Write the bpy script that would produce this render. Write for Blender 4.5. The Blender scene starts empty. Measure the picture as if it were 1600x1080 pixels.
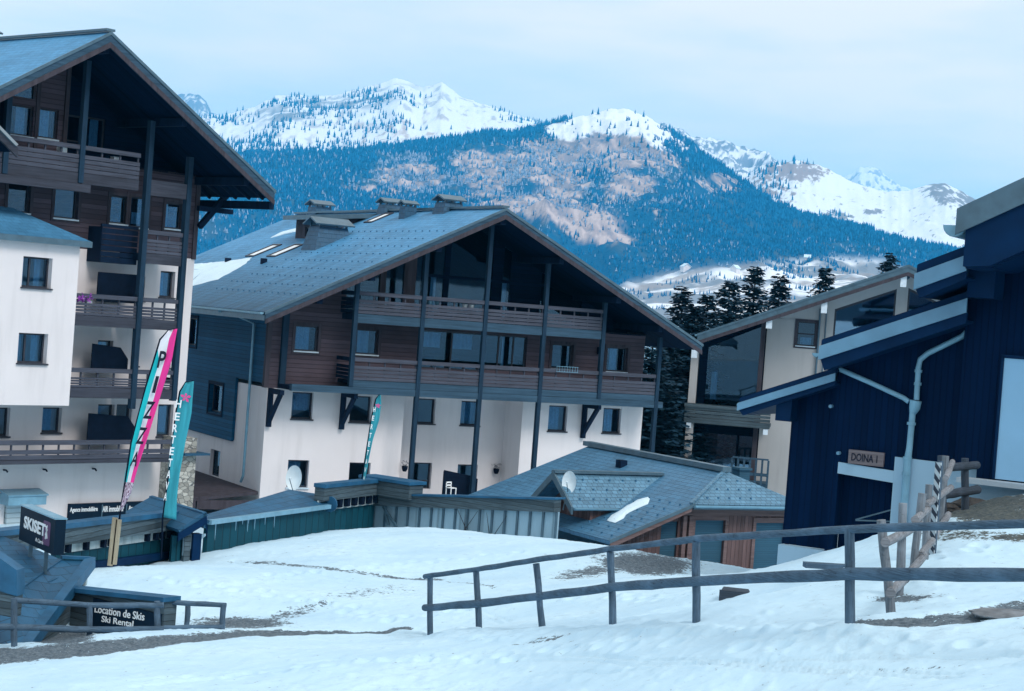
import bpy, bmesh, math, random
import numpy as np
from mathutils import Vector, Matrix
random.seed(7); RNG = np.random.default_rng(7)
R = math.radians
scene = bpy.context.scene
C = scene.collection

# ------------------------------------------------------------------ camera, sky, sun, exposure
F, ROLL, PITCH = 2800.0, 0.0745, 0.0178          # focal length in photo pixels (1600 wide), camera roll and downward pitch
cam = bpy.data.objects.new("camera", bpy.data.cameras.new("camera")); C.objects.link(cam)
cam.data.sensor_width = 36; cam.data.lens = F / 1600 * 36
cam.data.clip_start = 0.2; cam.data.clip_end = 40000
_r = Vector((1, 0, 0)); _u = Vector((0, math.sin(PITCH), math.cos(PITCH))); _f = Vector((0, math.cos(PITCH), -math.sin(PITCH)))
# world up leans to the right in the picture: the camera is rolled counter-clockwise
cr = _r * math.cos(ROLL) + _u * math.sin(ROLL); cu = _u * math.cos(ROLL) - _r * math.sin(ROLL)
cam.matrix_world = Matrix(((cr.x, cu.x, -_f.x, 0), (cr.y, cu.y, -_f.y, 0), (cr.z, cu.z, -_f.z, 0), (0, 0, 0, 1)))
scene.camera = cam

SUN_AZ, SUN_EL = R(140), R(46)                     # clockwise from +Y (the view direction): behind and to the right
world = bpy.data.worlds.new("World"); scene.world = world; world.use_nodes = True
wn, wl = world.node_tree.nodes, world.node_tree.links
wn.clear()
wout = wn.new("ShaderNodeOutputWorld"); bg = wn.new("ShaderNodeBackground"); bg.inputs["Strength"].default_value = 0.12
sky = wn.new("ShaderNodeTexSky"); sky.sky_type = 'NISHITA'; sky.sun_disc = False
sky.sun_elevation = SUN_EL; sky.sun_rotation = SUN_AZ; sky.air_density = 1.0; sky.dust_density = 0.6; sky.ozone_density = 2.0
tc = wn.new("ShaderNodeTexCoord"); mp = wn.new("ShaderNodeMapping"); mp.inputs["Scale"].default_value = (1.2, 1.2, 6.0)
mp.inputs["Rotation"].default_value = (0.0, 0.12, 0.4)
ns = wn.new("ShaderNodeTexNoise"); ns.inputs["Scale"].default_value = 2.6; ns.inputs["Detail"].default_value = 6; ns.inputs["Roughness"].default_value = 0.55
rp = wn.new("ShaderNodeValToRGB"); rp.color_ramp.elements[0].position = 0.30; rp.color_ramp.elements[1].position = 0.75
rp.color_ramp.elements[0].color = (0.84, 0.84, 0.84, 1); rp.color_ramp.elements[1].color = (0.96, 0.96, 0.96, 1)
mx = wn.new("ShaderNodeMix"); mx.data_type = 'RGBA'
CLOUD = (6.1, 5.7, 5.35, 1)
cm = wn.new("ShaderNodeMix"); cm.data_type = 'RGBA'; cm.inputs["A"].default_value = (4.3, 4.9, 5.1, 1); cm.inputs["B"].default_value = CLOUD
rp2 = wn.new("ShaderNodeValToRGB"); rp2.color_ramp.elements[0].position = 0.36; rp2.color_ramp.elements[1].position = 0.62
wl.new(ns.outputs["Fac"], rp2.inputs["Fac"]); wl.new(rp2.outputs["Color"], cm.inputs["Factor"]); wl.new(cm.outputs["Result"], mx.inputs["B"])
wl.new(tc.outputs["Generated"], mp.inputs["Vector"]); wl.new(mp.outputs["Vector"], ns.inputs["Vector"])
wl.new(ns.outputs["Fac"], rp.inputs["Fac"]); wl.new(rp.outputs["Color"], mx.inputs["Factor"])
wl.new(sky.outputs["Color"], mx.inputs["A"]); wl.new(mx.outputs["Result"], bg.inputs["Color"]); wl.new(bg.outputs["Background"], wout.inputs["Surface"])

sl = bpy.data.lights.new("sun", 'SUN'); sl.energy = 1.35; sl.angle = R(22); sl.color = (1.0, 0.93, 0.88)
sun = bpy.data.objects.new("sun", sl); C.objects.link(sun)
sdir = Vector((math.sin(SUN_AZ) * math.cos(SUN_EL), math.cos(SUN_AZ) * math.cos(SUN_EL), math.sin(SUN_EL)))
sun.rotation_euler = sdir.to_track_quat('Z', 'Y').to_euler()
scene.view_settings.view_transform = 'Standard'; scene.view_settings.look = 'None'
scene.view_settings.exposure = 0.70; scene.view_settings.gamma = 1.0
scene.cycles.use_denoising = True; scene.cycles.max_bounces = 8; scene.cycles.transparent_max_bounces = 16
scene.cycles.volume_bounces = 1

# ------------------------------------------------------------------ picture measurements -> places in the world
def ray(px, py):
    X, Y = px - 800.0, 540.0 - py
    d = cr * X + cu * Y + _f * F
    return d
def P(px, py, Y):
    d = ray(px, py); return d * (Y / d.y)
def PROJ(x, y, z):                                  # numpy: world -> photo pixels
    a = x * cr.x + y * cr.y + z * cr.z; b = x * cu.x + y * cu.y + z * cu.z; c = x * _f.x + y * _f.y + z * _f.z
    return 800 + F * a / c, 540 - F * b / c
class Frame:
    """a building's own axes: u to the right along the front, w into the building, z up"""
    def __init__(s, px, py, Y, deg, zg=None):
        s.O = P(px, py, Y)
        if zg is not None: s.O.z = zg
        s.a = R(deg); s.u = Vector((math.cos(s.a), math.sin(s.a), 0)); s.w = Vector((-math.sin(s.a), math.cos(s.a), 0))
    def f(s, px, py, w=0.0):                          # on a front-parallel plane: (u, z)
        d = ray(px, py); t = (s.O.dot(s.w) + w) / d.dot(s.w); p = d * t - s.O; return p.dot(s.u), p.z
    def side(s, px, py, u=0.0):                       # on a side plane: (w, z)
        d = ray(px, py); t = (s.O.dot(s.u) + u) / d.dot(s.u); p = d * t - s.O; return p.dot(s.w), p.z
    def roof(s, px, py, u0, z0, m):                   # on the plane z = z0 + m (u - u0): (u, w, z)
        d = ray(px, py); du = d.dot(s.u)
        t = (z0 + s.O.z + m * (-s.O.dot(s.u) - u0)) / (d.z - m * du); p = d * t - s.O
        return Vector((p.dot(s.u), p.dot(s.w), p.z))
    def loc(s, v):                                    # world -> local
        p = v - s.O; return Vector((p.dot(s.u), p.dot(s.w), p.z))
    def rect(s, x0, y0, x1, y1, w=0.0):               # pixel rectangle -> (u0, u1, z0, z1)
        xm, ym = (x0 + x1) / 2, (y0 + y1) / 2
        return s.f(x0, ym, w)[0], s.f(x1, ym, w)[0], s.f(xm, y1, w)[1], s.f(xm, y0, w)[1]

# ------------------------------------------------------------------ materials
def srgb(*c):
    return tuple(((v / 255) / 12.92 if v / 255 <= 0.04045 else ((v / 255 + 0.055) / 1.055) ** 2.4) for v in c) + (1,)
class NT:
    def __init__(s, name, rough=0.7, spec=0.3):
        s.m = bpy.data.materials.new(name); s.m.use_nodes = True; s.t = s.m.node_tree; s.n = s.t.nodes; s.l = s.t.links
        s.b = s.n["Principled BSDF"]; s.b.inputs["Roughness"].default_value = rough; s.b.inputs["Specular IOR Level"].default_value = spec
        s.uv = s.n.new("ShaderNodeUVMap"); s.co = s.n.new("ShaderNodeTexCoord")
    def new(s, t): return s.n.new(t)
    def link(s, a, b): s.l.new(a, b)
    def noise(s, scale, detail=4, rough=0.55, vec=None, stretch=None):
        n = s.new("ShaderNodeTexNoise"); n.inputs["Scale"].default_value = scale; n.inputs["Detail"].default_value = detail; n.inputs["Roughness"].default_value = rough
        v = vec if vec is not None else s.co.outputs["Object"]
        if stretch:
            m = s.new("ShaderNodeMapping"); m.inputs["Scale"].default_value = stretch; s.link(v, m.inputs["Vector"]); v = m.outputs["Vector"]
        s.link(v, n.inputs["Vector"]); return n.outputs["Fac"]
    def ramp(s, fac, stops):
        r = s.new("ShaderNodeValToRGB"); e = r.color_ramp.elements
        while len(e) < len(stops): e.new(0.5)
        for q, (p, c) in zip(e, stops):
            q.position = p; q.color = c if not isinstance(c, (int, float)) else (c, c, c, 1)
        s.link(fac, r.inputs["Fac"]); return r.outputs["Color"]
    def math(s, op, a, b=None, c=None):
        m = s.new("ShaderNodeMath"); m.operation = op
        for i, v in enumerate((a, b, c)):
            if v is None: continue
            if isinstance(v, (int, float)): m.inputs[i].default_value = v
            else: s.link(v, m.inputs[i])
        return m.outputs[0]
    def mix(s, fac, a, b, mode='MIX'):
        m = s.new("ShaderNodeMix"); m.data_type = 'RGBA'; m.blend_type = mode; m.clamp_result = True
        for k, v in (("Factor", fac), ("A", a), ("B", b)):
            if isinstance(v, (int, float)) and k == "Factor": m.inputs[k].default_value = v
            elif isinstance(v, (tuple, list)): m.inputs[k].default_value = v
            else: s.link(v, m.inputs[k])
        return m.outputs["Result"]
    def xy(s):
        q = s.new("ShaderNodeSeparateXYZ"); s.link(s.uv.outputs["UV"], q.inputs[0]); return q.outputs[0], q.outputs[1]
    def color(s, c):
        if isinstance(c, tuple): s.b.inputs["Base Color"].default_value = c
        else: s.link(c, s.b.inputs["Base Color"])
    def bump(s, h, strength=0.3, dist=0.02):
        b = s.new("ShaderNodeBump"); b.inputs["Strength"].default_value = strength; b.inputs["Distance"].default_value = dist
        s.link(h, b.inputs["Height"]); s.link(b.outputs["Normal"], s.b.inputs["Normal"])
def sc(c, k): return (min(1, c[0] * k), min(1, c[1] * k), min(1, c[2] * k), 1)

def m_plain(name, c, rough=0.6, var=0.25, scale=6.0, spec=0.3, metal=0.0):
    t = NT(name, rough, spec); f = t.noise(scale, 5)
    t.color(t.mix(t.ramp(f, [(0.3, 0.0), (0.7, 1.0)]), sc(c, 1 - var), sc(c, 1 + var))); t.bump(t.noise(scale * 6, 3), 0.15, 0.01)
    t.b.inputs["Metallic"].default_value = metal
    return t.m
def m_stucco(name, c):
    t = NT(name, 0.85, 0.2); f = t.noise(0.35, 5); g = t.noise(2.2, 5, stretch=(1, 1, 0.12))
    a = t.mix(t.ramp(f, [(0.35, 0.0), (0.7, 1.0)]), sc(c, 0.93), sc(c, 1.03))
    a = t.mix(t.ramp(g, [(0.52, 0.0), (0.8, 0.40)]), a, sc(c, 0.66))
    t.color(a); t.bump(t.noise(40, 3), 0.25, 0.01); return t.m
def m_boards(name, c, pitch=0.17, vertical=False, var=0.3, groove=0.35, rough=0.7, grain=0.25, spec=0.2):
    t = NT(name, rough, spec); x, y = t.xy()
    v = x if vertical else y
    q = t.math('DIVIDE', v, pitch); k = t.math('FLOOR', q); fr = t.math('FRACT', q)
    w = t.new("ShaderNodeTexWhiteNoise"); w.noise_dimensions = '1D'; t.link(k, w.inputs["W"])
    base = t.mix(w.outputs["Value"], sc(c, 1 - var), sc(c, 1 + var))
    gr = t.noise(3.0, 6, 0.65, vec=t.uv.outputs["UV"], stretch=(9, 0.7, 1) if vertical else (0.7, 9, 1))
    base = t.mix(t.ramp(gr, [(0.35, 0.0), (0.7, grain * 2)]), base, sc(c, 0.45))
    wth = t.noise(0.5, 4); base = t.mix(t.ramp(wth, [(0.45, 0.0), (0.75, 0.35)]), base, sc(c, 1.5))
    gv = t.ramp(fr, [(0.0, 0.0), (0.09, 1.0), (0.93, 1.0), (1.0, 0.0)])
    base = t.mix(gv, sc(c, groove), base)
    t.color(base); t.bump(gv, 0.6, 0.02); return t.m
def m_tiles(name, c, row=0.24, wid=0.34, var=0.3, rough=0.55, spec=0.35, mortar=0.35, wet=False):
    t = NT(name, rough, spec); b = t.new("ShaderNodeTexBrick"); b.offset = 0.5
    b.inputs["Scale"].default_value = 1.0; b.inputs["Brick Width"].default_value = wid; b.inputs["Row Height"].default_value = row
    b.inputs["Mortar Size"].default_value = 0.012; b.inputs["Mortar Smooth"].default_value = 0.2; b.inputs["Bias"].default_value = 0.0
    b.inputs["Color1"].default_value = sc(c, 1 - var); b.inputs["Color2"].default_value = sc(c, 1 + var); b.inputs["Mortar"].default_value = sc(c, mortar)
    t.link(t.uv.outputs["UV"], b.inputs["Vector"])
    f = t.noise(0.45, 5, 0.6); g = t.noise(5, 4, 0.6)
    a = t.mix(t.ramp(f, [(0.35, 0.0), (0.75, 0.5)]), b.outputs["Color"], sc(c, 1.6))
    a = t.mix(t.ramp(g, [(0.5, 0.0), (0.8, 0.5)]), a, sc(c, 0.6))
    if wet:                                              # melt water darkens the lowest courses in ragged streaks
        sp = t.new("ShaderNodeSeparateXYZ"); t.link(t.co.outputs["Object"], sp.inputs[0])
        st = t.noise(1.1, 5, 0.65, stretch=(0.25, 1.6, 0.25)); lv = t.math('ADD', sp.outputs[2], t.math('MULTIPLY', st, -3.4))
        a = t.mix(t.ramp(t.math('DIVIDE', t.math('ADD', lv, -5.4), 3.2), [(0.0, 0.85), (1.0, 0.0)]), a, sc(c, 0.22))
    t.color(a)
    x, y = t.xy(); fr = t.math('FRACT', t.math('DIVIDE', y, row))
    h = t.math('ADD', t.math('MULTIPLY', b.outputs["Fac"], -1.0), t.math('MULTIPLY', fr, -0.8))
    t.bump(h, 0.55, 0.03)
    return t.m
def m_timber(name, c, along=(1, 1, 0.12), var=0.4, rough=0.8, spec=0.1):
    t = NT(name, rough, spec); f = t.noise(5, 6, 0.7, stretch=along); g = t.noise(1.3, 3)
    a = t.mix(t.ramp(f, [(0.3, 0.0), (0.7, 1.0)]), sc(c, 1 - var), sc(c, 1 + var)); a = t.mix(t.ramp(g, [(0.4, 0.0), (0.8, 0.5)]), a, sc(c, 1.4))
    t.color(a); t.bump(f, 0.3, 0.01); return t.m
def m_log(name, c, st):
    t = NT(name, 0.8, 0.2); uvo = t.uv.outputs["UV"]; f = t.noise(3.0, 6, 0.7, vec=uvo, stretch=st); g = t.noise(2.2, 4, 0.6); k = t.noise(9, 5, 0.7)
    a = t.mix(t.ramp(f, [(0.3, 0.0), (0.68, 1.0)]), sc(c, 0.40), sc(c, 1.45)); a = t.mix(t.ramp(g, [(0.45, 0.0), (0.75, 0.6)]), a, sc(c, 2.0)); a = t.mix(t.ramp(k, [(0.60, 0.0), (0.72, 0.7)]), a, sc(c, 0.3))
    t.color(a); t.bump(f, 0.5, 0.01); return t.m
def m_glass(name, tint, refl=0.36):
    t = NT(name); t.n.remove(t.b); out = t.n["Material Output"]
    tr = t.new("ShaderNodeBsdfTransparent"); tr.inputs["Color"].default_value = tint
    gl = t.new("ShaderNodeBsdfGlossy"); gl.inputs["Roughness"].default_value = 0.015; gl.inputs["Color"].default_value = (0.50, 0.76, 1.0, 1)
    lw = t.new("ShaderNodeLayerWeight"); lw.inputs["Blend"].default_value = refl
    bp = t.new("ShaderNodeBump"); bp.inputs["Strength"].default_value = 0.012; bp.inputs["Distance"].default_value = 0.05
    t.link(t.noise(0.8, 2), bp.inputs["Height"]); t.link(bp.outputs["Normal"], gl.inputs["Normal"])
    mxs = t.new("ShaderNodeMixShader"); t.link(lw.outputs["Fresnel"], mxs.inputs[0]); t.link(tr.outputs[0], mxs.inputs[1]); t.link(gl.outputs[0], mxs.inputs[2])
    t.link(mxs.outputs[0], out.inputs["Surface"]); return t.m
def m_snow(name, c=(0.80, 0.90, 0.94, 1)):
    t = NT(name, 0.75, 0.25); f = t.noise(1.2, 6, 0.6); g = t.noise(9, 5, 0.65)
    t.color(t.mix(t.ramp(f, [(0.3, 0.0), (0.7, 1.0)]), sc(c, 0.93), sc(c, 1.04)))
    t.bump(t.math('ADD', f, t.math('MULTIPLY', g, 0.35)), 0.5, 0.12); return t.m

M = dict(
    stucco=m_stucco("white_render", (0.74, 0.71, 0.72, 1)),
    cream=m_stucco("cream_render", (0.41, 0.41, 0.41, 1)),
    clad=m_boards("brown_cladding", (0.084, 0.068, 0.086, 1), 0.17, spec=0.12),
    clad_blue=m_boards("teal_cladding", (0.009, 0.082, 0.17, 1), 0.16, spec=0.1),
    shaded_inner=m_boards("shaded_inner_cladding", (0.003, 0.012, 0.036, 1), 0.17, var=0.2, spec=0.05),  # shade of the recessed loggias put into the boards' colour
    plank=m_timber("balcony_plank", (0.062, 0.071, 0.096, 1), along=(0.12, 0.5, 3)),
    beam=m_timber("stained_beam", (0.036, 0.075, 0.115, 1), along=(0.12, 0.5, 3)),
    beam2=m_timber("dark_stained_beam", (0.046, 0.052, 0.070, 1), along=(0.12, 0.5, 3)), slatelow=m_tiles("low_slate_roof", (0.045, 0.145, 0.25, 1), 0.22, 0.3, var=0.16, mortar=0.45),
    post=m_timber("stained_post", (0.014, 0.036, 0.064, 1)),
    dark=m_timber("dark_timber", (0.004, 0.014, 0.036, 1)),
    trim=m_timber("brown_trim", (0.055, 0.050, 0.062, 1)),
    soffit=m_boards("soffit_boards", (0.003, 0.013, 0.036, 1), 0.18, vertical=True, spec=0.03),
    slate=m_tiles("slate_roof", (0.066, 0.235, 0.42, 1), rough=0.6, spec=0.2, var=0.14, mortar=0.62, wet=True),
    slate2=m_tiles("small_scale_tiles", (0.085, 0.20, 0.30, 1), 0.16, 0.2, var=0.22),
    bluetile=m_tiles("blue_metal_tiles", (0.012, 0.080, 0.16, 1), 0.28, 0.5, var=0.25),
    sheet=m_plain("blue_grey_flashing", (0.06, 0.12, 0.165, 1), 0.4, 0.2, 3, 0.5),
    steel=m_plain("zinc_gutter", (0.16, 0.34, 0.46, 1), 0.35, 0.15, 3, 0.5),
    bluecap=m_plain("blue_cap_flashing", (0.016, 0.095, 0.19, 1), 0.5, 0.3, 2, 0.3),
    glass=m_glass("window_glass", (0.55, 0.72, 0.82, 1)),
    glass2=m_glass("pale_window_glass", (0.5, 0.72, 0.85, 1), 0.62),
    frame=m_plain("window_frame", (0.035, 0.04, 0.055, 1), 0.5, 0.2),
    lframe=m_plain("white_window_sill", (0.5, 0.62, 0.70, 1), 0.5, 0.1),
    curtain=m_plain("curtain_cloth", (0.58, 0.70, 0.78, 1), 0.9, 0.15, 12, 0.1),
    navy=m_boards("navy_boards", (0.0006, 0.0105, 0.041, 1), 0.14, vertical=True, var=0.18, groove=0.6, grain=0.12, spec=0.05),
    navytrim=m_plain("navy_trim", (0.0012, 0.019, 0.062, 1), 0.6, 0.2, 2, 0.08),
    base=m_stucco("blue_grey_render", (0.30, 0.47, 0.60, 1)),
    fascia=m_plain("zinc_fascia", (0.12, 0.27, 0.40, 1), 0.4, 0.12, 2, 0.5),
    panel=m_plain("door_panel", (0.24, 0.47, 0.68, 1), 0.45, 0.06, 1),
    snow=m_snow("snow", (0.62, 0.78, 0.87, 1)),
    green=m_boards("green_boards", (0.002, 0.058, 0.088, 1), 0.42, vertical=True, var=0.12, groove=0.4, grain=0.1),
    pale=m_boards("pale_panels", (0.26, 0.40, 0.49, 1), 0.9, vertical=True, var=0.18, groove=0.7, grain=0.12),
    worn=m_boards("worn_fascia_boards", (0.075, 0.115, 0.14, 1), 0.13, var=0.5, groove=0.3, grain=0.5),
    dentil=m_timber("pale_dentil", (0.34, 0.42, 0.44, 1)),
    redwood=m_boards("red_brown_boards", (0.13, 0.085, 0.085, 1), 0.15, vertical=True, var=0.3),
    redbeam=m_timber("red_brown_beam", (0.14, 0.10, 0.10, 1), along=(0.12, 0.5, 3)),
    shutter=m_boards("shutter_slats", (0.03, 0.095, 0.15, 1), 0.07, var=0.05, groove=0.5, grain=0.05),
    pshutter=m_boards("pale_shutter_slats", (0.42, 0.53, 0.58, 1), 0.17, var=0.06, groove=0.25, grain=0.05),
    log=m_log("weathered_rail", (0.060, 0.105, 0.155, 1), (0.5, 16, 1)), logv=m_log("weathered_post", (0.060, 0.10, 0.145, 1), (16, 0.5, 1)), darkslate=m_tiles("dark_slate_casing", (0.020, 0.085, 0.155, 1), 0.2, 0.25, var=0.2, mortar=0.7),
    hook=m_plain("snow_hook_metal", (0.045, 0.150, 0.26, 1), 0.5, 0.2),
    palelog=m_log("pale_rail", (0.17, 0.185, 0.205, 1), (0.5, 16, 1)), palelogv=m_log("pale_post", (0.14, 0.165, 0.19, 1), (16, 0.5, 1)),
    darklog=m_log("dark_rail", (0.035, 0.05, 0.07, 1), (0.5, 16, 1)), darklogv=m_log("dark_post", (0.035, 0.05, 0.07, 1), (16, 0.5, 1)),
    stake=m_timber("yellow_stake", (0.30, 0.27, 0.20, 1)),
    dish=m_plain("dish_white", (0.62, 0.74, 0.80, 1), 0.4, 0.05, 3),
    black=m_plain("black_panel", (0.004, 0.010, 0.024, 1), 0.7, 0.2, 6, 0.05),
    signnavy=m_plain("sign_navy", (0.004, 0.016, 0.034, 1), 0.6, 0.15, 2, 0.08),
    white=m_plain("white_paint", (0.80, 0.85, 0.87, 1), 0.5, 0.05),
    cap=m_plain("white_cap", (0.62, 0.72, 0.80, 1), 0.5, 0.08),
    teal=m_plain("teal_cloth", (0.04, 0.36, 0.42, 1), 0.8, 0.12, 2),
    pinkcloth=m_plain("pink_cloth", (0.72, 0.07, 0.28, 1), 0.8, 0.1, 2),
    purple=m_plain("purple_petals", (0.30, 0.06, 0.42, 1), 0.8, 0.2),
    ink=m_plain("lettering_ink", (0.004, 0.008, 0.025, 1), 0.6, 0.1),
    trunk=m_timber("bark", (0.035, 0.04, 0.045, 1)),
    brownsign=m_timber("carved_wood_sign", (0.16, 0.14, 0.15, 1), along=(0.12, 0.5, 3)),
    concrete=m_stucco("concrete", (0.34, 0.43, 0.50, 1)),
)
def m_stone():
    t = NT("rubble_stone", 0.85, 0.2); v = t.new("ShaderNodeTexVoronoi"); v.feature = 'F1'; v.inputs["Scale"].default_value = 4.2
    v2 = t.new("ShaderNodeTexVoronoi"); v2.feature = 'DISTANCE_TO_EDGE'; v2.inputs["Scale"].default_value = 4.2
    mpn = t.new("ShaderNodeMapping"); mpn.inputs["Scale"].default_value = (1, 1, 1.7); t.link(t.co.outputs["Object"], mpn.inputs["Vector"])
    t.link(mpn.outputs["Vector"], v.inputs["Vector"]); t.link(mpn.outputs["Vector"], v2.inputs["Vector"])
    sp = t.new("ShaderNodeSeparateColor"); t.link(v.outputs["Color"], sp.inputs[0])
    a = t.mix(sp.outputs[0], (0.22, 0.22, 0.20, 1), (0.52, 0.52, 0.47, 1)); e = t.ramp(v2.outputs["Distance"], [(0.0, 0.0), (0.06, 1.0)])
    t.color(t.mix(e, (0.12, 0.13, 0.14, 1), a)); t.bump(e, 0.7, 0.04); return t.m
M['stone'] = m_stone()
def m_leaf():
    t = NT("spruce_needles", 0.8, 0.15); g = t.new("ShaderNodeNewGeometry")
    f = t.noise(0.7, 3)
    a = t.mix(g.outputs["Random Per Island"], (0.004, 0.026, 0.054, 1), (0.018, 0.068, 0.110, 1))
    t.color(t.mix(t.ramp(f, [(0.35, 0.0), (0.7, 0.6)]), a, (0.005, 0.018, 0.034, 1))); return t.m
M['leaf'] = m_leaf()

# ------------------------------------------------------------------ mesh builder and tagging
class MB:
    def __init__(s): s.v = []; s.f = []; s.sm = []
    def add(s, vs, fs, smooth=False):
        o = len(s.v); s.v += [tuple(v) for v in vs]; s.f += [tuple(i + o for i in f) for f in fs]; s.sm += [smooth] * len(fs); return s
    def box(s, x0, x1, y0, y1, z0, z1):
        if x0 > x1: x0, x1 = x1, x0
        if y0 > y1: y0, y1 = y1, y0
        if z0 > z1: z0, z1 = z1, z0
        return s.add([(x0, y0, z0), (x1, y0, z0), (x1, y1, z0), (x0, y1, z0), (x0, y0, z1), (x1, y0, z1), (x1, y1, z1), (x0, y1, z1)],
                     [(0, 3, 2, 1), (4, 5, 6, 7), (0, 1, 5, 4), (1, 2, 6, 5), (2, 3, 7, 6), (3, 0, 4, 7)])
    def prism(s, poly, y0, y1):                       # polygon in (x, z), counter-clockwise seen from -y
        n = len(poly); a = [(p[0], y0, p[1]) for p in poly] + [(p[0], y1, p[1]) for p in poly]
        ar = sum(poly[i][0] * poly[(i + 1) % n][1] - poly[(i + 1) % n][0] * poly[i][1] for i in range(n))
        fs = [tuple(range(n)), tuple(range(2 * n - 1, n - 1, -1))] + [(i, i + n, (i + 1) % n + n, (i + 1) % n) for i in range(n)]
        if ar < 0: fs = [tuple(reversed(f)) for f in fs]
        return s.add(a, fs)
    def slab(s, pts, t):                              # planar polygon, thickened downwards along its normal
        pts = [Vector(p) for p in pts]; nr = Vector((0, 0, 0))
        for i in range(len(pts)): nr += pts[i].cross(pts[(i + 1) % len(pts)])
        nr.normalize()
        if nr.z < 0: pts.reverse(); nr = -nr
        n = len(pts); low = [p - nr * t for p in pts]
        return s.add(pts + low, [tuple(range(n)), tuple(range(2 * n - 1, n - 1, -1))] + [(i, i + n, (i + 1) % n + n, (i + 1) % n) for i in range(n)])
    def bar(s, p0, p1, w, h, up=(0, 0, 1)):
        p0, p1 = Vector(p0), Vector(p1); d = (p1 - p0).normalized(); up = Vector(up)
        if abs(d.dot(up)) > 0.99: up = Vector((0, 1, 0))
        r = d.cross(up).normalized(); q = r.cross(d)
        a = [p + r * (w / 2 * i) + q * (h / 2 * j) for p in (p0, p1) for i, j in ((-1, -1), (1, -1), (1, 1), (-1, 1))]
        return s.add(a, [(0, 1, 2, 3), (7, 6, 5, 4), (0, 4, 5, 1), (1, 5, 6, 2), (2, 6, 7, 3), (3, 7, 4, 0)])
    def tube(s, pts, r, n=8, jit=0.0, caps=True):
        pts = [Vector(p) for p in pts]; rs = r if isinstance(r, (list, tuple)) else [r] * len(pts); vs = []
        ref = None
        for i, p in enumerate(pts):
            d = (pts[min(i + 1, len(pts) - 1)] - pts[max(i - 1, 0)]).normalized()
            if ref is None: ref = Vector((0, 0, 1)) if abs(d.z) < 0.9 else Vector((0, 1, 0))
            a = d.cross(ref).normalized(); b = a.cross(d).normalized(); ref = b
            for k in range(n):
                t = 2 * math.pi * k / n; rr = rs[i] * (1 + random.uniform(-jit, jit)); vs.append(p + a * (rr * math.cos(t)) + b * (rr * math.sin(t)))
        fs = [(i * n + k, i * n + (k + 1) % n, (i + 1) * n + (k + 1) % n, (i + 1) * n + k) for i in range(len(pts) - 1) for k in range(n)]
        s.add(vs, fs, True)
        if caps: s.add(vs[:n], [tuple(range(n - 1, -1, -1))]); s.add(vs[-n:], [tuple(range(n))])
        return s
    def build(s, name, mat, parent=None, fix=False):
        me = bpy.data.meshes.new(name); me.from_pydata(s.v, [], s.f)
        if fix:
            bm = bmesh.new(); bm.from_mesh(me); bmesh.ops.recalc_face_normals(bm, faces=bm.faces); bm.to_mesh(me); bm.free()
        me.polygons.foreach_set("use_smooth", s.sm)
        metric_uv(me)
        o = bpy.data.objects.new(name, me); C.objects.link(o); me.materials.append(mat)
        if parent is not None: o.parent = parent
        return o
def metric_uv(me):                                     # UV in metres: u horizontal along the face, v up its slope
    uvl = me.uv_layers.new(name="UVMap"); Z = Vector((0, 0, 1)); vs = me.vertices
    for p in me.polygons:
        t = Z.cross(p.normal)
        t = t.normalized() if t.length > 1e-3 else Vector((1, 0, 0))
        b = p.normal.cross(t)
        for li in p.loop_indices:
            q = vs[me.loops[li].vertex_index].co; uvl.data[li].uv = (q.dot(t), q.dot(b))
def tag(o, label=None, cat=None, group=None, kind=None):
    if label: o["label"] = label
    if cat: o["category"] = cat
    if group: o["group"] = group
    if kind: o["kind"] = kind
    return o
def thing(name, label, cat, loc=(0, 0, 0), rz=0.0, group=None):
    o = bpy.data.objects.new(name, None); C.objects.link(o); o.location = loc; o.rotation_euler = (0, 0, rz); o.empty_display_size = 0.5
    return tag(o, label, cat, group)
def copy_tree(o, parent=None):
    c = o.copy(); C.objects.link(c)
    if parent is not None: c.parent = parent
    for ch in [x for x in C.objects if x.parent == o]: copy_tree(ch, c)
    return c
def lettering(text, name, mat, parent, origin, right, up, height, width=None, depth=0.012, out=None, shear=0.0, bold=0.0):
    cu_ = bpy.data.curves.new(name, 'FONT'); cu_.body = text; cu_.align_x = 'CENTER'; cu_.align_y = 'CENTER'; cu_.extrude = depth; cu_.offset = bold; cu_.shear = shear
    cu_.resolution_u = 3
    tmp = bpy.data.objects.new(name, cu_); C.objects.link(tmp); bpy.context.view_layer.update()
    me = bpy.data.meshes.new_from_object(tmp.evaluated_get(bpy.context.evaluated_depsgraph_get())); bpy.data.objects.remove(tmp); bpy.data.curves.remove(cu_)
    co = np.empty(len(me.vertices) * 3); me.vertices.foreach_get("co", co); co = co.reshape(-1, 3)
    h = co[:, 1].max() - co[:, 1].min(); w = co[:, 0].max() - co[:, 0].min(); cy = (co[:, 1].max() + co[:, 1].min()) / 2; cx = (co[:, 0].max() + co[:, 0].min()) / 2
    sy = height / h; sx = (width / w) if width else sy
    right, up = Vector(right).normalized(), Vector(up); up = up.normalized(); nr = right.cross(up).normalized() if out is None else Vector(out)
    origin = Vector(origin)
    for v, q in zip(me.vertices, co): v.co = origin + right * ((q[0] - cx) * sx) + up * ((q[1] - cy) * sy) + nr * q[2]
    me.name = name; me.materials.clear(); me.materials.append(mat); metric_uv(me)
    o = bpy.data.objects.new(name, me); C.objects.link(o); o.parent = parent
    return o

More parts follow.
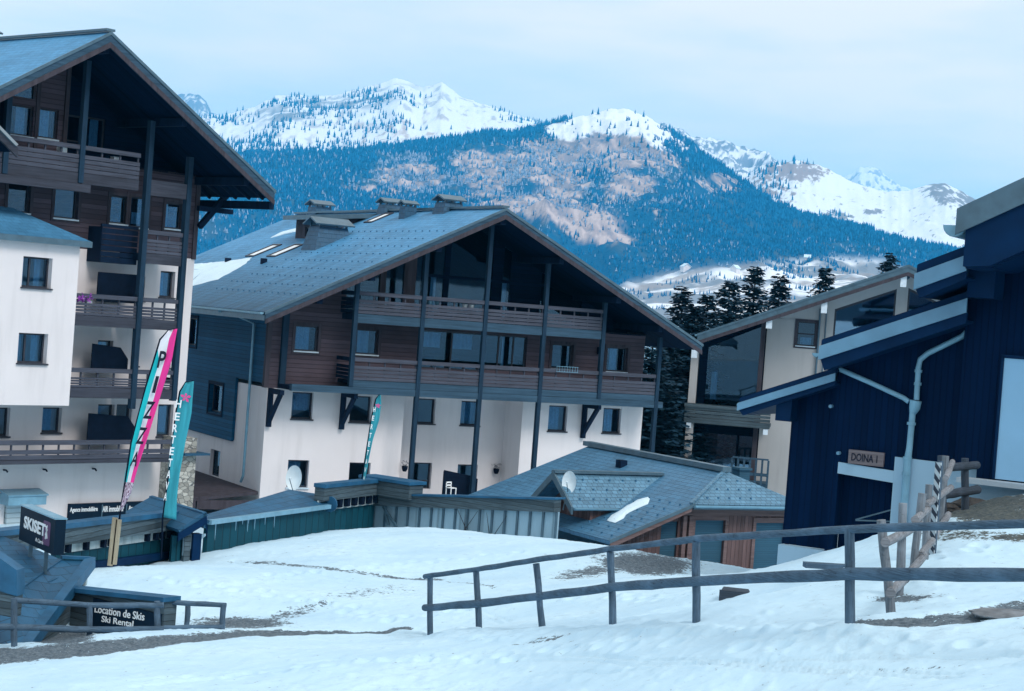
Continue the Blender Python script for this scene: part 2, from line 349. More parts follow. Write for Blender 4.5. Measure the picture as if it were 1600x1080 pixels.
# ------------------------------------------------------------------ numpy noise
def vnoise(x, y, seed=0):
    xi = np.floor(x).astype(np.int64); yi = np.floor(y).astype(np.int64); fx = x - xi; fy = y - yi
    fx = fx * fx * fx * (fx * (fx * 6 - 15) + 10); fy = fy * fy * fy * (fy * (fy * 6 - 15) + 10)
    def h(a, b):
        n = (a * 374761393 + b * 668265263 + seed * 974634777) & 0xFFFFFFFF
        n = ((n ^ (n >> 13)) * 1274126177) & 0xFFFFFFFF; n = n ^ (n >> 16); return (n & 0xFFFFFF) / float(0xFFFFFF)
    return (h(xi, yi) * (1 - fx) + h(xi + 1, yi) * fx) * (1 - fy) + (h(xi, yi + 1) * (1 - fx) + h(xi + 1, yi + 1) * fx) * fy
def fbm(x, y, oct=5, seed=0, gain=0.5):
    a, s, t = 1.0, 0.0, 0.0
    for i in range(oct):
        s = s + a * vnoise(x, y, seed + i * 17); t += a; a *= gain; x = x * 2.03 + 11.3; y = y * 2.03 - 7.1
    return s / t
def ridged(x, y, oct=5, seed=0):
    a, s, t = 1.0, 0.0, 0.0
    for i in range(oct):
        s = s + a * (1 - np.abs(2 * vnoise(x, y, seed + i * 13) - 1)); t += a; a *= 0.5; x = x * 2.1 + 3.3; y = y * 2.1 + 5.7
    return s / t
def sstep(a, b, x):
    t = np.clip((x - a) / (b - a), 0, 1); return t * t * (3 - 2 * t)
def interp(pts, x):
    p = np.array(pts, float); return np.interp(x, p[:, 0], p[:, 1])
def grid_mesh(name, X, Y, Z, mat, attrs=None, kind='structure'):
    n, m = X.shape; me = bpy.data.meshes.new(name)
    co = np.stack([X, Y, Z], -1).reshape(-1, 3).astype(np.float32)
    idx = np.arange(n * m).reshape(n, m)
    q = np.stack([idx[:-1, :-1], idx[:-1, 1:], idx[1:, 1:], idx[1:, :-1]], -1).reshape(-1, 4)
    me.vertices.add(n * m); me.vertices.foreach_set("co", co.ravel())
    me.loops.add(q.size); me.loops.foreach_set("vertex_index", q.ravel().astype(np.int32))
    me.polygons.add(len(q)); me.polygons.foreach_set("loop_start", np.arange(0, q.size, 4, dtype=np.int32)); me.polygons.foreach_set("loop_total", np.full(len(q), 4, np.int32))
    me.polygons.foreach_set("use_smooth", np.ones(len(q), bool)); me.update(); me.validate()
    for k, v in (attrs or {}).items():
        if v.ndim == 3:
            a = me.attributes.new(k, 'FLOAT_COLOR', 'POINT'); a.data.foreach_set("color", v.reshape(-1, 4).astype(np.float32).ravel())
        else:
            a = me.attributes.new(k, 'FLOAT', 'POINT'); a.data.foreach_set("value", v.astype(np.float32).ravel())
    if mat: me.materials.append(mat)
    o = bpy.data.objects.new(name, me); C.objects.link(o); o["kind"] = kind
    return o

# ------------------------------------------------------------------ the ground: one sheet from the camera to the foot of the mountains
CTRL = [(0,1080,26),(400,1080,25.3),(800,1080,23),(1200,1080,18.5),(1600,1080,15),(2000,1080,12.5),(-400,1080,27),
        (672,993,33),(747,988,31),(846,979,28.5),(957,976,25.8),(1088,970,23),(1329,972,19.5),(1385,962,21),(1410,900,24),(1450,862,27),
        (1600,985,18),(1600,880,26),(1480,800,31.5),(1540,783,36),(1650,770,36),(1215,890,39.4),(1332,850,38.4),(1290,890,35),
        (1090,905,42),(1000,868,43.5),(960,860,45),(870,845,48),(700,832,51),(580,824,54),(505,833,53),(330,862,47),(150,891,41),
        (20,1012,32),(150,992,33),(348,984,34),(245,985,33.6),(400,950,37),(700,900,42),(900,932,35),(1150,945,27.5),(1210,905,34),(500,890,42),(1000,905,37),(205,991,35.0),(150,993,35.3),(238,988,34.5),(100,897,40.3),(180,888,43),(262,876,46.2),(322,882,45)]
_pts = [P(*c) for c in CTRL]
_pts += [Vector(p) for p in ((0, 0, -1.7), (-8, 3, -2.4), (8, 3, -1.4), (14, 30, -2.4), (20, 45, -3.2), (12, 47, -6.4), (8, 54, -7.2), (5, 58, -7.6), (-22, 40, -8.0), (-20, 55, -8.4), (-13, 43, -8.0), (-12.5, 50, -8.4), (-16, 38, -7.8),
         (-15, 62, -8.4), (-6, 62, -8.4), (2, 62, -8.3), (12, 66, -8.3), (22, 62, -8.0), (-30, 75, -8.6), (0, 80, -8.8), (30, 85, -9.0), (30, 20, -1.0), (-30, 20, -5.5), (0, 100, -10), (-40, 100, -10), (40, 100, -10))]
_cx = np.array([p.x for p in _pts]); _cy = np.array([p.y for p in _pts]); _cz = np.array([p.z for p in _pts])
def _tps(r2): return np.where(r2 > 1e-9, 0.5 * r2 * np.log(np.maximum(r2, 1e-9)), 0.0)
_n = len(_cx); _A = np.zeros((_n + 3, _n + 3))
_A[:_n, :_n] = _tps((_cx[:, None] - _cx) ** 2 + (_cy[:, None] - _cy) ** 2) + np.eye(_n) * 0.2
_A[:_n, _n] = 1; _A[:_n, _n + 1] = _cx; _A[:_n, _n + 2] = _cy; _A[_n:, :_n] = _A[:_n, _n:].T
_W = np.linalg.solve(_A, np.concatenate([_cz, np.zeros(3)]))
def gz(x, y):
    x = np.asarray(x, float); y = np.asarray(y, float); s = np.zeros(np.broadcast(x, y).shape)
    xc = np.clip(x, -42, 42); yc = np.clip(y, 0, 100)
    for i in range(_n): s = s + _W[i] * _tps((xc - _cx[i]) ** 2 + (yc - _cy[i]) ** 2)
    s = s + _W[_n] + _W[_n + 1] * xc + _W[_n + 2] * yc
    far = sstep(95, 900, y); return s - far * 75 - np.clip((np.abs(x) - 42) / 400, 0, 1) * 6
def G(px, py, Y=None, y0=14.0, y1=62.0):                # where a pixel's ray meets the ground
    d = ray(px, py); d = d / d.y
    for _ in range(40):
        ym = 0.5 * (y0 + y1); p = d * ym
        if p.z > float(gz(p.x, p.y)): y0 = ym
        else: y1 = ym
    return d * y0
def blob(px, py, cx, cy, rx, ry, soft=0.5, ang=0.0):
    a, b = math.cos(ang), math.sin(ang); dx, dy = px - cx, py - cy; q = np.sqrt(((dx * a + dy * b) / rx) ** 2 + ((-dx * b + dy * a) / ry) ** 2)
    return 1 - sstep(1 - soft, 1 + soft, q)
def strip(px, py, pts, half):                           # distance band round a polyline given as (px, py, halfwidth)
    best = np.zeros_like(px)
    for (x0, y0, h0), (x1, y1, h1) in zip(pts[:-1], pts[1:]):
        dx, dy = x1 - x0, y1 - y0; t = np.clip(((px - x0) * dx + (py - y0) * dy) / (dx * dx + dy * dy), 0, 1)
        d = np.abs(py - (y0 + t * dy)) + np.maximum(0, np.abs(px - (x0 + t * dx)) - 2) * 0.5; h = (h0 + t * (h1 - h0))
        best = np.maximum(best, 1 - sstep(0.55, 1.25, d / h))
    return best
_tanx = np.tan(np.concatenate([np.linspace(-1.2, -0.46, 60)[:-1], np.linspace(-0.46, 0.46, 700), np.linspace(0.46, 1.2, 60)[1:]])); _r = np.concatenate([np.geomspace(6, 15, 50)[:-1], np.geomspace(15, 64, 560)[:-1], np.geomspace(64, 110, 60)[:-1], np.geomspace(110, 2600, 40)])
GX = _r[:, None] * _tanx[None, :]; GY = np.repeat(_r[:, None], len(_tanx), 1)
GZ = gz(GX, GY)
_px, _py = PROJ(GX, GY, GZ)
gravel = np.zeros_like(GX); grass = np.zeros_like(GX)
gravel = np.maximum(gravel, strip(_px, _py, [(-160, 1046, 13), (0, 1024, 12), (120, 1014, 11), (260, 1000, 8), (400, 990, 6), (520, 988, 3), (640, 984, 2)], 10))
gravel = np.maximum(gravel, blob(_px, _py, 375, 971, 75, 9, 0.6) * 0.95)
gravel = np.maximum(gravel, blob(_px, _py, 440, 960, 75, 7, 0.8, -0.25) * 0.6)
gravel = np.maximum(gravel, blob(_px, _py, 95, 994, 52, 13, 0.3))
gravel = np.maximum(gravel, blob(_px, _py, 572, 925, 70, 9, 0.9, -0.12) * 0.42)
gravel = np.maximum(gravel, strip(_px, _py, [(360, 877, 1.5), (420, 880, 2.2), (500, 889, 2.8), (640, 902, 2.5), (690, 905, 1.5)], 3) * 0.62)
gravel = np.maximum(gravel, strip(_px, _py, [(700, 908, 1.5), (770, 917, 2)], 3) * 0.5)
gravel = np.maximum(gravel, blob(_px, _py, 1010, 880, 75, 17, 0.55, 0.05))
gravel = np.maximum(gravel, blob(_px, _py, 925, 893, 60, 8, 0.8, -0.12) * 0.75)
gravel = np.maximum(gravel, strip(_px, _py, [(1335, 972, 5), (1420, 970, 7), (1500, 965, 8), (1560, 955, 9), (1660, 945, 9)], 8) * 0.9)
gravel = np.maximum(gravel, blob(_px, _py, 1412, 934, 48, 7, 0.6) * 0.8)
gravel = np.maximum(gravel, strip(_px, _py, [(800, 1005, 2), (850, 999, 3), (905, 991, 2)], 3) * 0.5)
gravel = np.maximum(gravel, strip(_px, _py, [(1330, 1046, 1.5), (1400, 1043, 3), (1450, 1040, 2), (1500, 1036, 2)], 3) * 0.4)
grass = np.maximum(grass, blob(_px, _py, 1560, 795, 95, 25, 0.4))
grass = np.maximum(grass, blob(_px, _py, 1500, 835, 70, 9, 0.8) * 0.6)
grass = np.maximum(grass, blob(_px, _py, 1590, 838, 45, 7, 0.8) * 0.8)
_near = sstep(75, 50, GY)
_lump = (fbm(GX * 0.5, GY * 0.5, 3, 5) - 0.5) * 0.14 + (fbm(GX * 1.6, GY * 2.2, 4, 9) - 0.5) * 0.06 + np.maximum(0, fbm(GX * 5.5, GY * 3.5, 3, 21) - 0.55) * 0.10
_tr = strip(_px, _py, [(620, 985, 8), (760, 996, 9), (900, 990, 8), (1050, 985, 8), (1330, 985, 6)], 8) * (fbm(GX * 3, GY * 3, 4, 31) - 0.3) * 0.15
GZ = GZ + (_lump * 0.75 + _tr) * _near - (gravel + grass) * 0.03 + np.maximum(gravel, grass) * (fbm(GX * 9, GY * 9, 3, 41) - 0.5) * 0.05
_rs = np.random.default_rng(11)
def _dips(pts, step, dep, rad, side=0.14):
    global GZ
    P_ = [G(*p) for p in pts]; k = 0
    for a_, b_ in zip(P_[:-1], P_[1:]):
        L_ = (b_ - a_).length; d_ = (b_ - a_) / L_
        for i in range(int(L_ / step)):
            k += 1; c_ = a_ + d_ * (i * step + _rs.uniform(-.1, .1)); x_ = c_.x - d_.y * side * (1 if k % 2 else -1) + _rs.uniform(-.08, .08); y_ = c_.y + d_.x * side * (1 if k % 2 else -1)
            r0, r1 = np.searchsorted(_r, y_ - 0.8), np.searchsorted(_r, y_ + 0.8); r0 = max(r0, 0)
            q_ = ((GX[r0:r1] - x_) / rad) ** 2 + ((GY[r0:r1] - y_) / (rad * 1.3)) ** 2
            GZ[r0:r1] -= dep * np.exp(-q_ ** 2) - dep * 0.45 * np.exp(-(np.sqrt(q_) - 1.5) ** 2 * 5)
_dips([(430, 900), (620, 880), (760, 870), (860, 862)], .42, .055, .13); _dips([(640, 965), (800, 940), (960, 930), (1120, 925)], .40, .06, .13); _dips([(250, 905), (380, 925), (520, 945), (640, 975)], .42, .055, .13)
_dips([(1150, 1010), (1300, 1000), (1450, 1005), (1590, 1010)], .40, .045, .12); _dips([(300, 1060), (620, 1030), (900, 1012), (1130, 1000)], .42, .045, .12); _dips([(1420, 880), (1500, 860), (1590, 850)], .36, .05, .12)
for pts in ([(200, 1075), (520, 1040), (820, 1030), (1100, 1040), (1500, 1060)], [(200, 1066), (520, 1032), (820, 1023), (1100, 1033), (1500, 1052)], [(560, 1078), (900, 1052), (1250, 1030), (1590, 1022)], [(360, 880), (560, 912), (700, 940), (780, 975)], [(366, 876), (570, 908), (712, 936), (795, 972)]):
    GZ -= strip(_px, _py, [(x, y, 1.6) for x, y in pts], 2) * 0.03 * _near
def m_ground():
    t = NT("snowy_ground", 0.8, 0.2)
    def att(n):
        a = t.new("ShaderNodeAttribute"); a.attribute_name = n; return a.outputs["Fac"]
    big = t.noise(0.35, 5, 0.6); fine = t.noise(4.5, 6, 0.72); fin2 = t.noise(16, 4, 0.7)
    snow = t.mix(t.ramp(big, [(0.3, 0.0), (0.7, 1.0)]), (0.44, 0.64, 0.78, 1), (0.56, 0.76, 0.87, 1))
    stone = t.mix(t.ramp(fin2, [(0.35, 0.0), (0.65, 1.0)]), (0.035, 0.058, 0.080, 1), (0.16, 0.205, 0.24, 1))
    turf = t.mix(t.ramp(fin2, [(0.35, 0.0), (0.7, 1.0)]), (0.025, 0.042, 0.055, 1), (0.13, 0.145, 0.13, 1))
    def cut(a, k): return t.ramp(t.math('ADD', t.math('MULTIPLY', a, 1.0), t.math('ADD', t.math('MULTIPLY', t.math('SUBTRACT', fine, 0.5), k), t.math('MULTIPLY', t.math('SUBTRACT', fin2, 0.5), k * 0.8))), [(0.47, 0.0), (0.57, 1.0)])
    dirt = t.ramp(t.math('ADD', fine, t.math('MULTIPLY', big, 0.6)), [(0.86, 0.0), (1.0, 0.35)])
    c = t.mix(dirt, snow, (0.36, 0.50, 0.60, 1))
    c = t.mix(cut(att("gravel"), 2.2), c, stone); c = t.mix(cut(att("grass"), 2.0), c, turf)
    t.color(c); t.bump(t.math('ADD', t.noise(2.2, 6, 0.6), t.math('MULTIPLY', fin2, 0.25)), 0.30, 0.06); return t.m
grid_mesh("ground", GX, GY, GZ, m_ground(), dict(gravel=gravel, grass=grass))
_hx = np.linspace(-900, 900, 91)[None, :] + np.zeros((60, 1)); _hy = (6.0 - np.concatenate([np.linspace(0, 60, 20), np.geomspace(64, 520, 40)]))[:, None] + np.zeros((1, 91))
_hz = gz(_hx, np.maximum(_hy, 0)) + np.maximum(0, 6 - _hy) * 0.10 + np.maximum(0, -_hy - 60) * 0.16 + (fbm(_hx / 60, _hy / 60, 4, 3) - 0.5) * np.clip(-_hy / 6, 0, 30) - 0.02
_hc = np.where(((_hy < -38) & (fbm(_hx / 60, _hy / 60, 3, 12) > 0.22))[..., None], np.array([0.02, 0.06, 0.10, 1.0]), np.array([0.72, 0.84, 0.90, 1.0]))  # unseen slope behind the camera, coloured dark so the windows reflect dark
grid_mesh("hillside", _hx, _hy, _hz, None, dict(col=_hc))
def ground_at(x, y): return float(gz(x, y))

# ------------------------------------------------------------------ mountains (real distances: 2 to 9 km)
def m_mountain():
    t = NT("mountain_ground", 0.9, 0.1); a = t.new("ShaderNodeAttribute"); a.attribute_name = "col"
    f = t.noise(0.02, 6, 0.7); g = t.noise(0.09, 4, 0.7)
    c = t.mix(t.ramp(f, [(0.35, 0.0), (0.65, 0.35)]), a.outputs["Color"], (0.10, 0.13, 0.17, 1), 'MULTIPLY')
    c = t.mix(t.ramp(g, [(0.5, 0.0), (0.75, 0.35)]), c, sc((0.2, 0.2, 0.22), 0.7), 'MIX')
    t.color(a.outputs["Color"]); t.bump(g, 0.4, 6.0); return t.m
MMAT = m_mountain(); bpy.data.objects["hillside"].data.materials.append(MMAT)
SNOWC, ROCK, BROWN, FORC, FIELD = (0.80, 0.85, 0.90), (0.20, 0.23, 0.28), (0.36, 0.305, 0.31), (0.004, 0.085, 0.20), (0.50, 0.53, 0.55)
SHEETS = {}
def sheet(name, xs, ridge, foot, Dr, Df, rows=170, power=1.25, amp=60, freq=1 / 420.0, seed=1, colour=None, back=True, detail=0.35, gully=True):
    px = np.arange(xs[0], xs[1] + 1, 2.0); pr = interp(ridge, px); pf = interp(foot, px)
    pr = pr + (fbm(px / 9.0, px * 0 + seed, 4, seed) - 0.5) * 7 * detail * 2
    Drx = interp(Dr, px) if isinstance(Dr, list) else np.full_like(px, Dr); Dfx = interp(Df, px) if isinstance(Df, list) else np.full_like(px, Df)
    def wp(qx, qy, D):
        X = qx - 800; Y = 540 - qy
        dx = cr.x * X + cu.x * Y + _f.x * F; dy = cr.y * X + cu.y * Y + _f.y * F; dz = cr.z * X + cu.z * Y + _f.z * F
        return dx / dy * D, dz / dy * D
    rx, rz = wp(px, pr, Drx); fx, fz = wp(px, pf, Dfx)
    s = np.concatenate([np.linspace(0, 1, rows), np.linspace(1.03, 1.35, 8) if back else []])[:, None]
    sc_ = np.minimum(s, 1.0); D = Dfx + (Drx - Dfx) * s
    X = fx + (rx - fx) * s; Y = D
    Z = fz + (rz - fz) * (sc_ ** power)
    win = np.minimum(1, np.minimum(sc_ * 5, (1 - sc_) * 6 + 0.08))
    nz = (ridged(X * freq, Y * freq * 0.55, 6, seed) - 0.62) * 1.3 if gully else (fbm(X * freq, Y * freq, 5, seed) - 0.5)
    Z = Z + nz * amp * win * np.where(s > 1, 0.3, 1.0) + (fbm(X * freq * 7, Y * freq * 7, 3, seed + 5) - 0.5) * amp * 0.22 * win
    Z = np.where(s > 1, Z - (s - 1) * (rz - fz) * 1.3, Z)
    qx, qy = PROJ(X, Y, Z)
    gyz, gxz = np.gradient(Z); 
    slope = np.abs(np.gradient(Z, axis=1) / np.maximum(1e-6, np.abs(np.gradient(X, axis=1))))
    col = colour(qx, qy, X, Y, Z, s + 0 * X, slope)
    col = np.concatenate([col, np.ones(col.shape[:2] + (1,))], -1)
    o = grid_mesh(name, X, Y, Z, MMAT, dict(col=col))
    SHEETS[name] = dict(px=px, X=X, Y=Y, Z=Z, rows=rows, qx=qx, qy=qy)
    return o
def lerp3(a, b, t): return a * (1 - t[..., None]) + np.array(b) * t[..., None]
def full(c, like): return np.broadcast_to(np.array(c, float), like.shape + (3,)).copy()

def col_a(qx, qy, X, Y, Z, s, sl):                      # the far left snow mountain
    c = full(SNOWC, qx); n = fbm(X / 60, Y / 60, 5, 3); n2 = fbm(X / 25, Y / 90, 4, 8)
    r = sstep(0.60, 0.72, n2 + 0.10 * sstep(0.3, 0.9, sl)); c = lerp3(c, (0.30, 0.31, 0.34), r * 0.55)
    sc1 = np.maximum(blob(qx, qy, 480, 172, 75, 16, 0.7, -0.15), blob(qx, qy, 560, 160, 80, 12, 0.8, -0.25)); c = lerp3(c, (0.16, 0.20, 0.26), sc1 * sstep(0.42, 0.6, n) * 0.85)
    c = lerp3(c, (0.52, 0.42, 0.38), blob(qx, qy, 660, 205, 120, 22, 0.9) * sstep(0.52, 0.7, n2) * 0.7)
    return c
def col_b(qx, qy, X, Y, Z, s, sl):                      # the broad wooded mountain in the middle
    n = fbm(X / 90, Y / 160, 5, 4); n2 = fbm((X + Y * 0.35) / 16, Y / 80, 6, 14, 0.62); n3 = fbm(X / 300, Y / 400, 3, 24)
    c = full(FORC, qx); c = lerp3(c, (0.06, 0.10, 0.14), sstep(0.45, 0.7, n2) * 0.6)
    br = np.maximum.reduce([blob(qx, qy, 640, 275, 70, 26, 0.6) * 0.9, blob(qx, qy, 600, 300, 60, 22, 0.7) * 0.75, blob(qx, qy, 770, 270, 75, 45, 0.55), blob(qx, qy, 850, 300, 90, 60, 0.6) * 0.9, blob(qx, qy, 900, 245, 110, 40, 0.6) * 0.9,
          blob(qx, qy, 990, 270, 75, 55, 0.6) * 0.85, blob(qx, qy, 960, 215, 90, 28, 0.6), blob(qx, qy, 945, 350, 60, 45, 0.7) * 0.85, blob(qx, qy, 1120, 290, 50, 22, 0.6) * 0.8, blob(qx, qy, 1010, 330, 60, 40, 0.8) * 0.7, blob(qx, qy, 740, 330, 110, 25, 0.8) * 0.45])
    bm = sstep(0.42, 0.60, br * 0.75 + (n - 0.5) * 0.9 + (n2 - 0.5) * 0.5)
    bc = lerp3(full(BROWN, qx), (0.58, 0.49, 0.47), sstep(0.5, 0.68, n2) * 0.8); bc = lerp3(bc, (0.22, 0.22, 0.27), sstep(0.52, 0.40, n2) * 0.8)
    c = c * (1 - bm[..., None]) + bc * bm[..., None]
    sn = np.maximum.reduce([blob(qx, qy, 985, 188, 105, 22, 0.45), blob(qx, qy, 890, 205, 45, 16, 0.7) * 0.8, blob(qx, qy, 1060, 215, 50, 22, 0.5)])
    c = lerp3(c, SNOWC, sstep(0.38, 0.55, sn + (n2 - 0.5) * 0.7))
    fld = sstep(-4, 16, qy - interp([(300, 700), (930, 470), (980, 436), (1040, 420), (1100, 414), (1200, 404), (1300, 398), (1380, 402), (1450, 430), (1600, 470)], qx))
    fc = lerp3(full((0.24, 0.27, 0.31), qx), (0.80, 0.84, 0.88), sstep(0.47, 0.60, fbm(X / 95, Y / 38, 4, 44)))
    fc = lerp3(fc, (0.33, 0.30, 0.29), sstep(0.55, 0.68, fbm(X / 60, Y / 26, 4, 54)) * 0.8)
    return c * (1 - fld[..., None]) + fc * fld[..., None]
def col_c(qx, qy, X, Y, Z, s, sl):                      # right snow mountain with the brown dome
    n = fbm(X / 70, Y / 110, 5, 6); n2 = fbm(X / 16, Y / 34, 6, 16, 0.62)
    c = full(SNOWC, qx)
    dm = np.maximum(blob(qx, qy, 1235, 268, 58, 18, 0.5), blob(qx, qy, 1205, 300, 40, 25, 0.7) * 0.75)
    c = lerp3(c, (0.34, 0.27, 0.25), sstep(0.40, 0.56, dm * 0.75 + (n2 - 0.5) * 1.7))
    rk = np.maximum.reduce([blob(qx, qy, 1470, 300, 28, 16, 0.7, 0.5), blob(qx, qy, 1515, 312, 22, 18, 0.7, 0.6), blob(qx, qy, 1303, 338, 26, 8, 0.6), blob(qx, qy, 1365, 331, 14, 4, 0.7)])
    return lerp3(c, (0.26, 0.24, 0.24), sstep(0.40, 0.58, rk * 0.80 + (n2 - 0.5) * 2.0))
def col_r(qx, qy, X, Y, Z, s, sl):
    n2 = fbm(X / 18, Y / 40, 6, 19, 0.62); return lerp3(full(SNOWC, qx), (0.22, 0.27, 0.35), sstep(0.44, 0.54, n2 + (sl - 0.5) * 0.06))
def col_d(qx, qy, X, Y, Z, s, sl):
    return lerp3(full(SNOWC, qx), (0.26, 0.32, 0.42), sstep(0.52, 0.62, fbm(X / 25, Y / 50, 6, 29, 0.62)) * 0.8)
def col_e(qx, qy, X, Y, Z, s, sl):
    return lerp3(full((0.20, 0.25, 0.33), qx), SNOWC, sstep(0.52, 0.64, fbm(X / 22, Y / 40, 6, 39, 0.62)) * 0.8)
sheet("rocky_hill", (200, 380), [(200,185),(250,165),(268,151),(285,146),(310,148),(322,158),(330,174),(345,190),(380,205)], [(0,330),(1600,330)], 8600, 7600, 60, 1.0, 90, 1/260, 31, col_e)
sheet("far_peak", (1280, 1480), [(1280,292),(1320,277),(1345,262),(1358,259),(1375,268),(1400,287),(1425,298),(1480,310)], [(0,390),(1600,390)], 9400, 8200, 70, 1.0, 110, 1/300, 37, col_d)
sheet("snow_mountain", (120, 1000), [(120,215),(260,200),(325,180),(350,180),(400,166),(430,151),(460,148),(480,152),(520,149),(560,140),(600,128),(620,121),(640,129),(662,137),(690,129),(702,136),(720,152),(760,165),(800,178),(840,190),(900,205),(1000,240)],
      [(0,330),(1600,330)], 6800, 4700, 150, 1.0, 70, 1/520, 11, col_a, detail=0.3)
sheet("rocky_ridge", (1000, 1260), [(1000,205),(1040,194),(1062,200),(1085,214),(1110,214),(1150,226),(1180,234),(1205,246),(1230,262),(1260,275)], [(0,330),(1600,360)], 6300, 5200, 80, 1.0, 110, 1/240, 17, col_r, detail=0.8)
sheet("snow_dome", (1120, 1720), [(1120,310),(1160,280),(1190,259),(1240,250),(1265,254),(1290,262),(1330,284),(1380,300),(1420,298),(1450,290),(1475,286),(1500,298),(1525,312),(1600,335),(1720,350)], [(0,440),(1600,440)], 5600, 4200, 130, 1.15, 55, 1/480, 23, col_c, detail=0.3)
sheet("wooded_mountain", (60, 1760), [(60,250),(280,243),(400,243),(500,237),(620,227),(700,217),(800,206),(845,197),(880,188),(915,181),(950,173),(980,170),(1010,182),(1040,200),(1075,225),(1105,250),(1135,266),(1170,292),(1210,325),(1250,345),(1300,354),(1350,366),(1400,375),(1450,385),(1500,393),(1600,402),(1760,410)],
      [(0,500),(1600,500)], [(60,4400),(800,4600),(1000,4500),(1250,3700),(1760,3300)], 1900, 230, 1.15, 95, 1/430, 3, col_b, detail=0.35)

# ---- conifers on the slopes: nobody could count them
def forest(name, sheetname, count, dens, hmin, hmax, mat, seed, clump=True, slim=0.16):
    S = SHEETS[sheetname]; rng = np.random.default_rng(seed); n, m = S['rows'], len(S['px'])
    i = rng.random(count) * (n - 1.01); j = rng.random(count) * (m - 1.01)
    i0 = i.astype(int); j0 = j.astype(int); a = (i - i0); b = (j - j0)
    def smp(A): return (A[i0, j0] * (1 - b) + A[i0, j0 + 1] * b) * (1 - a) + (A[i0 + 1, j0] * (1 - b) + A[i0 + 1, j0 + 1] * b) * a
    x, y, z, qx, qy = (smp(S[k]) for k in ('X', 'Y', 'Z', 'qx', 'qy'))
    p = dens(qx, qy, x, y); k = rng.random(count) < p
    x, y, z = x[k], y[k], z[k]; N = len(x)
    h = (hmin + (hmax - hmin) * rng.random(N) ** 1.4) * np.clip((y - 1200) / 2600, 0.38, 1.0); r = h * slim * (0.8 + 0.5 * rng.random(N)); ph = rng.random(N) * 6.28
    K = 5; ang = ph[:, None] + np.arange(K)[None, :] * 2 * np.pi / K
    vs = []; fs = []
    lay = [(0.08, 1.0, 0.62), (0.38, 0.68, 1.0)]
    per = 2 * (K + 1)
    V = np.zeros((N, per, 3))
    for L, (b0, rr, tp) in enumerate(lay):
        jit = 0.75 + 0.5 * rng.random((N, K))
        V[:, L * (K + 1):L * (K + 1) + K, 0] = x[:, None] + np.cos(ang + L) * r[:, None] * rr * jit
        V[:, L * (K + 1):L * (K + 1) + K, 1] = y[:, None] + np.sin(ang + L) * r[:, None] * rr * jit
        V[:, L * (K + 1):L * (K + 1) + K, 2] = (z + h * b0)[:, None] - rng.random((N, K)) * (h * 0.07)[:, None]
        V[:, L * (K + 1) + K] = np.stack([x, y, z + h * tp], -1)
    tri = np.array([[L * (K + 1) + q, L * (K + 1) + (q + 1) % K, L * (K + 1) + K] for L in range(2) for q in range(K)])
    T = (np.arange(N)[:, None, None] * per + tri[None]).reshape(-1, 3)
    me = bpy.data.meshes.new(name); me.vertices.add(N * per); me.vertices.foreach_set("co", V.reshape(-1).astype(np.float32))
    me.loops.add(T.size); me.loops.foreach_set("vertex_index", T.ravel().astype(np.int32)); me.polygons.add(len(T))
    me.polygons.foreach_set("loop_start", np.arange(0, T.size, 3, dtype=np.int32)); me.polygons.foreach_set("loop_total", np.full(len(T), 3, np.int32)); me.update(); me.validate()
    me.materials.append(mat); o = bpy.data.objects.new(name, me); C.objects.link(o)
    return o
def m_farwood(name, a, b):
    t = NT(name, 1.0, 0.0); g = t.new("ShaderNodeNewGeometry")
    t.color(t.mix(t.ramp(g.outputs["Random Per Island"], [(0.0, 0.0), (1.0, 1.0)]), a, b)); return t.m
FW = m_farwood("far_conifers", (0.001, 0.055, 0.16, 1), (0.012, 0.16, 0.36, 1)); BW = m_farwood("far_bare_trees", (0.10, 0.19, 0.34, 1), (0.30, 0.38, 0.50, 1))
def d_b(qx, qy, x, y):
    n = fbm(x / 130, y / 200, 4, 61); n2 = fbm(x / 40, y / 60, 3, 71)
    br = np.maximum.reduce([blob(qx, qy, 640, 278, 70, 26, 0.6), blob(qx, qy, 770, 275, 75, 45, 0.5), blob(qx, qy, 850, 300, 90, 60, 0.5), blob(qx, qy, 900, 245, 110, 35, 0.5), blob(qx, qy, 990, 270, 75, 50, 0.5), blob(qx, qy, 960, 212, 90, 30, 0.5), blob(qx, qy, 945, 350, 55, 40, 0.6), blob(qx, qy, 1120, 290, 45, 20, 0.6)])
    sn = np.maximum(blob(qx, qy, 985, 184, 95, 20, 0.4), 0.8 * blob(qx, qy, 890, 203, 40, 12, 0.7))
    fld = sstep(-6, 6, qy - interp([(300, 700), (930, 470), (980, 436), (1040, 420), (1100, 414), (1200, 404), (1300, 398), (1380, 402), (1450, 430), (1600, 470)], qx))
    p = 0.80 - 1.20 * br + (n - 0.5) * 2.0 + (n2 - 0.5) * 0.8; p = np.where(sn > 0.40, 0.006, np.clip(p, 0.02, 1))
    rowy = sstep(0.58, 0.66, fbm(x / 70, y / 30, 4, 81)); p = p * (1 - fld) + fld * rowy * 0.5
    return p
def d_bare(qx, qy, x, y):
    br = np.maximum.reduce([blob(qx, qy, 700, 290, 160, 55, 0.5), blob(qx, qy, 870, 300, 130, 70, 0.5), blob(qx, qy, 990, 300, 100, 80, 0.5), blob(qx, qy, 450, 320, 190, 70, 0.6) * 0.9, blob(qx, qy, 1150, 400, 250, 22, 0.8) * 0.6])
    return np.clip(br * (0.15 + 1.5 * (fbm(x / 90, y / 120, 3, 91) - 0.3)), 0, 1)
